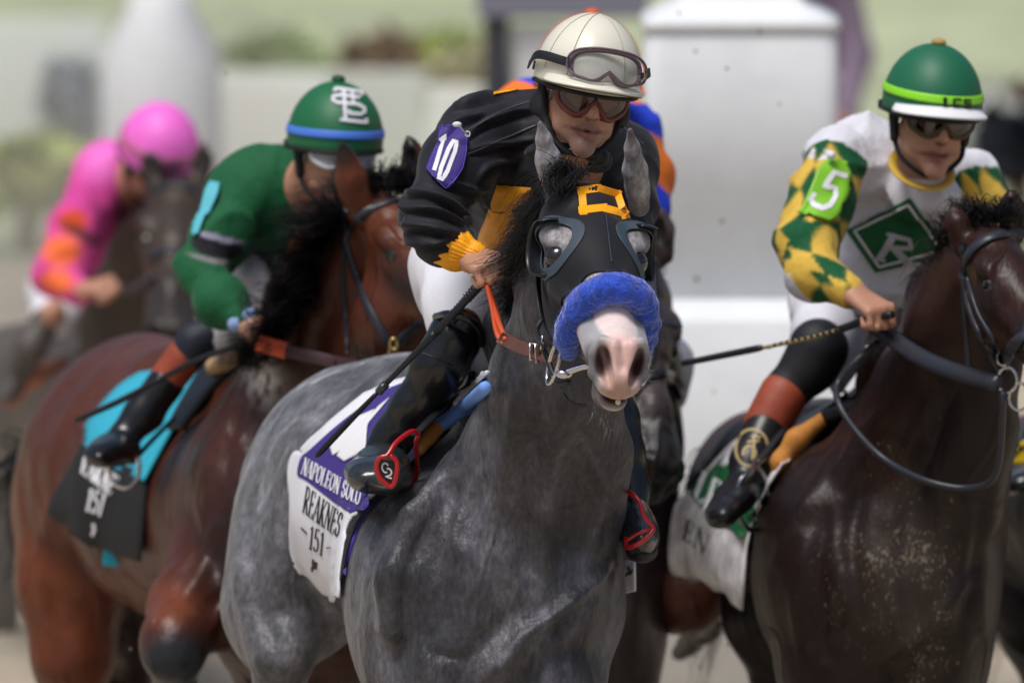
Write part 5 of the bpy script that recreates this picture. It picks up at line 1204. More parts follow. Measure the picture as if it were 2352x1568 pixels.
# ---- whip
wh = empty('riding_whip', W(1104, 650, .56), 'black riding whip in the right hand of the jockey in black silks', 'whip')
tube('grip', [W(1128, 622, .555), W(1100, 655, .55), (W(1066, 694, .56)), W(1000, 765, .58)], [.0095, .0105, .0085, .0075], M['grip'], wh)
for i in range(16):
    p = W(1092-i*5.8, 664+i*6.4, .552+.002*i); q_ = W(1092-i*5.8-2, 664+i*6.4+2.3, .552+.002*i); tube('grip_binding', [p, q_], .0112 if i < 4 else .0092, M['leather_black'], wh, spl=0)
tube('shaft', [W(1002, 762, .58), W(940, 826, .59), W(884, 884, .60)], [.0075, .0062, .0055], M['grip'], wh)
tube('collar', [W(888, 880, .60), W(868, 902, .60)], .0085, M['boot_grey'], wh, spl=0)
tube('flap', [W(868, 900, .60), W(800, 970, .62), W(740, 1034, .64), W(727, 1048, .645)], [.007, .0105, .0105, .007], M['grip'], wh, flat=.6)
# ================================================================ riders built to one measure
def rider(label, loc, F4, P, cols, hel, gog, pattern=None, folds_amp=1.0, hf=.006, group='jockeys riding in the race', fine_face=True, skin=SKIN, hands=(1, 1), jc=None, hb=.008, bm=None):
    """P: body points (px,py,d,r) lists; cols jacket colour; returns dict of parts"""
    r = empty('person', loc, label, 'jockey', group)
    s = SDF(.02); face(s, F4, skin)
    s.p.append(('c', T4(F4, [(0, -.03, -.05)])[0], W(*P['neck'][:3]), .055, .062, skin, .03, False, 1))
    s.ch([P['neck'][:3]+(60,)]+[q[:3]+(q[3]*.75,) for q in P['torso']], skin)
    for arm in P['arms']: s.ch([q[:3]+(q[3]*.6,) for q in arm['pts']]+[arm['wrist'][:3]+(24,)], skin)
    for leg in P['legs']: s.ch([q[:3]+(q[3]*.6,) for q in leg], skin)
    for arm in P['arms']:
        if 'knuck' in arm: hand(s, W(*arm['wrist'][:3]), W(*arm['knuck'][:3]), arm.get('up', (.25, -.75, .6)), arm.get('side', (.2, -.2, .9)), 1.0, 1.0, c=skin)
    V, F = s.mesh(hf*1.6, F4[:3, 3]-np.array([.13, .13, .16]), hf*.7) if False else s.mesh(.0075)
    C = s.colors(V, skin, tau=.003); b = mk('body', V, F, M['skin'], r, C)
    J = SDF(.04)
    for q in P['jacket']: J.ch(q, k=.05)
    for arm in P['arms']: J.ch(arm['pts'], k=.03)
    cc = [T4(F4, [(.068*math.cos(a), -.02+.062*math.sin(a), -.118+.02*math.sin(a))])[0]+np.array([0, .03, -.025]) for a in np.linspace(0, 2*math.pi, 17)]
    def jd(V, N): return folds_amp*(.003*folds(V, (-.4, -.1, -.8), 8, 4, 2)+.011*wrinkle(V, (.9, .1, .35), 9, 4, 6)+.008*wrinkle(V, (-.2, -.1, -.9), 10, 5, 3)+.0015*folds(V, (.1, 0, -.9), 26, 5, 9))
    JV, JF = J.mesh(.007, disp=jd)
    C = np.tile(np.array(cols), (len(JV), 1)); 
    if pattern: C = pattern(C, JV)
    j = mk('jacket', JV, JF, jc or M['silk'], r, C)
    B_ = SDF(.05)
    for q in P['breeches']: B_.ch(q, k=.05)
    v, f_ = B_.mesh(.009, disp=lambda V, N: .006*folds(V, (.35, 0, -1), 7, 5, 3)+.004*folds(V, (-.5, 0, -.6), 13, 4, 8)); mk('breeches', v, f_, bm or M['breeches'], r)
    h = helmet(F4, **hel, parent=r)
    if gog: goggles(F4, (0, .108, -.004), .082, .029, r, gog[0], gog[1], rad=.085, tiltx=-4, strap_m=[(.088, .02, .0), (.095, -.02, .01), (.10, -.06, .0)], name='goggles', thick=.006, notch=.015)
    sk = SDF(.02); sk.M = F4; sk.ell((0, -.012, .020), (.090, .108, .050)); sk.cone((-.085, -.01, .02), (-.076, .005, -.060), .012, .010, k=.01); sk.cone((.085, -.01, .02), (.076, .005, -.060), .012, .010, k=.01); sk.M = None
    v, f_ = sk.mesh(.007); mk('harness', v, f_, M['elastic'], h)
    tube('chin_strap', T4(F4, [(-.076, .0, -.06), (-.062, .035, -.098), (0, .055, -.130), (.062, .030, -.095), (.078, .0, -.06)]), .006, M['elastic'], h, flat=.4)
    return dict(root=r, J=j, JB=bvh(JV, JF), JV=JV, JF=JF, helm=h, body=b)
def simple_mesh(name, S_, m, parent, h=.008, disp=None): v, f_ = S_.mesh(h, disp=disp); return mk(name, v, f_, m, parent)
def legs_down(s, pts, cl=None): s.ch(pts, c=cl, k=.05)
DM[0] = lambda d: 2.65+(d-2.0)*.75
# ================================================================ BAY HORSE (left) and jockey in green
BAY = (.125, .034, .015); BAYD = (.022, .009, .007); BLK = (.012, .010, .010)
bh = empty('racehorse', (W(600, 1000, 2.2)[0], 2.4, 0), 'glossy reddish bay racehorse on the left carrying the jockey in plain green', 'horse', 'racehorses in the pack')
s = SDF(.05)
BP = W(905, 446, 1.50); BN = W(1098, 742, 1.12)
BM = horse_head_frame(BP, BN, (.80, .62, .10))
bears = [(W(822, 470, 1.50), W(783, 325, 1.46), .031, (-.6, .8, 0)), (W(965, 430, 1.62), W(938, 312, 1.62), .030, (-.35, -1, 0))]
BS = np.linalg.norm(BN-BP)/.60
BMUS = [([(700, 870), (640, 960), (585, 1060), (560, 1190)], 20, .014), ([(660, 1010), (625, 1180), (655, 1330)], 22, -.016), ([(760, 880), (720, 1010), (700, 1150)], 18, -.012), ([(560, 930), (520, 1040), (505, 1180)], 18, -.012), ([(330, 810), (230, 870), (150, 980), (105, 1110)], 20, .014), ([(400, 830), (320, 900), (270, 1000), (240, 1100)], 18, -.014), ([(200, 950), (160, 1060), (150, 1200), (200, 1330)], 20, -.016),
        ([(120, 1150), (95, 1300), (120, 1480)], 16, .010), ([(240, 1200), (260, 1320), (330, 1460)], 18, -.012), ([(640, 1250), (560, 1340), (470, 1400)], 20, -.014), ([(500, 1200), (470, 1300), (420, 1380)], 16, .012), ([(800, 560), (740, 680), (700, 800)], 16, .008), ([(830, 900), (780, 1050), (800, 1250)], 20, -.012)]
horse_head(s, BM, BS, c=BAY, ears=bears, nose=(.05, .02, .015), muzzle_c=BLK)
s.ch([(870, 560, 1.72, 95), (800, 680, 1.85, 118), (742, 830, 2.0, 150), (730, 980, 2.1, 185), (740, 1150, 2.15, 205)], k=.07)
s.ch([(840, 500, 1.75, 62), (760, 590, 1.98, 72), (690, 700, 2.2, 72), (635, 800, 2.45, 80), (560, 880, 2.7, 90)], k=.08)
s.ch([(900, 760, 1.5, 100), (880, 860, 1.7, 110), (860, 1000, 1.9, 150)], k=.08)
s.el(560, 1130, 2.20, 140, 240, .30, k=.08, rot=8); s.el(620, 1330, 2.10, 180, 220, .28, k=.08); s.el(760, 1330, 2.0, 210, 260, .26, k=.08)
s.ch([(560, 1190, 2.5, 230), (440, 1150, 3.0, 250), (330, 1090, 3.5, 255)], k=.12)
s.el(318, 1030, 3.75, 232, 235, .42, k=.12, rot=-18); s.el(215, 1120, 3.7, 150, 250, .34, k=.1, rot=10); s.ch([(400, 900, 3.2, 100), (330, 880, 3.6, 95)], k=.1)
s.ch([(175, 1180, 3.55, 130), (160, 1350, 3.45, 112), (165, 1500, 3.4, 82), (170, 1700, 3.6, 60), (165, 2150, 3.7, 40)], BAY, k=.07)
s.ch([(330, 1250, 3.6, 120), (300, 1400, 3.7, 90), (290, 1600, 3.9, 55), (300, 2150, 4.0, 36)], BAYD, k=.07)
s.ch([(505, 1290, 2.05, 120), (440, 1400, 1.86, 92), (400, 1470, 1.70, 66), (396, 1505, 1.66, 60)], BAY, k=.05)
s.ch([(398, 1490, 1.67, 58), (400, 1600, 1.85, 50), (420, 1800, 2.1, 36)], BLK, k=.03)
s.ch([(640, 1480, 2.1, 120), (640, 1750, 2.1, 70), (640, 2100, 2.1, 44), (645, 2450, 2.1, 40)], BAYD, k=.05)
s.ch([(700, 860, 1.86, 40), (640, 960, 1.98, 50), (560, 1060, 2.05, 55)], k=.05)
s.ch([(590, 900, 2.06, 24), (560, 1000, 2.0, 30), (548, 1110, 1.98, 26)], k=.04)
V, F = s.mesh(.012, W(760, 860, .8)-np.array([0, .3, .05]), .007) if False else s.mesh(.010, disp=lambda V, N: .007*vn(V, (7, 5, 4))+.004*folds(V, (.2, 0, -1), 8, 6, 1)+sum(crease(V, *m_) for m_ in BMUS)*np.clip(-N[:, 1]*1.5+.3, 0, 1))
C = s.colors(V, (.088, .027, .016))
C = C*(1+.35*vn(V, 4)[:, None])
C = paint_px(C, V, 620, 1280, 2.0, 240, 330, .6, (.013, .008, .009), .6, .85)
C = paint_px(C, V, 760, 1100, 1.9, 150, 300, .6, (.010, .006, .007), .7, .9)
C = paint_px(C, V, 905, 620, 1.4, 60, 60, .2, (.045, .02, .016), .8, .7)
C = paint_px(C, V, 385, 1385, 1.75, 66, 46, .3, (.16, .045, .02), .5, .8)
C = paint_px(C, V, 405, 1530, 1.7, 90, 88, .35, (.022, .026, .034), .3, .95)
C = paint_px(C, V, 655, 745, 1.9, 26, 44, .2, (.35, .33, .34), .9, .55)
fz = np.clip(vn(V, 38)*1.2+vn(V, 90)*1.1+.8, 0, 1)[:, None]; fm_ = np.exp(-((to_px(V)-np.array([600, 862]))@np.array([[.9, .25], [-.25, .9]])/np.array([34, 52]))**2).prod(1)[:, None]*(V[:, 1:2] < 3.2)
C = C*(1-fz*fm_)+np.array((.75, .75, .77))*fz*fm_
for b_, t_, w_, _s in bears: C = paint(C, V, t_, (.04, .05, .055), BLK, .5, .9)
C = paint(C, V, BM[:3, 3]+BM[:3, :3]@np.array([-.075, .23, -.07]), (.05, .05, .05), (.016, .012, .013), .7, .9)
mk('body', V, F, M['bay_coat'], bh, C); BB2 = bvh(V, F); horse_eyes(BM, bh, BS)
root = [W(860, 430, 1.72), W(800, 500, 1.85), W(745, 590, 2.0), W(690, 690, 2.2), W(640, 780, 2.4), W(590, 850, 2.6)]
tips = [W(790, 410, 1.62), W(715, 470, 1.75), W(665, 560, 1.82), W(640, 650, 1.9), (W(600, 740, 1.9)), W(570, 795, 2.1)]
hair('mane', locks(root, 1400, tips, .026, .034, .012, .008)+locks([W(850, 440, 1.66), W(790, 520, 1.72), W(735, 600, 1.8), W(700, 660, 1.85)], 1200, [W(755, 400, 1.55), W(690, 480, 1.5), W(640, 570, 1.5), W(640, 660, 1.55)], .02, .04, .012, .008)
     +locks([W(715, 650, 1.8), W(670, 720, 1.9), W(630, 790, 2.0), W(600, 830, 2.1)], 1800, [W(655, 650, 1.45), W(612, 715, 1.45), W(575, 765, 1.5), W(540, 808, 1.6)], .02, .030, .010, .008), .0015, M['mane'], bh, 6)
hair('forelock', locks([W(850, 430, 1.6), W(905, 425, 1.6), W(950, 430, 1.6)], 500, [W(870, 400, 1.5), W(920, 410, 1.45), W(975, 445, 1.5)], .014, .014, .015, .01), .0015, M['mane'], bh, 6)
hair('tail', locks([W(95, 1040, 4.1), W(95, 1060, 4.1)], 500, [W(10, 1060, 4.3), W(30, 1200, 4.4), W(45, 1330, 4.3)], .02, .05, .0, .03), .003, M['mane'], bh, 6)
b1 = empty('bridle', BM[:3, 3], 'plain dark leather bridle with a brass ring on the reddish bay horse', 'bridle')
def strap(name, bv, pts, w, th, m, parent, off=.003): v, f_ = strap_vf(bv, pts, w, th, off); return mk(name, v, f_, m, parent)
M['leather_slate'] = mat('slate_leather', srgb('#2b2d36'), rough=.4)
strap('browband', BB2, [(795, 548), (812, 510), (850, 482), (900, 464), (945, 462)], .018, .008, M['leather_slate'], b1)
strap('cheekpiece', BB2, [(795, 478), (793, 545), (815, 620), (845, 700), (880, 765), (900, 800)], .018, .008, M['leather_slate'], b1)
strap('throat_latch', BB2, [(790, 545), (788, 640), (795, 740), (800, 810)], .010, .005, M['leather_slate'], b1)
strap('noseband', BB2, [(905, 800), (930, 770), (962, 745), (1000, 730)], .022, .008, M['leather_slate'], b1)
for p in ((903, 785), (902, 803)):
    q_, n_ = cast(BB2, p[0], p[1], .012, 1.3); tube('buckle', [q_+np.array([.008*math.cos(a), 0, .012*math.sin(a)]) for a in np.linspace(0, 6.28, 9)], .0028, M['brass'], b1)
for nm_, pts_, w_, m_ in (('rein_grip', [(592, 786), (625, 796), (660, 806)], .036, M['rubber_orange']), ('rein', [(655, 805), (720, 820), (800, 838), (860, 842), (920, 815)], .028, mat('dark_rein', srgb('#3b2327'), rough=.5))):
    A_ = cr(np.array(pts_, float), 6); P_ = np.array([W(x_, y_, np.interp(x_, [590, 660, 760, 860, 920], [1.62, 1.58, 1.50, 1.35, 1.2])) for x_, y_ in A_])
    mk(nm_, *strip_vf(P_, np.tile([0, -1., .2], (len(P_), 1)), w_, .006), m_, b1)
# saddle cloth, towel
sc2 = empty('saddle_cloth', W(270, 1100, 2.9), 'black saddle cloth marked 151 over a turquoise towel on the bay horse', 'saddle cloth')
drape('towel', BB2, [[(470, 800, 2.9), (520, 830, 2.6)], [(300, 880, 3.1), (470, 880, 2.55)], [(205, 985, 3.0), (420, 945, 2.5)], [(200, 1015, 2.9), (360, 1050, 2.45)], [(230, 1060, 2.9), (330, 1105, 2.42)]], 14, 25, .006, .012, M['teal'], sc2, relax=1)
o_, KB = drape('cloth', BB2, [[(188, 1020, 2.95), (260, 1060, 2.7), (338, 1085, 2.45)], [(150, 1090, 2.98), (250, 1110, 2.7), (335, 1130, 2.42)], [(110, 1172, 3.0), (230, 1190, 2.7), (328, 1230, 2.42)], [(150, 1205, 3.0), (240, 1262, 2.7), (322, 1290, 2.45)]], 20, 25, .004, .016, M['black_cloth'], sc2, relax=2)
drape('towel_corner', None, [[(236, 1245, 2.75), (288, 1268, 2.72)], [(237, 1300, 2.75), (286, 1300, 2.72)]], 5, 5, .005, 0, M['teal'], sc2, relax=0, smooth=False)
write('lettering', KB, 'EAKNE', [(196, 1050), (282, 1098), (258, 1138), (190, 1085)], 6, M['white'], sc2, .005, 2.7)
write('lettering', KB, '151', [(210, 1122), (252, 1136), (238, 1185), (200, 1170)], 6, M['white'], sc2, .005, 2.7)
marks('emblem', KB, [([(.3, 0), (.5, .5), (.3, 1)], 1)], [(212, 1200), (232, 1205), (228, 1232), (210, 1226)], 7, M['white'], sc2, .005, 2.7)
st2 = empty('racing_saddle', W(470, 900, 2.5), 'small black racing saddle with a beige pad edge on the bay horse', 'saddle')
tube('pad_roll', [W(488, 842, 2.40), W(520, 832, 2.34), W(556, 818, 2.30)], .020, mat('beige_pad', srgb('#c2a178'), rough=.7), st2)
drape('flap', BB2, [[(470, 838, 2.5), (560, 830, 2.35)], [(420, 920, 2.45), (500, 880, 2.35)], [(385, 985, 2.42), (420, 985, 2.36)]], 8, 13, .014, .02, M['leather_black'], st2, relax=1)
tube('stirrup_leather', [W(400, 960, 2.34), W(350, 1010, 2.28), (W(300, 1065, 2.22))], .009, M['leather_slate'], st2, flat=.4)
tube('stirrup_iron', [W(296, 1060, 2.2)+np.array([.034*math.cos(a)-.01, -.02, .045*math.sin(a)-.01]) for a in np.linspace(0, 2*math.pi, 13)], .005, M['steel'], st2)
GRN = srgb('#1c5a38')
F2 = head_frame(W(770, 340, 1.98), 14, 1, 3)
m_g = mat('green_helmet_cover', srgb('#17653e'), rough=.5, bump=[(300, .0003, O3)])
m_bb = mat('blue_elastic_band', srgb('#4d7fe0'), rough=.5); m_lensw = mat('milky_goggle_plastic', (.55, .57, .6), rough=.12, trans=.45, ior=1.1)
def pat_g(C, V):
    C = paint_px(C, V, 500, 562, 2.1, 62, 24, .5, (.010, .010, .014), .12, 1, 14); 
    C = paint_px(C, V, 505, 541, 2.1, 62, 7, .5, (.35, .33, .45), .3, .9, 14); C = paint_px(C, V, 487, 588, 2.1, 56, 6, .5, (.25, .22, .24), .3, .8, 14)
    return C
g = rider('jockey in plain green silks and green cap with a blue band', (W(560, 900, 2.3)[0], 2.4, 1.35), F2, dict(
    neck=(700, 430, 2.15, 60), torso=[(660, 520, 2.3, 100), (590, 620, 2.6, 100)],
    jacket=[[(665, 430, 2.2, 82), (590, 440, 2.22, 88), (560, 470, 2.22, 86)], [(690, 510, 2.3, 105), (640, 580, 2.5, 110), (610, 620, 2.7, 95)], [(730, 450, 2.3, 80), (840, 480, 2.3, 60)]],
    arms=[dict(pts=[(548, 440, 2.18, 68), (505, 540, 2.1, 62), (462, 622, 2.02, 46), (505, 690, 1.92, 40), (560, 738, 1.86, 28)], wrist=(572, 746, 1.85), knuck=(606, 768, 1.80)), dict(pts=[(830, 480, 2.3, 56), (850, 600, 2.2, 44), (800, 700, 2.1, 32)], wrist=(790, 715, 2.1))],
    legs=[[(560, 640, 2.6, 80), (530, 740, 2.3, 56), (460, 790, 2.25, 44), (290, 1000, 2.3, 32)], [(680, 640, 2.7, 80), (780, 800, 2.5, 50), (800, 1060, 2.6, 32)]],
    breeches=[[(556, 585, 2.26, 20), (580, 650, 2.2, 34), (592, 705, 2.15, 28)], [(640, 600, 2.75, 100), (575, 610, 2.6, 76), (570, 680, 2.4, 62), (520, 740, 2.28, 44), (500, 765, 2.25, 38)], [(680, 640, 2.7, 100), (760, 760, 2.55, 60)], [(545, 560, 2.6, 40), (540, 660, 2.45, 40)]]),
    GRN, dict(shell=m_g, peak=False, button=mat('green_button', srgb('#1e4a34'), rough=.6), band=(1.36, 1.50, m_bb), R=(.104, .124, .125)), (mat('clear_goggle_rim', srgb('#b9bcc4'), rough=.3), m_lensw), pat_g)
# interlocked letters on the cap, arm patch, cuff trims
hbv = BVHTree.FromPolygons([list(g['helm'].data.vertices[i].co) for i in range(len(g['helm'].data.vertices))], [list(p.vertices) for p in g['helm'].data.polygons])
q4 = [(760, 204), (832, 210), (840, 284), (768, 278)]
STL = [([(.10, .90), (.16, .99), (.96, .95), (.94, .84)], 1), ([(.40, .95), (.36, .08)], 1.1), ([(.66, .95), (.66, .62)], .9), ([(.20, .05), (1.0, .02), (1.0, .14)], 1.05), ([(.86, .78), (.30, .80), (.05, .74), (.02, .64), (.14, .56), (.80, .56), (.98, .46), (.98, .34), (.84, .26), (.50, .26), (.50, .36)], 1)]
marks('cap_emblem', hbv, STL, q4, 9.5, mat('grey_felt', srgb('#8f8f9a'), rough=.8), g['helm'], .002)
marks('cap_emblem', hbv, STL, q4, 6, M['white'], g['helm'], .0035)
drape('number_patch', g['JB'], [[(482, 416, 2.1), (505, 420, 2.1)], [(470, 440, 2.08), (500, 445, 2.06)], [(455, 500, 2.05), (480, 490, 2.03)], [(447, 548, 2.03), (462, 540, 2.02)]], 6, 13, .004, .01, mat('pale_turquoise_patch', srgb('#59b4c4'), rough=.7), g['J'], relax=0)
for pts in ([(419, 618, 2.0, 20), (425, 600, 1.98, 20), (446, 590, 1.96, 14)],):
    e_ = SDF(.02); e_.ch([(428, 622, 2.0, 15), (436, 602, 2.0, 13), (452, 594, 2.0, 8)]); simple_mesh('elbow_trim', e_, M['breeches'], g['J'], .006)
e_ = SDF(.02); e_.ch([(545, 742, 1.85, 24), (572, 728, 1.845, 22)]); simple_mesh('cuff', e_, mat('pale_blue_cuff', srgb('#8fa8d8'), rough=.6), g['J'], .006)
L_ = SDF(.02); L_.ch([(500, 765, 2.25, 44), (450, 785, 2.25, 42), (432, 815, 2.26, 42)]); simple_mesh('knee_guard', L_, mat('navy_legging', srgb('#1c2230'), rough=.6), g['root'], .008)
L_ = SDF(.02); L_.ch([(425, 818, 2.26, 44), (385, 870, 2.27, 42)]); bt3 = simple_mesh('boot', L_, M['terracotta'], g['root'], .008)
L_ = SDF(.02); L_.ch([(380, 880, 2.27, 41), (330, 950, 2.26, 38), (290, 1000, 2.24, 36)]); L_.el(270, 1030, 2.18, 50, 34, .10); L_.el(232, 1042, 2.12, 36, 26, .10); simple_mesh('boot_foot', L_, M['patent'], bt3, .008, lambda V, N: .006*folds(V, (1, 0, .3), 10, 3, 2))
L_ = SDF(.02); L_.ch([(770, 820, 2.5, 42), (800, 1060, 2.6, 34)]); L_.el(800, 1090, 2.55, 40, 30, .11); simple_mesh('boot', L_, M['patent'], g['root'], .010)
w2 = empty('riding_whip', W(560, 790, 1.85), 'dark riding whip slanting across the boot of the jockey in plain green', 'whip')
tube('grip', [W(612, 762, 1.78), W(540, 795, 1.82)], .010, M['grip'], w2, spl=0); tube('shaft', [W(540, 795, 1.82), W(450, 828, 1.9), W(372, 868, 1.95)], .0065, M['grip'], w2); tube('flap', [W(375, 866, 1.95), W(280, 918, 2.0), W(176, 965, 2.05)], [.009, .012, .010], M['grip'], w2, flat=.6)
# ================================================================ DARK BAY HORSE (right) and jockey 5
DM[0] = lambda d: d
DB = (.013, .007, .006); DB2 = (.026, .010, .007)
CMUS = [([(2030, 945), (1935, 1035), (1850, 1150), (1785, 1290)], 20, .014), ([(1990, 1080), (1955, 1250), (1985, 1420)], 22, -.016), ([(2190, 880), (2125, 1080), (2080, 1260), (2090, 1420)], 22, -.016), ([(2150, 900), (2080, 1060), (2040, 1200)], 18, .010), ([(2255, 1120), (2240, 1290), (2200, 1450)], 18, -.012), ([(1850, 1230), (1830, 1370), (1850, 1540)], 18, .012), ([(1895, 1180), (1880, 1330), (1900, 1500)], 18, -.012), ([(2230, 1330), (2130, 1430), (2040, 1520)], 16, .014), ([(2150, 1470), (2090, 1530), (2070, 1590)], 16, -.014), ([(1700, 980), (1650, 1030), (1620, 1090)], 12, .010)]
def dark_horse(label, front=True, tint=1.0, group='racehorses in the pack'):
    r = empty('racehorse', (W(2000, 1000, 2.1)[0], DM[0](2.3), 0), label, 'horse', group)
    s = SDF(.05); hp0 = W(2288, 512, 1.30); hn0 = W(2452, 815, .98)
    Mx = horse_head_frame(hp0, hn0, (.86, .50, .06)); sc = np.linalg.norm(hn0-hp0)/.60
    ears = [(W(2208, 548, 1.34), W(2186, 470, 1.36), .026, (-.7, .7, 0)), (W(2330, 520, 1.45), W(2322, 440, 1.42), .028, (-.2, -1, 0))]
    horse_head(s, Mx, sc, c=DB2, ears=ears, nose=BLK, muzzle_c=BLK)
    s.ch([(2262, 640, 1.55, 92), (2215, 760, 1.66, 118), (2165, 900, 1.78, 150), (2120, 1060, 1.90, 190), (2090, 1200, 2.0, 215)], DB2, k=.07)
    s.ch([(2240, 570, 1.60, 60), (2175, 680, 1.80, 66), (2120, 780, 2.0, 66), (2070, 880, 2.2, 80), (2010, 990, 2.4, 90)], DB2, k=.08)
    s.ch([(2270, 860, 1.60, 60), (2240, 1000, 1.68, 76), (2200, 1150, 1.75, 110)], k=.07)
    s.el(1885, 1290, 2.0, 158, 270, .30, k=.08, rot=5); s.el(2030, 1350, 1.88, 225, 270, .24, k=.08); s.el(2155, 1340, 1.95, 140, 270, .28, k=.08, rot=-3)
    s.el(1930, 1540, 1.85, 150, 170, .18, k=.05); s.el(2130, 1540, 1.85, 130, 160, .18, k=.05)
    s.ch([(2080, 960, 1.75, 28), (1990, 1070, 1.78, 34), (1905, 1180, 1.78, 32), (1850, 1290, 1.78, 26)], k=.05)
    s.ch([(2000, 1190, 2.4, 235), (1900, 1160, 2.8, 215), (1820, 1140, 3.1, 200)], k=.12)
    s.el(1752, 1120, 3.35, 160, 178, .26, c=(.10, .035, .022), k=.1); s.el(1680, 1200, 3.3, 105, 150, .2, c=(.09, .03, .02), k=.08)
    s.ch([(1650, 1260, 3.2, 96), (1585, 1370, 3.1, 72), (1545, 1410, 3.15, 40)], (.075, .026, .018), k=.06)
    s.ch([(1545, 1400, 3.15, 44), (1620, 1440, 3.4, 30), (1560, 1500, 3.7, 20)], BLK, k=.03)
    s.ch([(1740, 1250, 3.0, 120), (1760, 1420, 2.9, 90), (1790, 1600, 2.95, 52), (1790, 2000, 3.1, 34), (1790, 2380, 3.1, 34)], BLK, k=.06)
    for px, dd in ((1925, 1.95), (2135, 1.85)): s.ch([(px, 1640, dd, 90), (px, 1880, dd, 58), (px, 2060, dd-.05, 42), (px, 2330, dd, 32), (px, 2520, dd, 36)], k=.05)
    V, F = s.mesh(.011, disp=lambda V, N: .007*vn(V, (7, 5, 4))+.0035*folds(V, (.2, 0, -1), 8, 6, 1)+sum(crease(V, *m_) for m_ in CMUS)*np.clip(-N[:, 1]*1.5+.3, 0, 1)); C = s.colors(V, DB)*tint
    C = C*(1+.3*vn(V, 4)[:, None])
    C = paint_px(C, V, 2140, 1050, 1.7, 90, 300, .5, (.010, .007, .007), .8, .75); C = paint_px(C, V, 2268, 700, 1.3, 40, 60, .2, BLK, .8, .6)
    C = paint(C, V, Mx[:3, 3]+Mx[:3, :3]@np.array([-.085, .17, -.06]), (.032, .032, .032), (.012, .008, .008), .6, .9)
    b = mk('body', V, F, M['dark_coat'], r, C)
    at = b.data.attributes.new('Mud', 'FLOAT', 'POINT'); c0 = W(2080, 1330, 1.65); q = (V-c0)/np.array([190/S(1.7), .5, 380/S(1.7)]); m = np.clip(1.25-np.sqrt((q**2).sum(1)), 0, 1)
    m = np.maximum(m, .35*np.clip(1.3-np.sqrt((((V-W(2080, 1500, 1.6))/np.array([.28, .6, .35]))**2).sum(1)), 0, 1)); at.data.foreach_set('value', m.astype(np.float32))
    B = bvh(V, F); horse_eyes(Mx, r, sc)
    root = [W(2215, 540, 1.55), W(2165, 640, 1.75), W(2120, 740, 1.95), W(2070, 840, 2.15), W(2035, 900, 2.3)]
    tips = [W(2175, 490, 1.5), W(2140, 620, 1.65), W(2085, 730, 1.8), W(2030, 850, 2.0), W(2030, 930, 2.2)]
    hair('mane', locks(root, 1800, tips, .022, .024, .012, .01), .0016, M['mane'], r, 6)
    hair('forelock', locks([W(2200, 520, 1.4), W(2260, 505, 1.4), W(2320, 510, 1.4)], 500, [W(2180, 455, 1.4), W(2280, 500, 1.3), W(2340, 480, 1.3)], .012, .018, .015, .012), .0015, M['mane'], r, 6)
    hair('tail', locks([W(1640, 1060, 3.6), W(1640, 1080, 3.6)], 160, [W(1560, 1560, 3.9), W(1630, 1600, 3.9)], .02, .03, .0, .02), .002, M['mane'], r, 6)
    return r, B, Mx
ch_, CHB, CM = dark_horse('very dark bay racehorse on the right with mud spattered over its chest')
def bridle_c(label):
    b = empty('bridle', W(2280, 800, 1.2), label, 'bridle')
    strap('browband', CHB, [(2215, 640), (2222, 595), (2255, 558), (2300, 540), (2350, 535)], .022, .010, M['leather_slate'], b)
    strap('cheekpiece', CHB, [(2212, 560), (2214, 630), (2232, 720), (2268, 800), (2296, 850)], .018, .008, M['leather_slate'], b)
    strap('cheekpiece', CHB, [(2225, 640), (2250, 720), (2290, 790), (2312, 830)], .012, .008, M['leather_slate'], b)
    strap('throat_latch', CHB, [(2214, 620), (2214, 720), (2222, 820), (2225, 870)], .010, .005, M['leather_slate'], b)
    strap('noseband', CHB, [(2300, 850), (2325, 800), (2352, 775), (2390, 755)], .026, .012, M['leather_slate'], b)
    for x_, y_, r_ in ((2298, 820, .012), (2306, 868, .020), (2330, 905, .022)):
        q_, n_ = cast(CHB, x_, y_, .012, 1.15); tube('bit_ring', [q_+np.array([r_*math.cos(a), -.008, r_*1.3*math.sin(a)]) for a in np.linspace(0, 6.28, 13)], .0032, M['steel'], b)
    P = cr(np.array([W(1995, 735, 1.72), W(2055, 782, 1.62), W(2130, 828, 1.50), W(2215, 860, 1.38), W(2290, 880, 1.2)]), 8)
    v, f_ = tube_vf(P, .019, 10, .6, (0, -1, .2)); mk('rein', v, f_, M['leather_slate'], b)
    tube('rein', [W(2018, 785, 1.68), W(1965, 830, 1.66), W(1925, 880, 1.66), W(1928, 930, 1.60), W(1975, 1000, 1.56), W(2040, 1060, 1.52), W(2130, 1105, 1.42), W(2230, 1120, 1.38), W(2290, 1080, 1.3), W(2305, 900, 1.2)], .0075, M['leather_slate'], b)
    return b
bridle_c('black leather bridle and looping black rein on the very dark horse at right')
s3 = empty('saddle_cloth', W(1650, 1200, 2.6), 'white and green saddle cloth spattered with mud on the very dark horse', 'saddle cloth')
sr = [[(1720, 990, 2.8), (1790, 1010, 2.5), (1830, 1040, 2.35)], [(1640, 1070, 2.85), (1700, 1100, 2.6), (1790, 1110, 2.3)], [(1590, 1125, 2.85), (1650, 1150, 2.6), (1740, 1190, 2.3)], [(1552, 1170, 2.85), (1620, 1200, 2.6), (1722, 1260, 2.3)], [(1545, 1306, 2.85), (1610, 1305, 2.6), (1715, 1340, 2.3)], [(1600, 1312, 2.8), (1660, 1360, 2.55), (1710, 1400, 2.35)]]
M['muddy_cloth'] = mat('muddy_white_cloth', (.62, .62, .64), rough=.75, mottle=[(9, .35, O3), (26, .3, O3)], bump=[(7, .01, (1, 1, .4))])
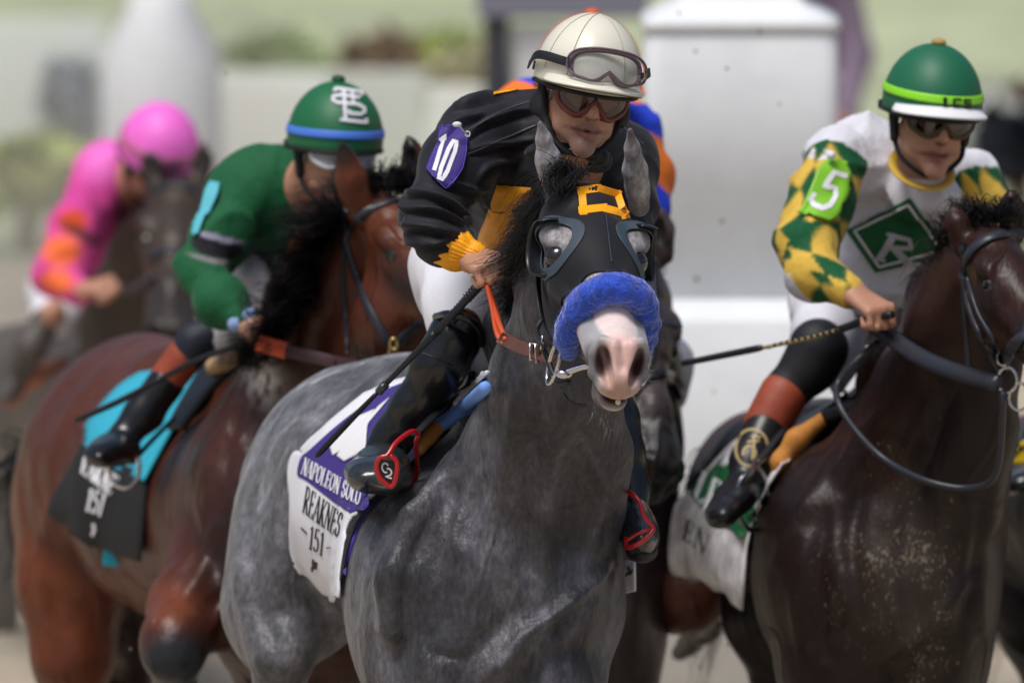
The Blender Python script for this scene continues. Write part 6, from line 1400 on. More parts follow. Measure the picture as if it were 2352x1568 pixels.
o_, SB = drape('cloth', CHB, sr, 24, 31, .004, .012, M['muddy_cloth'], s3, relax=2, wave=lambda P: .008*folds(P, (.3, 0, -1), 7, 4, 4))
M['green_cloth'] = mat('green_cloth', srgb('#0f5a30'), rough=.7)
drape('green_panel', SB, [[(1735, 985, 2.8), (1825, 1045, 2.3)], [(1650, 1060, 2.8), (1785, 1120, 2.3)], [(1592, 1128, 2.85), (1735, 1200, 2.3)], [(1600, 1145, 2.85), (1700, 1235, 2.3)]], 16, 22, .002, .006, M['green_cloth'], s3, relax=0)
drape('white_panel', SB, [[(1705, 1010, 2.8), (1712, 1040, 2.6)], [(1658, 1075, 2.8), (1690, 1082, 2.6)]], 6, 6, .002, .010, M['white_cloth'], s3, relax=0)
write('lettering', SB, 'LE', [(1622, 1088), (1668, 1118), (1648, 1195), (1600, 1140)], 9, M['white'], s3, .010, 2.7)
write('lettering', SB, 'EN', [(1580, 1190), (1640, 1235), (1625, 1275), (1570, 1235)], 3.5, M['black_print'], s3, .006, 2.7)
s4 = empty('racing_saddle', W(1850, 1000, 2.2), 'small black racing saddle with a thick tan suede pad on the very dark horse', 'saddle')
pc = SDF(.02); pc.ch([(1890, 962, 2.05, 17), (1830, 1010, 2.02, 24), (1795, 1060, 2.02, 22), (1782, 1108, 2.04, 12)]); simple_mesh('pad', pc, M['leather_tan'], s4, .007)
tube('pommel_roll', [W(1888, 962, 2.06), W(1950, 940, 2.0), W(2015, 918, 1.96)], .017, M['leather_black'], s4)
drape('flap', CHB, [[(1850, 960, 2.4), (1960, 900, 2.3)], [(1780, 1040, 2.35), (1850, 980, 2.2)], [(1740, 1120, 2.3), (1790, 1080, 2.2)]], 8, 13, .012, .02, M['leather_black'], s4, relax=1)
tube('stirrup_iron', [W(1735, 1062, 2.0), W(1722, 1085, 1.95), W(1700, 1105, 1.93), W(1690, 1160, 1.93), W(1720, 1215, 1.95), W(1770, 1190, 2.0), W(1760, 1110, 2.0), W(1735, 1062, 2.0)], .006, mat('dull_steel', (.25, .25, .27), rough=.35, metal=1), s4)
tube('stirrup_leather', [W(1800, 985, 2.1), W(1765, 1030, 2.04), W(1736, 1062, 2.0)], .010, M['leather_black'], s4, flat=.4)
# ---- jockey 5
F5 = head_frame(W(2140, 258, 1.90), 14, 5, 5)
WHT = (.66, .66, .72); YEL = srgb('#d5b04a'); DGR = srgb('#0f5230')
def pat5(C, V):
    # sleeves: green and yellow diamonds (both sleeves beyond the shoulder seam)
    def arm(ax, bx, r_):
        a, b = np.array(ax), np.array(bx); t = (V-a)@(b-a)/((b-a)@(b-a)); d_ = V-(a+np.clip(t, 0, 1)[:, None]*(b-a)); return t, np.linalg.norm(d_, axis=1) < r_, d_
    segs = [(W(1905, 352, 1.98), W(1850, 575, 1.80), .085, 1), (W(1850, 575, 1.80), W(1965, 668, 1.66), .075, 1), (W(2255, 405, 2.1), W(2295, 560, 2.0), .080, 1)]
    for a, b, r_, g_ in segs:
        t, inn, d_ = arm(a, b, r_); L = np.linalg.norm(b-a); al = t*L/.125; ang = np.arctan2(d_[:, 2], d_[:, 0]-d_[:, 1]*.6)/math.pi*1.8
        fr_ = lambda q_: q_-np.floor(q_)
        f1 = 1.0-(np.abs(fr_(al)-.5)*2+np.abs(fr_(ang)-.5)*2); k = np.clip(f1/.22+.5, 0, 1)[:, None]
        m_ = inn & (t > -.02) & (t < 1.15); C[m_] = (np.array(DGR)*(1-k)+np.array(YEL)*k)[m_]
    C[(V[:, 0] < W(1905, 0, 2)[0]) & (V[:, 2] > W(0, 360, 2)[2]) & (C[:, 0] > .5)] = YEL if False else WHT
    return C
g5 = rider('jockey in white silks with a green diamond, wearing number 5', (W(1950, 900, 2.3)[0], 2.3, 1.35), F5, dict(
    neck=(2110, 430, 2.10, 62), torso=[(2060, 560, 2.3, 110), (1980, 680, 2.5, 100)],
    jacket=[[(2050, 395, 2.15, 96), (1985, 370, 2.1, 84), (1935, 372, 2.05, 66)], [(2070, 500, 2.2, 130), (2040, 600, 2.28, 130), (2010, 680, 2.45, 110)], [(2110, 440, 2.02, 58), (2150, 450, 2.02, 50)], [(2090, 420, 2.2, 100), (2180, 430, 2.2, 84), (2235, 420, 2.15, 56)]],
    arms=[dict(pts=[(1918, 372, 2.02, 66), (1888, 460, 1.95, 66), (1852, 570, 1.82, 58), (1868, 628, 1.76, 48), (1945, 668, 1.68, 32)], wrist=(1955, 672, 1.67), knuck=(2020, 712, 1.60), up=(.5, -.6, .6), side=(.4, -.2, .8)), dict(pts=[(2240, 420, 2.12, 58), (2275, 500, 2.08, 50), (2290, 580, 2.0, 40), (2200, 690, 1.9, 30)], wrist=(2180, 700, 1.88))],
    legs=[[(1930, 700, 2.55, 80), (1900, 790, 2.2, 56), (1790, 930, 2.16, 40), (1725, 1060, 2.10, 26)], [(2050, 700, 2.6, 80), (2200, 850, 2.3, 50), (2220, 1100, 2.4, 32)]],
    breeches=[[(1985, 660, 2.6, 105), (1920, 700, 2.45, 92), (1900, 770, 2.25, 70), (1880, 820, 2.2, 56)], [(1940, 740, 2.3, 30), (1935, 830, 2.25, 28), (1925, 890, 2.25, 16)], [(2050, 700, 2.6, 90), (2180, 830, 2.35, 60)]]),
    WHT, dict(shell=mat('dark_green_cap', srgb('#1a6446'), rough=.5, bump=[(300, .0003, O3)]), peak=True, peak_m=M['white'], button=mat('tan_button', srgb('#a98f55'), rough=.7), band=(1.30, 1.44, mat('lime_band', srgb('#8fe02c'), rough=.5)), R=(.104, .124, .125), plow=-.004, pw_=.040), (mat('gold_goggle_rim', srgb('#4a3a1c'), rough=.35), M['lens_dark']), pat5)
h5 = BVHTree.FromPolygons([list(v.co) for v in g5['helm'].data.vertices], [list(p.vertices) for p in g5['helm'].data.polygons])
marks('cap_lettering', h5, [([(0, 0), (0, 1)], 1.6), ([(.35, .1), (.35, .9), (.62, .9)], 1), ([(.35, .1), (.62, .1)], 1), ([(1, .9), (.76, .9), (.76, .5), (1, .5), (1, .1), (.76, .1)], 1)], [(2170, 225), (2225, 229), (2225, 247), (2170, 243)], 5, M['black_print'], g5['helm'], .006)
J5 = g5['JB']; jp = g5['J']
# collar
cc = [T4(F5, [(.062*math.cos(a), -.012+.064*math.sin(a), -.120-.030*math.sin(a))])[0]+np.array([-.004, .01, -.004]) for a in np.linspace(0, 2*math.pi, 25)]
tube('collar', cc, .011, mat('yellow_collar', srgb('#cfa83e'), rough=.6), jp, flat=.5, spl=1)
# green diamond with the letter
dm = [(2092, 455), (2175, 570), (2012, 623), (1948, 527)]
def poly_rows(tl, tr, br_, bl, n=6): return [[tuple(np.array(tl)*(1-f)+np.array(bl)*f), tuple(np.array(tr)*(1-f)+np.array(br_)*f)] for f in np.linspace(0, 1, n)]
do, DBV = drape('diamond', J5, poly_rows((2092, 455), (2180, 580), (2012, 623), (1948, 527)), 18, 18, .002, .006, M['green_cloth'], jp, relax=0, smooth=False)
marks('diamond_line', DBV, [([(.08, .92), (.92, .92), (.92, .08), (.08, .08), (.08, .92)], 1)], [(2092, 455), (2180, 580), (2012, 623), (1948, 527)], 5, M['white'], jp, .003)
marks('letter', DBV, [([(.2, 0), (.3, 1)], 2.0), ([(.3, .95), (.75, .9), (.85, .62), (.25, .5)], 1.3), ([(.45, .5), (.95, 0)], 2.0), ([(.05, 0), (.35, 0)], .8), ([(.75, -.02), (1.1, -.02)], .8), ([(.1, 1), (.35, 1)], .8)], [(2030, 535), (2110, 545), (2100, 610), (2000, 590)], 8, mat('pale_print', (.45, .45, .5), rough=.6), jp, .0045)
# number 5 arm patch
mg = mat('lime_patch', srgb('#7fc02f'), rough=.5)
no, N5 = drape('number_patch', J5, [[(1898, 368, 1.9), (1920, 362, 1.9), (1942, 376, 1.92)], [(1880, 385, 1.87), (1918, 390, 1.88), (1956, 400, 1.9)], [(1862, 430, 1.84), (1902, 440, 1.85), (1942, 450, 1.88)], [(1842, 475, 1.81), (1880, 488, 1.82), (1918, 500, 1.85)], [(1832, 486, 1.80), (1870, 502, 1.80), (1900, 512, 1.84)]], 14, 17, .004, .008, mg, jp, relax=1, smooth=False)
marks('numeral', N5, [([(.95, .95), (.35, .95), (.28, .55), (.72, .60), (.92, .42), (.88, .16), (.66, .03), (.3, .03), (.06, .12), (.08, .3)], 1)], [(1900, 388), (1948, 402), (1905, 490), (1852, 468)], 12, M['white'], no, .003, 1.8)
ball('pin_cap', W(1909, 357, 1.88), .010, M['white'], no, 12)
# gear of the legs
L_ = SDF(.02); L_.ch([(1880, 800, 2.18, 70), (1860, 840, 2.18, 62), (1806, 898, 2.17, 50), (1795, 912, 2.17, 48)]); simple_mesh('knee_guard', L_, mat('black_legging', (.010, .011, .014), rough=.6), g5['root'], .008)
L_ = SDF(.02); L_.ch([(1800, 905, 2.16, 53), (1762, 975, 2.14, 52)]); b5 = simple_mesh('boot', L_, M['terracotta'], g5['root'], .007, lambda V, N: .003*folds(V, (1, 0, -.5), 12, 4, 3))
L_ = SDF(.02); L_.ch([(1758, 985, 2.13, 50), (1722, 1060, 2.08, 44), (1716, 1090, 2.06, 42)]); L_.el(1690, 1140, 2.0, 60, 44, .10, rot=-38); L_.el(1660, 1175, 1.92, 44, 36, .10, rot=-30); simple_mesh('boot_foot', L_, mat('black_boot_leather', (.010, .010, .012), rough=.35), b5, .006)
bbv = BVHTree.FromPolygons([list(v.co) for c_ in b5.children for v in c_.data.vertices], [list(p.vertices) for c_ in b5.children for p in c_.data.polygons])
marks('boot_emblem', bbv, [(_arc(.5, .5, .46, .46, 0, 360, 22), 1), (_arc(.45, .36, .18, .18, 200, -60, 7)+[(.55, .62), (.5, .8)], 1), ([(.35, .62), (.68, .7)], .8), ([(.52, .8), (.7, .78)], .8)], [(1695, 976), (1772, 990), (1758, 1076), (1682, 1072)], 6, M['gold'], b5, .0015)
L_ = SDF(.02); L_.ch([(2190, 850, 2.3, 48), (2220, 1080, 2.4, 34)]); L_.el(2215, 1110, 2.35, 42, 34, .11); simple_mesh('boot', L_, M['leather_black'], g5['root'], .011)
w5 = empty('riding_whip', W(1960, 745, 1.65), 'black whip with a pale bound shaft held level by the jockey wearing number 5', 'whip')
tube('grip', [W(2050, 722, 1.58), W(1990, 735, 1.62), W(1930, 756, 1.66)], .0085, M['grip'], w5); tube('shaft', [W(1930, 756, 1.66), W(1850, 778, 1.72), W(1745, 800, 1.8)], .0042, M['gold'], w5)
for i in range(12): tube('shaft_binding', [W(1925-i*14, 757.3+i*3.4, 1.66+i*.011), W(1918-i*14, 759+i*3.4, 1.665+i*.011)], .0047, M['grip'], w5, spl=0)
tube('flap', [W(1750, 798, 1.8), W(1740, 800, 1.8), W(1660, 816, 1.85), W(1570, 834, 1.9)], [.005, .0105, .0105, .0095], M['grip'], w5, flat=.7)
# ================================================================ horse half seen behind the grey, its rider in orange and blue
dh = empty('racehorse', (W(1440, 1000, 3.0)[0], 3.2, 0), 'near-black racehorse with its head lowered between the grey horse and the white post', 'horse', 'racehorses in the pack')
s = SDF(.05); DP = W(1492, 590, 2.62); DN = W(1546, 1085, 2.30); DMx = horse_head_frame(DP, DN, (.74, .66, 0)); dsc = np.linalg.norm(DN-DP)/.60
horse_head(s, DMx, dsc, c=(.060, .042, .042), ears=[(W(1522, 565, 2.66), W(1511, 475, 2.64), .028, (-.3, -1, 0)), (W(1455, 560, 2.75), W(1440, 480, 2.75), .028, (-.3, -1, 0))], nose=(.012, .011, .012), muzzle_c=(.016, .014, .014))
s.ch([(1450, 700, 2.95, 100), (1420, 850, 3.05, 125), (1400, 1020, 3.15, 150), (1390, 1200, 3.2, 160)], k=.08)
s.el(1405, 1330, 3.2, 135, 300, .28, k=.08); s.el(1330, 1330, 3.25, 160, 280, .28, k=.08)
s.ch([(1330, 1180, 3.6, 200), (1290, 1150, 4.2, 210), (1260, 1130, 4.7, 200)], k=.1)
s.ch([(1440, 1480, 3.1, 80), (1445, 1800, 3.1, 46), (1440, 2150, 3.1, 34), (1440, 2420, 3.1, 36)], k=.05); s.ch([(1300, 1480, 3.2, 80), (1300, 1800, 3.2, 46), (1300, 2150, 3.2, 34), (1300, 2420, 3.2, 36)], k=.05)
s.ch([(1260, 1250, 4.7, 120), (1250, 1600, 4.8, 60), (1250, 2100, 4.9, 36), (1250, 2300, 4.9, 36)], k=.05); s.ch([(1330, 1250, 4.6, 110), (1350, 1600, 4.8, 60), (1350, 2100, 4.9, 36), (1350, 2300, 4.9, 36)], k=.05)
V, F = s.mesh(.011, disp=lambda V, N: .006*vn(V, (7, 5, 4))+.003*folds(V, (.2, 0, -1), 8, 6, 1)); C = s.colors(V, (.040, .032, .033)); C = C*(1+.3*vn(V, 5)[:, None])
b_ = mk('body', V, F, M['bay_coat'], dh, C); DHB = bvh(V, F); horse_eyes(DMx, dh, dsc)
hair('mane', locks([W(1495, 570, 2.75), W(1440, 700, 3.1), W(1390, 850, 3.4)], 500, [W(1540, 560, 2.6), W(1480, 720, 2.9), W(1330, 820, 3.2)], .015, .02, .01, .01), .0016, M['mane'], dh, 6)
b4 = empty('bridle', DMx[:3, 3], 'black bridle with a thick crossed noseband on the near-black lowered head', 'bridle')
strap('noseband', DHB, [(1462, 905), (1485, 872), (1520, 856), (1552, 868), (1572, 892)], .020, .010, M['leather_black'], b4); strap('noseband', DHB, [(1470, 850), (1510, 858), (1545, 880), (1560, 910)], .016, .010, M['leather_black'], b4)
strap('cheekpiece', DHB, [(1500, 600), (1505, 700), (1500, 800), (1480, 880)], .014, .008, M['leather_black'], b4)
tube('loose_strap', [W(1500, 715, 2.2), W(1520, 735, 2.18), W(1548, 748, 2.18), (W(1560, 745, 2.2))], .010, M['leather_black'], b4, flat=.5)
y_ = empty('saddle_cloth', W(1540, 1220, 3.4), 'sliver of yellow and white saddle cloth behind the near-black horse\'s chest', 'saddle cloth')
drape('cloth', None, [[(1518, 1150, 3.4), (1534, 1152, 3.4)], [(1526, 1200, 3.4), (1542, 1210, 3.4)], [(1534, 1260, 3.4), (1552, 1268, 3.4)], [(1536, 1296, 3.4), (1549, 1292, 3.4)]], 5, 10, .004, 0, mat('yellow_cloth', srgb('#c9a818'), rough=.6), y_, relax=0)
F6 = head_frame(W(1352, 196, 2.75), 5, 10, 2)
ORG = srgb('#ee7a2e'); BLU = srgb('#2b49d6')
def pat6(C, V):
    o = W(1345, 235, 2.7); dx = V[:, 0]-o[0]; dz = V[:, 2]-o[2]; a = np.arctan2(dz, np.abs(dx)); k = np.floor((a+math.pi/2)/.36).astype(int) % 2
    C[k == 0] = ORG; return C
g6 = rider('jockey in orange and blue striped silks half hidden behind the rider in black', (W(1350, 900, 3.2)[0], 3.2, 1.35), F6, dict(
    neck=(1350, 330, 2.9, 60), torso=[(1340, 450, 3.1, 110), (1330, 620, 3.4, 110)],
    jacket=[[(1220, 262, 2.95, 78), (1300, 300, 2.95, 95), (1420, 310, 2.95, 84)], [(1320, 420, 3.1, 150), (1330, 560, 3.3, 130)]],
    arms=[dict(pts=[(1455, 315, 2.9, 62), (1484, 400, 2.85, 50), (1478, 480, 2.8, 48), (1420, 600, 2.75, 34)], wrist=(1410, 620, 2.74)), dict(pts=[(1200, 270, 2.95, 70), (1180, 400, 2.9, 56), (1180, 500, 2.85, 48), (1260, 600, 2.8, 34)], wrist=(1270, 610, 2.78))],
    legs=[[(1380, 680, 3.4, 80), (1500, 820, 3.0, 56), (1490, 1100, 3.3, 32)], [(1280, 680, 3.4, 80), (1200, 820, 3.0, 56), (1200, 1100, 3.2, 32)]],
    breeches=[[(1350, 680, 3.5, 120), (1440, 740, 3.3, 90), (1525, 830, 3.1, 50), (1530, 900, 3.12, 44)], [(1280, 680, 3.4, 100), (1210, 800, 3.1, 60)]]),
    BLU, dict(shell=mat('orange_cap', srgb('#e8692a'), rough=.5), peak=True, button=mat('orange_button', srgb('#e0552a'), rough=.6), R=(.118, .130, .137)), (M['gog_brown'], M['lens_dark']), pat6)
L_ = SDF(.02); L_.ch([(1520, 860, 3.1, 46), (1500, 1100, 3.25, 34)]); L_.el(1500, 1130, 3.2, 36, 30, .1); simple_mesh('boot', L_, M['leather_black'], g6['root'], .012)
# ================================================================ far left: rider in pink on a dark brown horse
EB = (.050, .036, .028)
eh = empty('racehorse', (W(250, 1000, 8.4)[0], 8.5, 0), 'dull dark brown racehorse galloping far behind at left under the rider in pink', 'horse', 'racehorses in the pack')
s = SDF(.06); EP = W(412, 400, 7.75); EN = W(392, 700, 7.35); EM = horse_head_frame(EP, EN, (1, .1, .05)); esc = .98
horse_head(s, EM, esc, c=EB, ears=[(W(462, 400, 7.8), W(470, 325, 7.8), .028, (.2, -1, 0)), (W(352, 405, 7.8), W(340, 345, 7.8), .028, (-.2, -1, 0))], nose=(.03, .025, .022), muzzle_c=(.03, .025, .022))
s.ch([(380, 500, 8.0, 70), (345, 600, 8.1, 88), (315, 720, 8.2, 112), (300, 860, 8.3, 140)], k=.08); s.el(300, 980, 8.4, 150, 190, .3, k=.1)
s.ch([(260, 960, 8.7, 170), (160, 940, 9.2, 180), (60, 920, 9.7, 180)], k=.1); s.ch([(20, 980, 9.8, 120), (0, 1200, 9.9, 60), (0, 1600, 10, 34)], k=.06)
s.ch([(250, 1120, 8.4, 80), (250, 1400, 8.4, 40), (250, 1750, 8.4, 28)], k=.05); s.ch([(370, 1100, 8.3, 80), (380, 1300, 8.0, 44), (370, 1500, 8.3, 28)], k=.05)
V, F = s.mesh(.016); C = s.colors(V, EB); C = C*(1+.25*vn(V, 5)[:, None]); mk('body', V, F, M['dark_coat'], eh, C); horse_eyes(EM, eh, esc); EHB = bvh(V, F)
hair('mane', locks([W(405, 395, 7.9), W(340, 520, 8.3), W(280, 680, 8.6)], 500, [W(370, 380, 7.7), W(300, 480, 8.0), W(230, 640, 8.3)], .02, .03, .01, .01), .0022, M['mane'], eh, 5)
eb = empty('bridle', EM[:3, 3], 'dark bridle and slack rein on the dull dark brown horse far behind', 'bridle')
strap('browband', EHB, [(345, 440), (400, 425), (455, 440)], .022, .010, M['leather_slate'], eb); strap('noseband', EHB, [(345, 590), (395, 575), (440, 590)], .022, .010, M['leather_slate'], eb)
tube('rein', [W(345, 640, 7.5), W(300, 665, 7.8), W(250, 655, 7.9)], .012, M['leather_slate'], eb)
PNK = srgb('#d9489c'); F7 = head_frame(W(362, 362, 8.0), 18, 22, 4)
def pat7(C, V):
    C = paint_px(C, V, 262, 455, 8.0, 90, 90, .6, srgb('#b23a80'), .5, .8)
    C = paint_px(C, V, 168, 505, 8.0, 36, 26, .5, srgb('#d2491c'), .4, 1); C = paint_px(C, V, 190, 535, 8.0, 60, 16, .5, srgb('#4a2a22'), .5, .8, 30)
    C = paint_px(C, V, 142, 575, 7.9, 46, 34, .5, srgb('#f2703c'), .4, 1); C = paint_px(C, V, 130, 648, 7.8, 42, 28, .5, srgb('#f2703c'), .4, 1)
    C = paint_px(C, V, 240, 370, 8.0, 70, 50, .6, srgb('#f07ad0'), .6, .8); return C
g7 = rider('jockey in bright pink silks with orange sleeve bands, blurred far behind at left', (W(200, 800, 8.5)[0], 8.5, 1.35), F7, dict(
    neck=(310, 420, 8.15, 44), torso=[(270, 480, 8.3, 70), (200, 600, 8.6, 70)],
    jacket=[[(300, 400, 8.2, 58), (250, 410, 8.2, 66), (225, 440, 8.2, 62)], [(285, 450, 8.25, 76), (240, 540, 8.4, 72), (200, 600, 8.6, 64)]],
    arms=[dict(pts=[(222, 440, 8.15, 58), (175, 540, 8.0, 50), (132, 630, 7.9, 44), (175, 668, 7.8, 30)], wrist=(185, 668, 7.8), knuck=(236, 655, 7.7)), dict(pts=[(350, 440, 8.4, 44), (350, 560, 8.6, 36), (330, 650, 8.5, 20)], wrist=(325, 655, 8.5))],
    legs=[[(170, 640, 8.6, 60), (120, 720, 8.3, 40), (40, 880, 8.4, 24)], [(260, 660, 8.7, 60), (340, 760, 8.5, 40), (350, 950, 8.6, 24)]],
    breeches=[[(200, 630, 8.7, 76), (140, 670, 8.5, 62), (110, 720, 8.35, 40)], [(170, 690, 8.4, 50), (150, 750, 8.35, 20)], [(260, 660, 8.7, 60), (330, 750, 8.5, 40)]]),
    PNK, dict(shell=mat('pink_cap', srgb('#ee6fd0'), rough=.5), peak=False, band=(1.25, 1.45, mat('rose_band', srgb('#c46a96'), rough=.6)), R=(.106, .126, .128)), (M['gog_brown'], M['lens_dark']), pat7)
L_ = SDF(.03); L_.ch([(105, 735, 8.33, 36), (70, 800, 8.3, 34), (30, 880, 8.35, 28)]); L_.el(15, 905, 8.3, 30, 22, .1); simple_mesh('boot', L_, mat('dusty_boot', srgb('#4a4440'), rough=.5), g7['root'], .014)
L_ = SDF(.03); L_.ch([(335, 770, 8.5, 34), (350, 950, 8.6, 24)]); L_.el(350, 965, 8.5, 26, 20, .1); simple_mesh('boot', L_, mat('dusty_boot', srgb('#4a4440'), rough=.5), g7['root'], .014)
e9 = empty('racing_saddle', W(120, 860, 8.6), 'rust coloured saddle pad under the rider in pink', 'saddle')
L_ = SDF(.03); L_.ch([(150, 830, 8.45, 16), (90, 860, 8.4, 20), (20, 920, 8.5, 20)]); simple_mesh('pad', L_, mat('rust_pad', srgb('#b3684a'), rough=.8), e9, .014)
# ================================================================ far right: next horse, mostly outside the picture
DM[0] = lambda d: d+1.05; DM[1] = 632; DM[2] = 10
fh_, FHB, FM_ = dark_horse('black racehorse cut off by the right edge of the picture', tint=.55)
y2 = empty('saddle_cloth', W(1700, 1050, 2.2), 'yellow and black saddle cloth at the right edge of the picture', 'saddle cloth')
o_, YB = drape('cloth', None, [[(1740, 985, 1.9), (1800, 960, 1.9)], [(1690, 1025, 1.9), (1790, 1010, 1.9)], [(1660, 1055, 1.9), (1780, 1060, 1.9)]], 8, 9, .006, 0, mat('bright_yellow_cloth', srgb('#d8b81a'), rough=.6), y2, relax=0)
marks('emblem', YB, [([(.0, .2), (.5, .6), (.4, 1)], 1), ([(.5, .6), (1, .7)], 1)], [(1690, 1010), (1730, 1000), (1730, 1040), (1690, 1050)], 8, M['black_print'], y2, .004)
F8 = head_frame(W(2140, 262, 1.90), 14, 12, 5)
g8 = rider('rider at the right edge of the picture, only a shiny black boot in view', (W(1950, 900, 2.3)[0], 3.3, 1.35), F8, dict(
    neck=(2110, 430, 2.10, 62), torso=[(2060, 560, 2.3, 110), (1980, 680, 2.5, 100)],
    jacket=[[(2050, 395, 2.15, 96), (1985, 370, 2.1, 84), (1960, 392, 2.05, 66)], [(2070, 500, 2.2, 130), (2040, 600, 2.28, 130), (2010, 680, 2.45, 110)]],
    arms=[dict(pts=[(1950, 392, 2.02, 66), (1930, 560, 1.82, 58), (2000, 668, 1.68, 32)], wrist=(2010, 672, 1.67)), dict(pts=[(2240, 420, 2.12, 58), (2290, 580, 2.0, 40), (2200, 690, 1.9, 30)], wrist=(2180, 700, 1.88))],
    legs=[[(1930, 700, 2.55, 80), (1900, 790, 2.2, 56), (1790, 930, 2.15, 44), (1720, 1080, 2.0, 30)], [(2050, 700, 2.6, 80), (2200, 850, 2.3, 50), (2220, 1100, 2.4, 32)]],
    breeches=[[(1985, 660, 2.6, 105), (1920, 720, 2.45, 82), (1900, 780, 2.25, 60)], [(2050, 700, 2.6, 90), (2180, 830, 2.35, 60)]]),
    srgb('#d8b81a'), dict(shell=M['leather_black'], peak=True, R=(.104, .124, .125)), (M['gog_brown'], M['lens_dark']))
L_ = SDF(.02); L_.ch([(1880, 800, 2.18, 60), (1790, 940, 2.15, 48), (1730, 1060, 2.06, 42)]); L_.el(1712, 1092, 1.98, 56, 30, .10, rot=-24); simple_mesh('boot', L_, M['patent'], g8['root'], .008, lambda V, N: .004*folds(V, (1, 0, -.5), 12, 4, 3))
DM[0] = lambda d: d; DM[1] = 0; DM[2] = 0
# ================================================================ distant people beyond the rail
def bystander(px, d, label, top, low, hgt=1.72, skin=SKIN, arms=0):
    z0 = 0; c = W(px, 784, d); x_ = c[0]; r = empty('person', (x_, d, 0), label, 'person', 'people standing beyond the track')
    P = lambda dx, z, dy=0: np.array([x_+dx, d+dy, z*hgt/1.72])
    s = SDF(.03); A = lambda a, b, ra, rb, k=.03: s.p.append(('c', a, b, ra, rb, skin, k, False, 1))
    F_ = head_frame(P(0, 1.62), 0, 0, 0); face(s, F_, skin); A(P(0, 1.40), P(0, 1.55), .05, .05)
    A(P(0, 1.0), P(0, 1.35), .12, .13)
    for q in (-1, 1): A(P(q*.17, 1.38), P(q*.24, 1.1), .045, .04); A(P(q*.24, 1.1), P(q*.20, .86, -.12), .04, .028); A(P(q*.20, .86, -.12), P(q*.19, .78, -.16), .03, .02); A(P(q*.09, .95), P(q*.10, .5), .08, .055); A(P(q*.10, .5), P(q*.11, .08), .055, .035); A(P(q*.11, .06), P(q*.12, .04, -.14), .04, .035)
    v, f_ = s.mesh(.014); mk('body', v, f_, M['skin'], r, s.colors(v, skin))
    t = SDF(.05)
    t.cone(P(0, .98), P(0, 1.34), .155, .165); t.cone(P(-.16, 1.40), P(.16, 1.40), .07, .07)
    for q in (-1, 1): t.cone(P(q*.18, 1.38), P(q*.25, 1.10), .068, .058); t.cone(P(q*.25, 1.10), P(q*.21, .90, -.10), .055, .045)
    v, f_ = t.mesh(.016, disp=lambda V, N: .006*folds(V, (.2, 0, -1), 7, 4, 1)); mk('jacket', v, f_, mat('jacket_cloth', top, rough=.8), r)
    t = SDF(.04)
    for q in (-1, 1): t.cone(P(q*.08, .96), P(q*.10, .5), .10, .075); t.cone(P(q*.10, .5), P(q*.11, .10), .075, .06)
    v, f_ = t.mesh(.016); mk('trousers', v, f_, mat('trouser_cloth', low, rough=.85), r)
    t = SDF(.02); t.M = F_; t.ell((0, -.02, .05), (.086, .105, .09)); t.M = None; v, f_ = t.mesh(.014); mk('cap', v, f_, mat('cap_cloth', low, rough=.9), r)
bystander(1806, 19.0, 'person in purple jacket and rust trousers half hidden by the tall white post', srgb('#85758a'), srgb('#755045'))
shrub(165, 235, 30, 22, 70, srgb('#b4b8c2'), 'slim slate grey shrub left of the tapered white post', 260)
shrub(2335, 285, 26, 60, 36, srgb('#7d5a48'), 'low rust brown shrub at the right edge', 260)
shrub(2340, 335, 24, 50, 22, srgb('#1e222c'), 'low near-black shrub at the right edge', 260)
shrub(2262, 300, 25, 34, 60, srgb('#c8cbc4'), 'low pale flowering shrub right of the green cap with the lime band', 260)
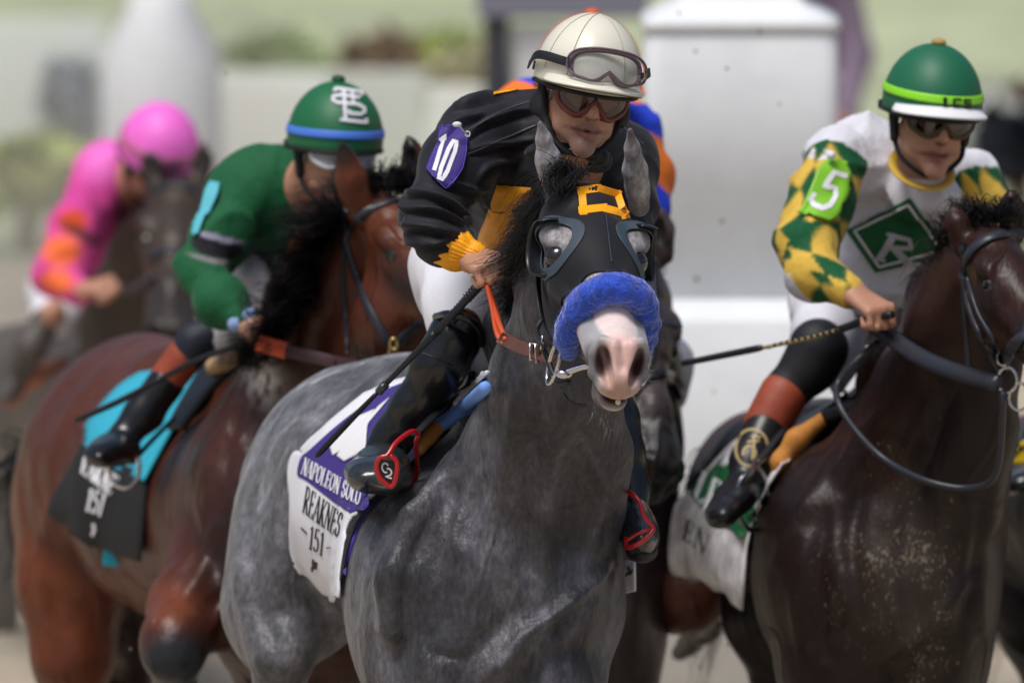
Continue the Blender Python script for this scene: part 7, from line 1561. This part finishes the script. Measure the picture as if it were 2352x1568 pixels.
# ================================================================ flying clods of dirt
def clod(px, py, d, r, colr='#7a6a58'):
    p = W(px, py, d); s_ = S(d); V = []; n = 8
    for i in range(6):
        th = math.pi*i/5
        for j in range(n):
            ph = 2*math.pi*j/n; k = r/s_*(1+.35*mnoise(Vector((px+i*.7, py+j*.9, d)))); V.append(p+k*np.array([math.sin(th)*math.cos(ph), math.sin(th)*math.sin(ph), math.cos(th)]))
    F = grid_faces(n, 6).tolist()+[[i*n+n-1, i*n, (i+1)*n, (i+1)*n+n-1] for i in range(5)]
    tag(mk('dirt_clod', V, F, M['clod']), 'small clod of dirt flying in the air among the horses', 'dirt clod', 'flying clods of dirt')
M['clod'] = mat('clod', srgb('#7d6f60'), rough=.95)
for x_, y_, d_, r_ in ((1670, 158, 3.5, 4), (1745, 72, 4.5, 5), (1598, 118, 4, 4), (1600, 640, 5, 6), (1658, 508, 4.5, 5), (1010, 105, 3, 3), (985, 560, 1.0, 2.5), (1640, 900, 4, 3), (545, 480, 3, 3), (520, 170, 3.5, 3), (700, 88, 3, 2.5), (1560, 30, 4, 3.5), (1880, 410, 4, 3), (1790, 240, 3.5, 3), (300, 1490, 2.2, 3), (760, 1420, 2.4, 2.5), (1610, 1530, 3, 4), (1670, 1480, 2.5, 3), (2010, 860, 2.0, 3), (1120, 60, 3, 2.5)): clod(x_, y_, d_, r_)

# ================================================================ dust kicked up behind the field at left
dv = mat('dust', (.5, .45, .4)); nt_ = dv.node_tree; nt_.nodes.remove(nt_.nodes['Principled BSDF']); pv = nt_.nodes.new('ShaderNodeVolumePrincipled'); pv.inputs['Color'].default_value = (*srgb('#f0e6d6'), 1)
tc = nt_.nodes.new('ShaderNodeTexCoord'); n1 = nt_.nodes.new('ShaderNodeTexNoise'); n1.inputs['Scale'].default_value = 1.1; n1.inputs['Detail'].default_value = 3; nt_.links.new(tc.outputs['Object'], n1.inputs['Vector'])
gr = nt_.nodes.new('ShaderNodeTexGradient'); gr.gradient_type = 'SPHERICAL'; mp_ = nt_.nodes.new('ShaderNodeMapping'); mp_.vector_type = 'TEXTURE'
mp_.inputs['Location'].default_value = (-1.15, 10.6, .7); mp_.inputs['Scale'].default_value = (1.25, 3.2, 1.15)
nt_.links.new(tc.outputs['Object'], mp_.inputs[0]); nt_.links.new(mp_.outputs[0], gr.inputs[0])
mm = nt_.nodes.new('ShaderNodeMath'); mm.operation = 'MULTIPLY'; nt_.links.new(gr.outputs['Fac'], mm.inputs[0]); nt_.links.new(n1.outputs['Fac'], mm.inputs[1])
m2 = nt_.nodes.new('ShaderNodeMath'); m2.operation = 'MULTIPLY'; nt_.links.new(mm.outputs[0], m2.inputs[0]); m2.inputs[1].default_value = .8; nt_.links.new(m2.outputs[0], pv.inputs['Density'])
nt_.links.new(pv.outputs[0], nt_.nodes['Material Output'].inputs['Volume'])
db = box('dust', (-2.4, 7.5, .01), (.1, 13.8, 1.85), dv, None, 0); tag(db, None, None, None, 'stuff')
scene.cycles.volume_step_rate = 4; scene.cycles.volume_max_steps = 64
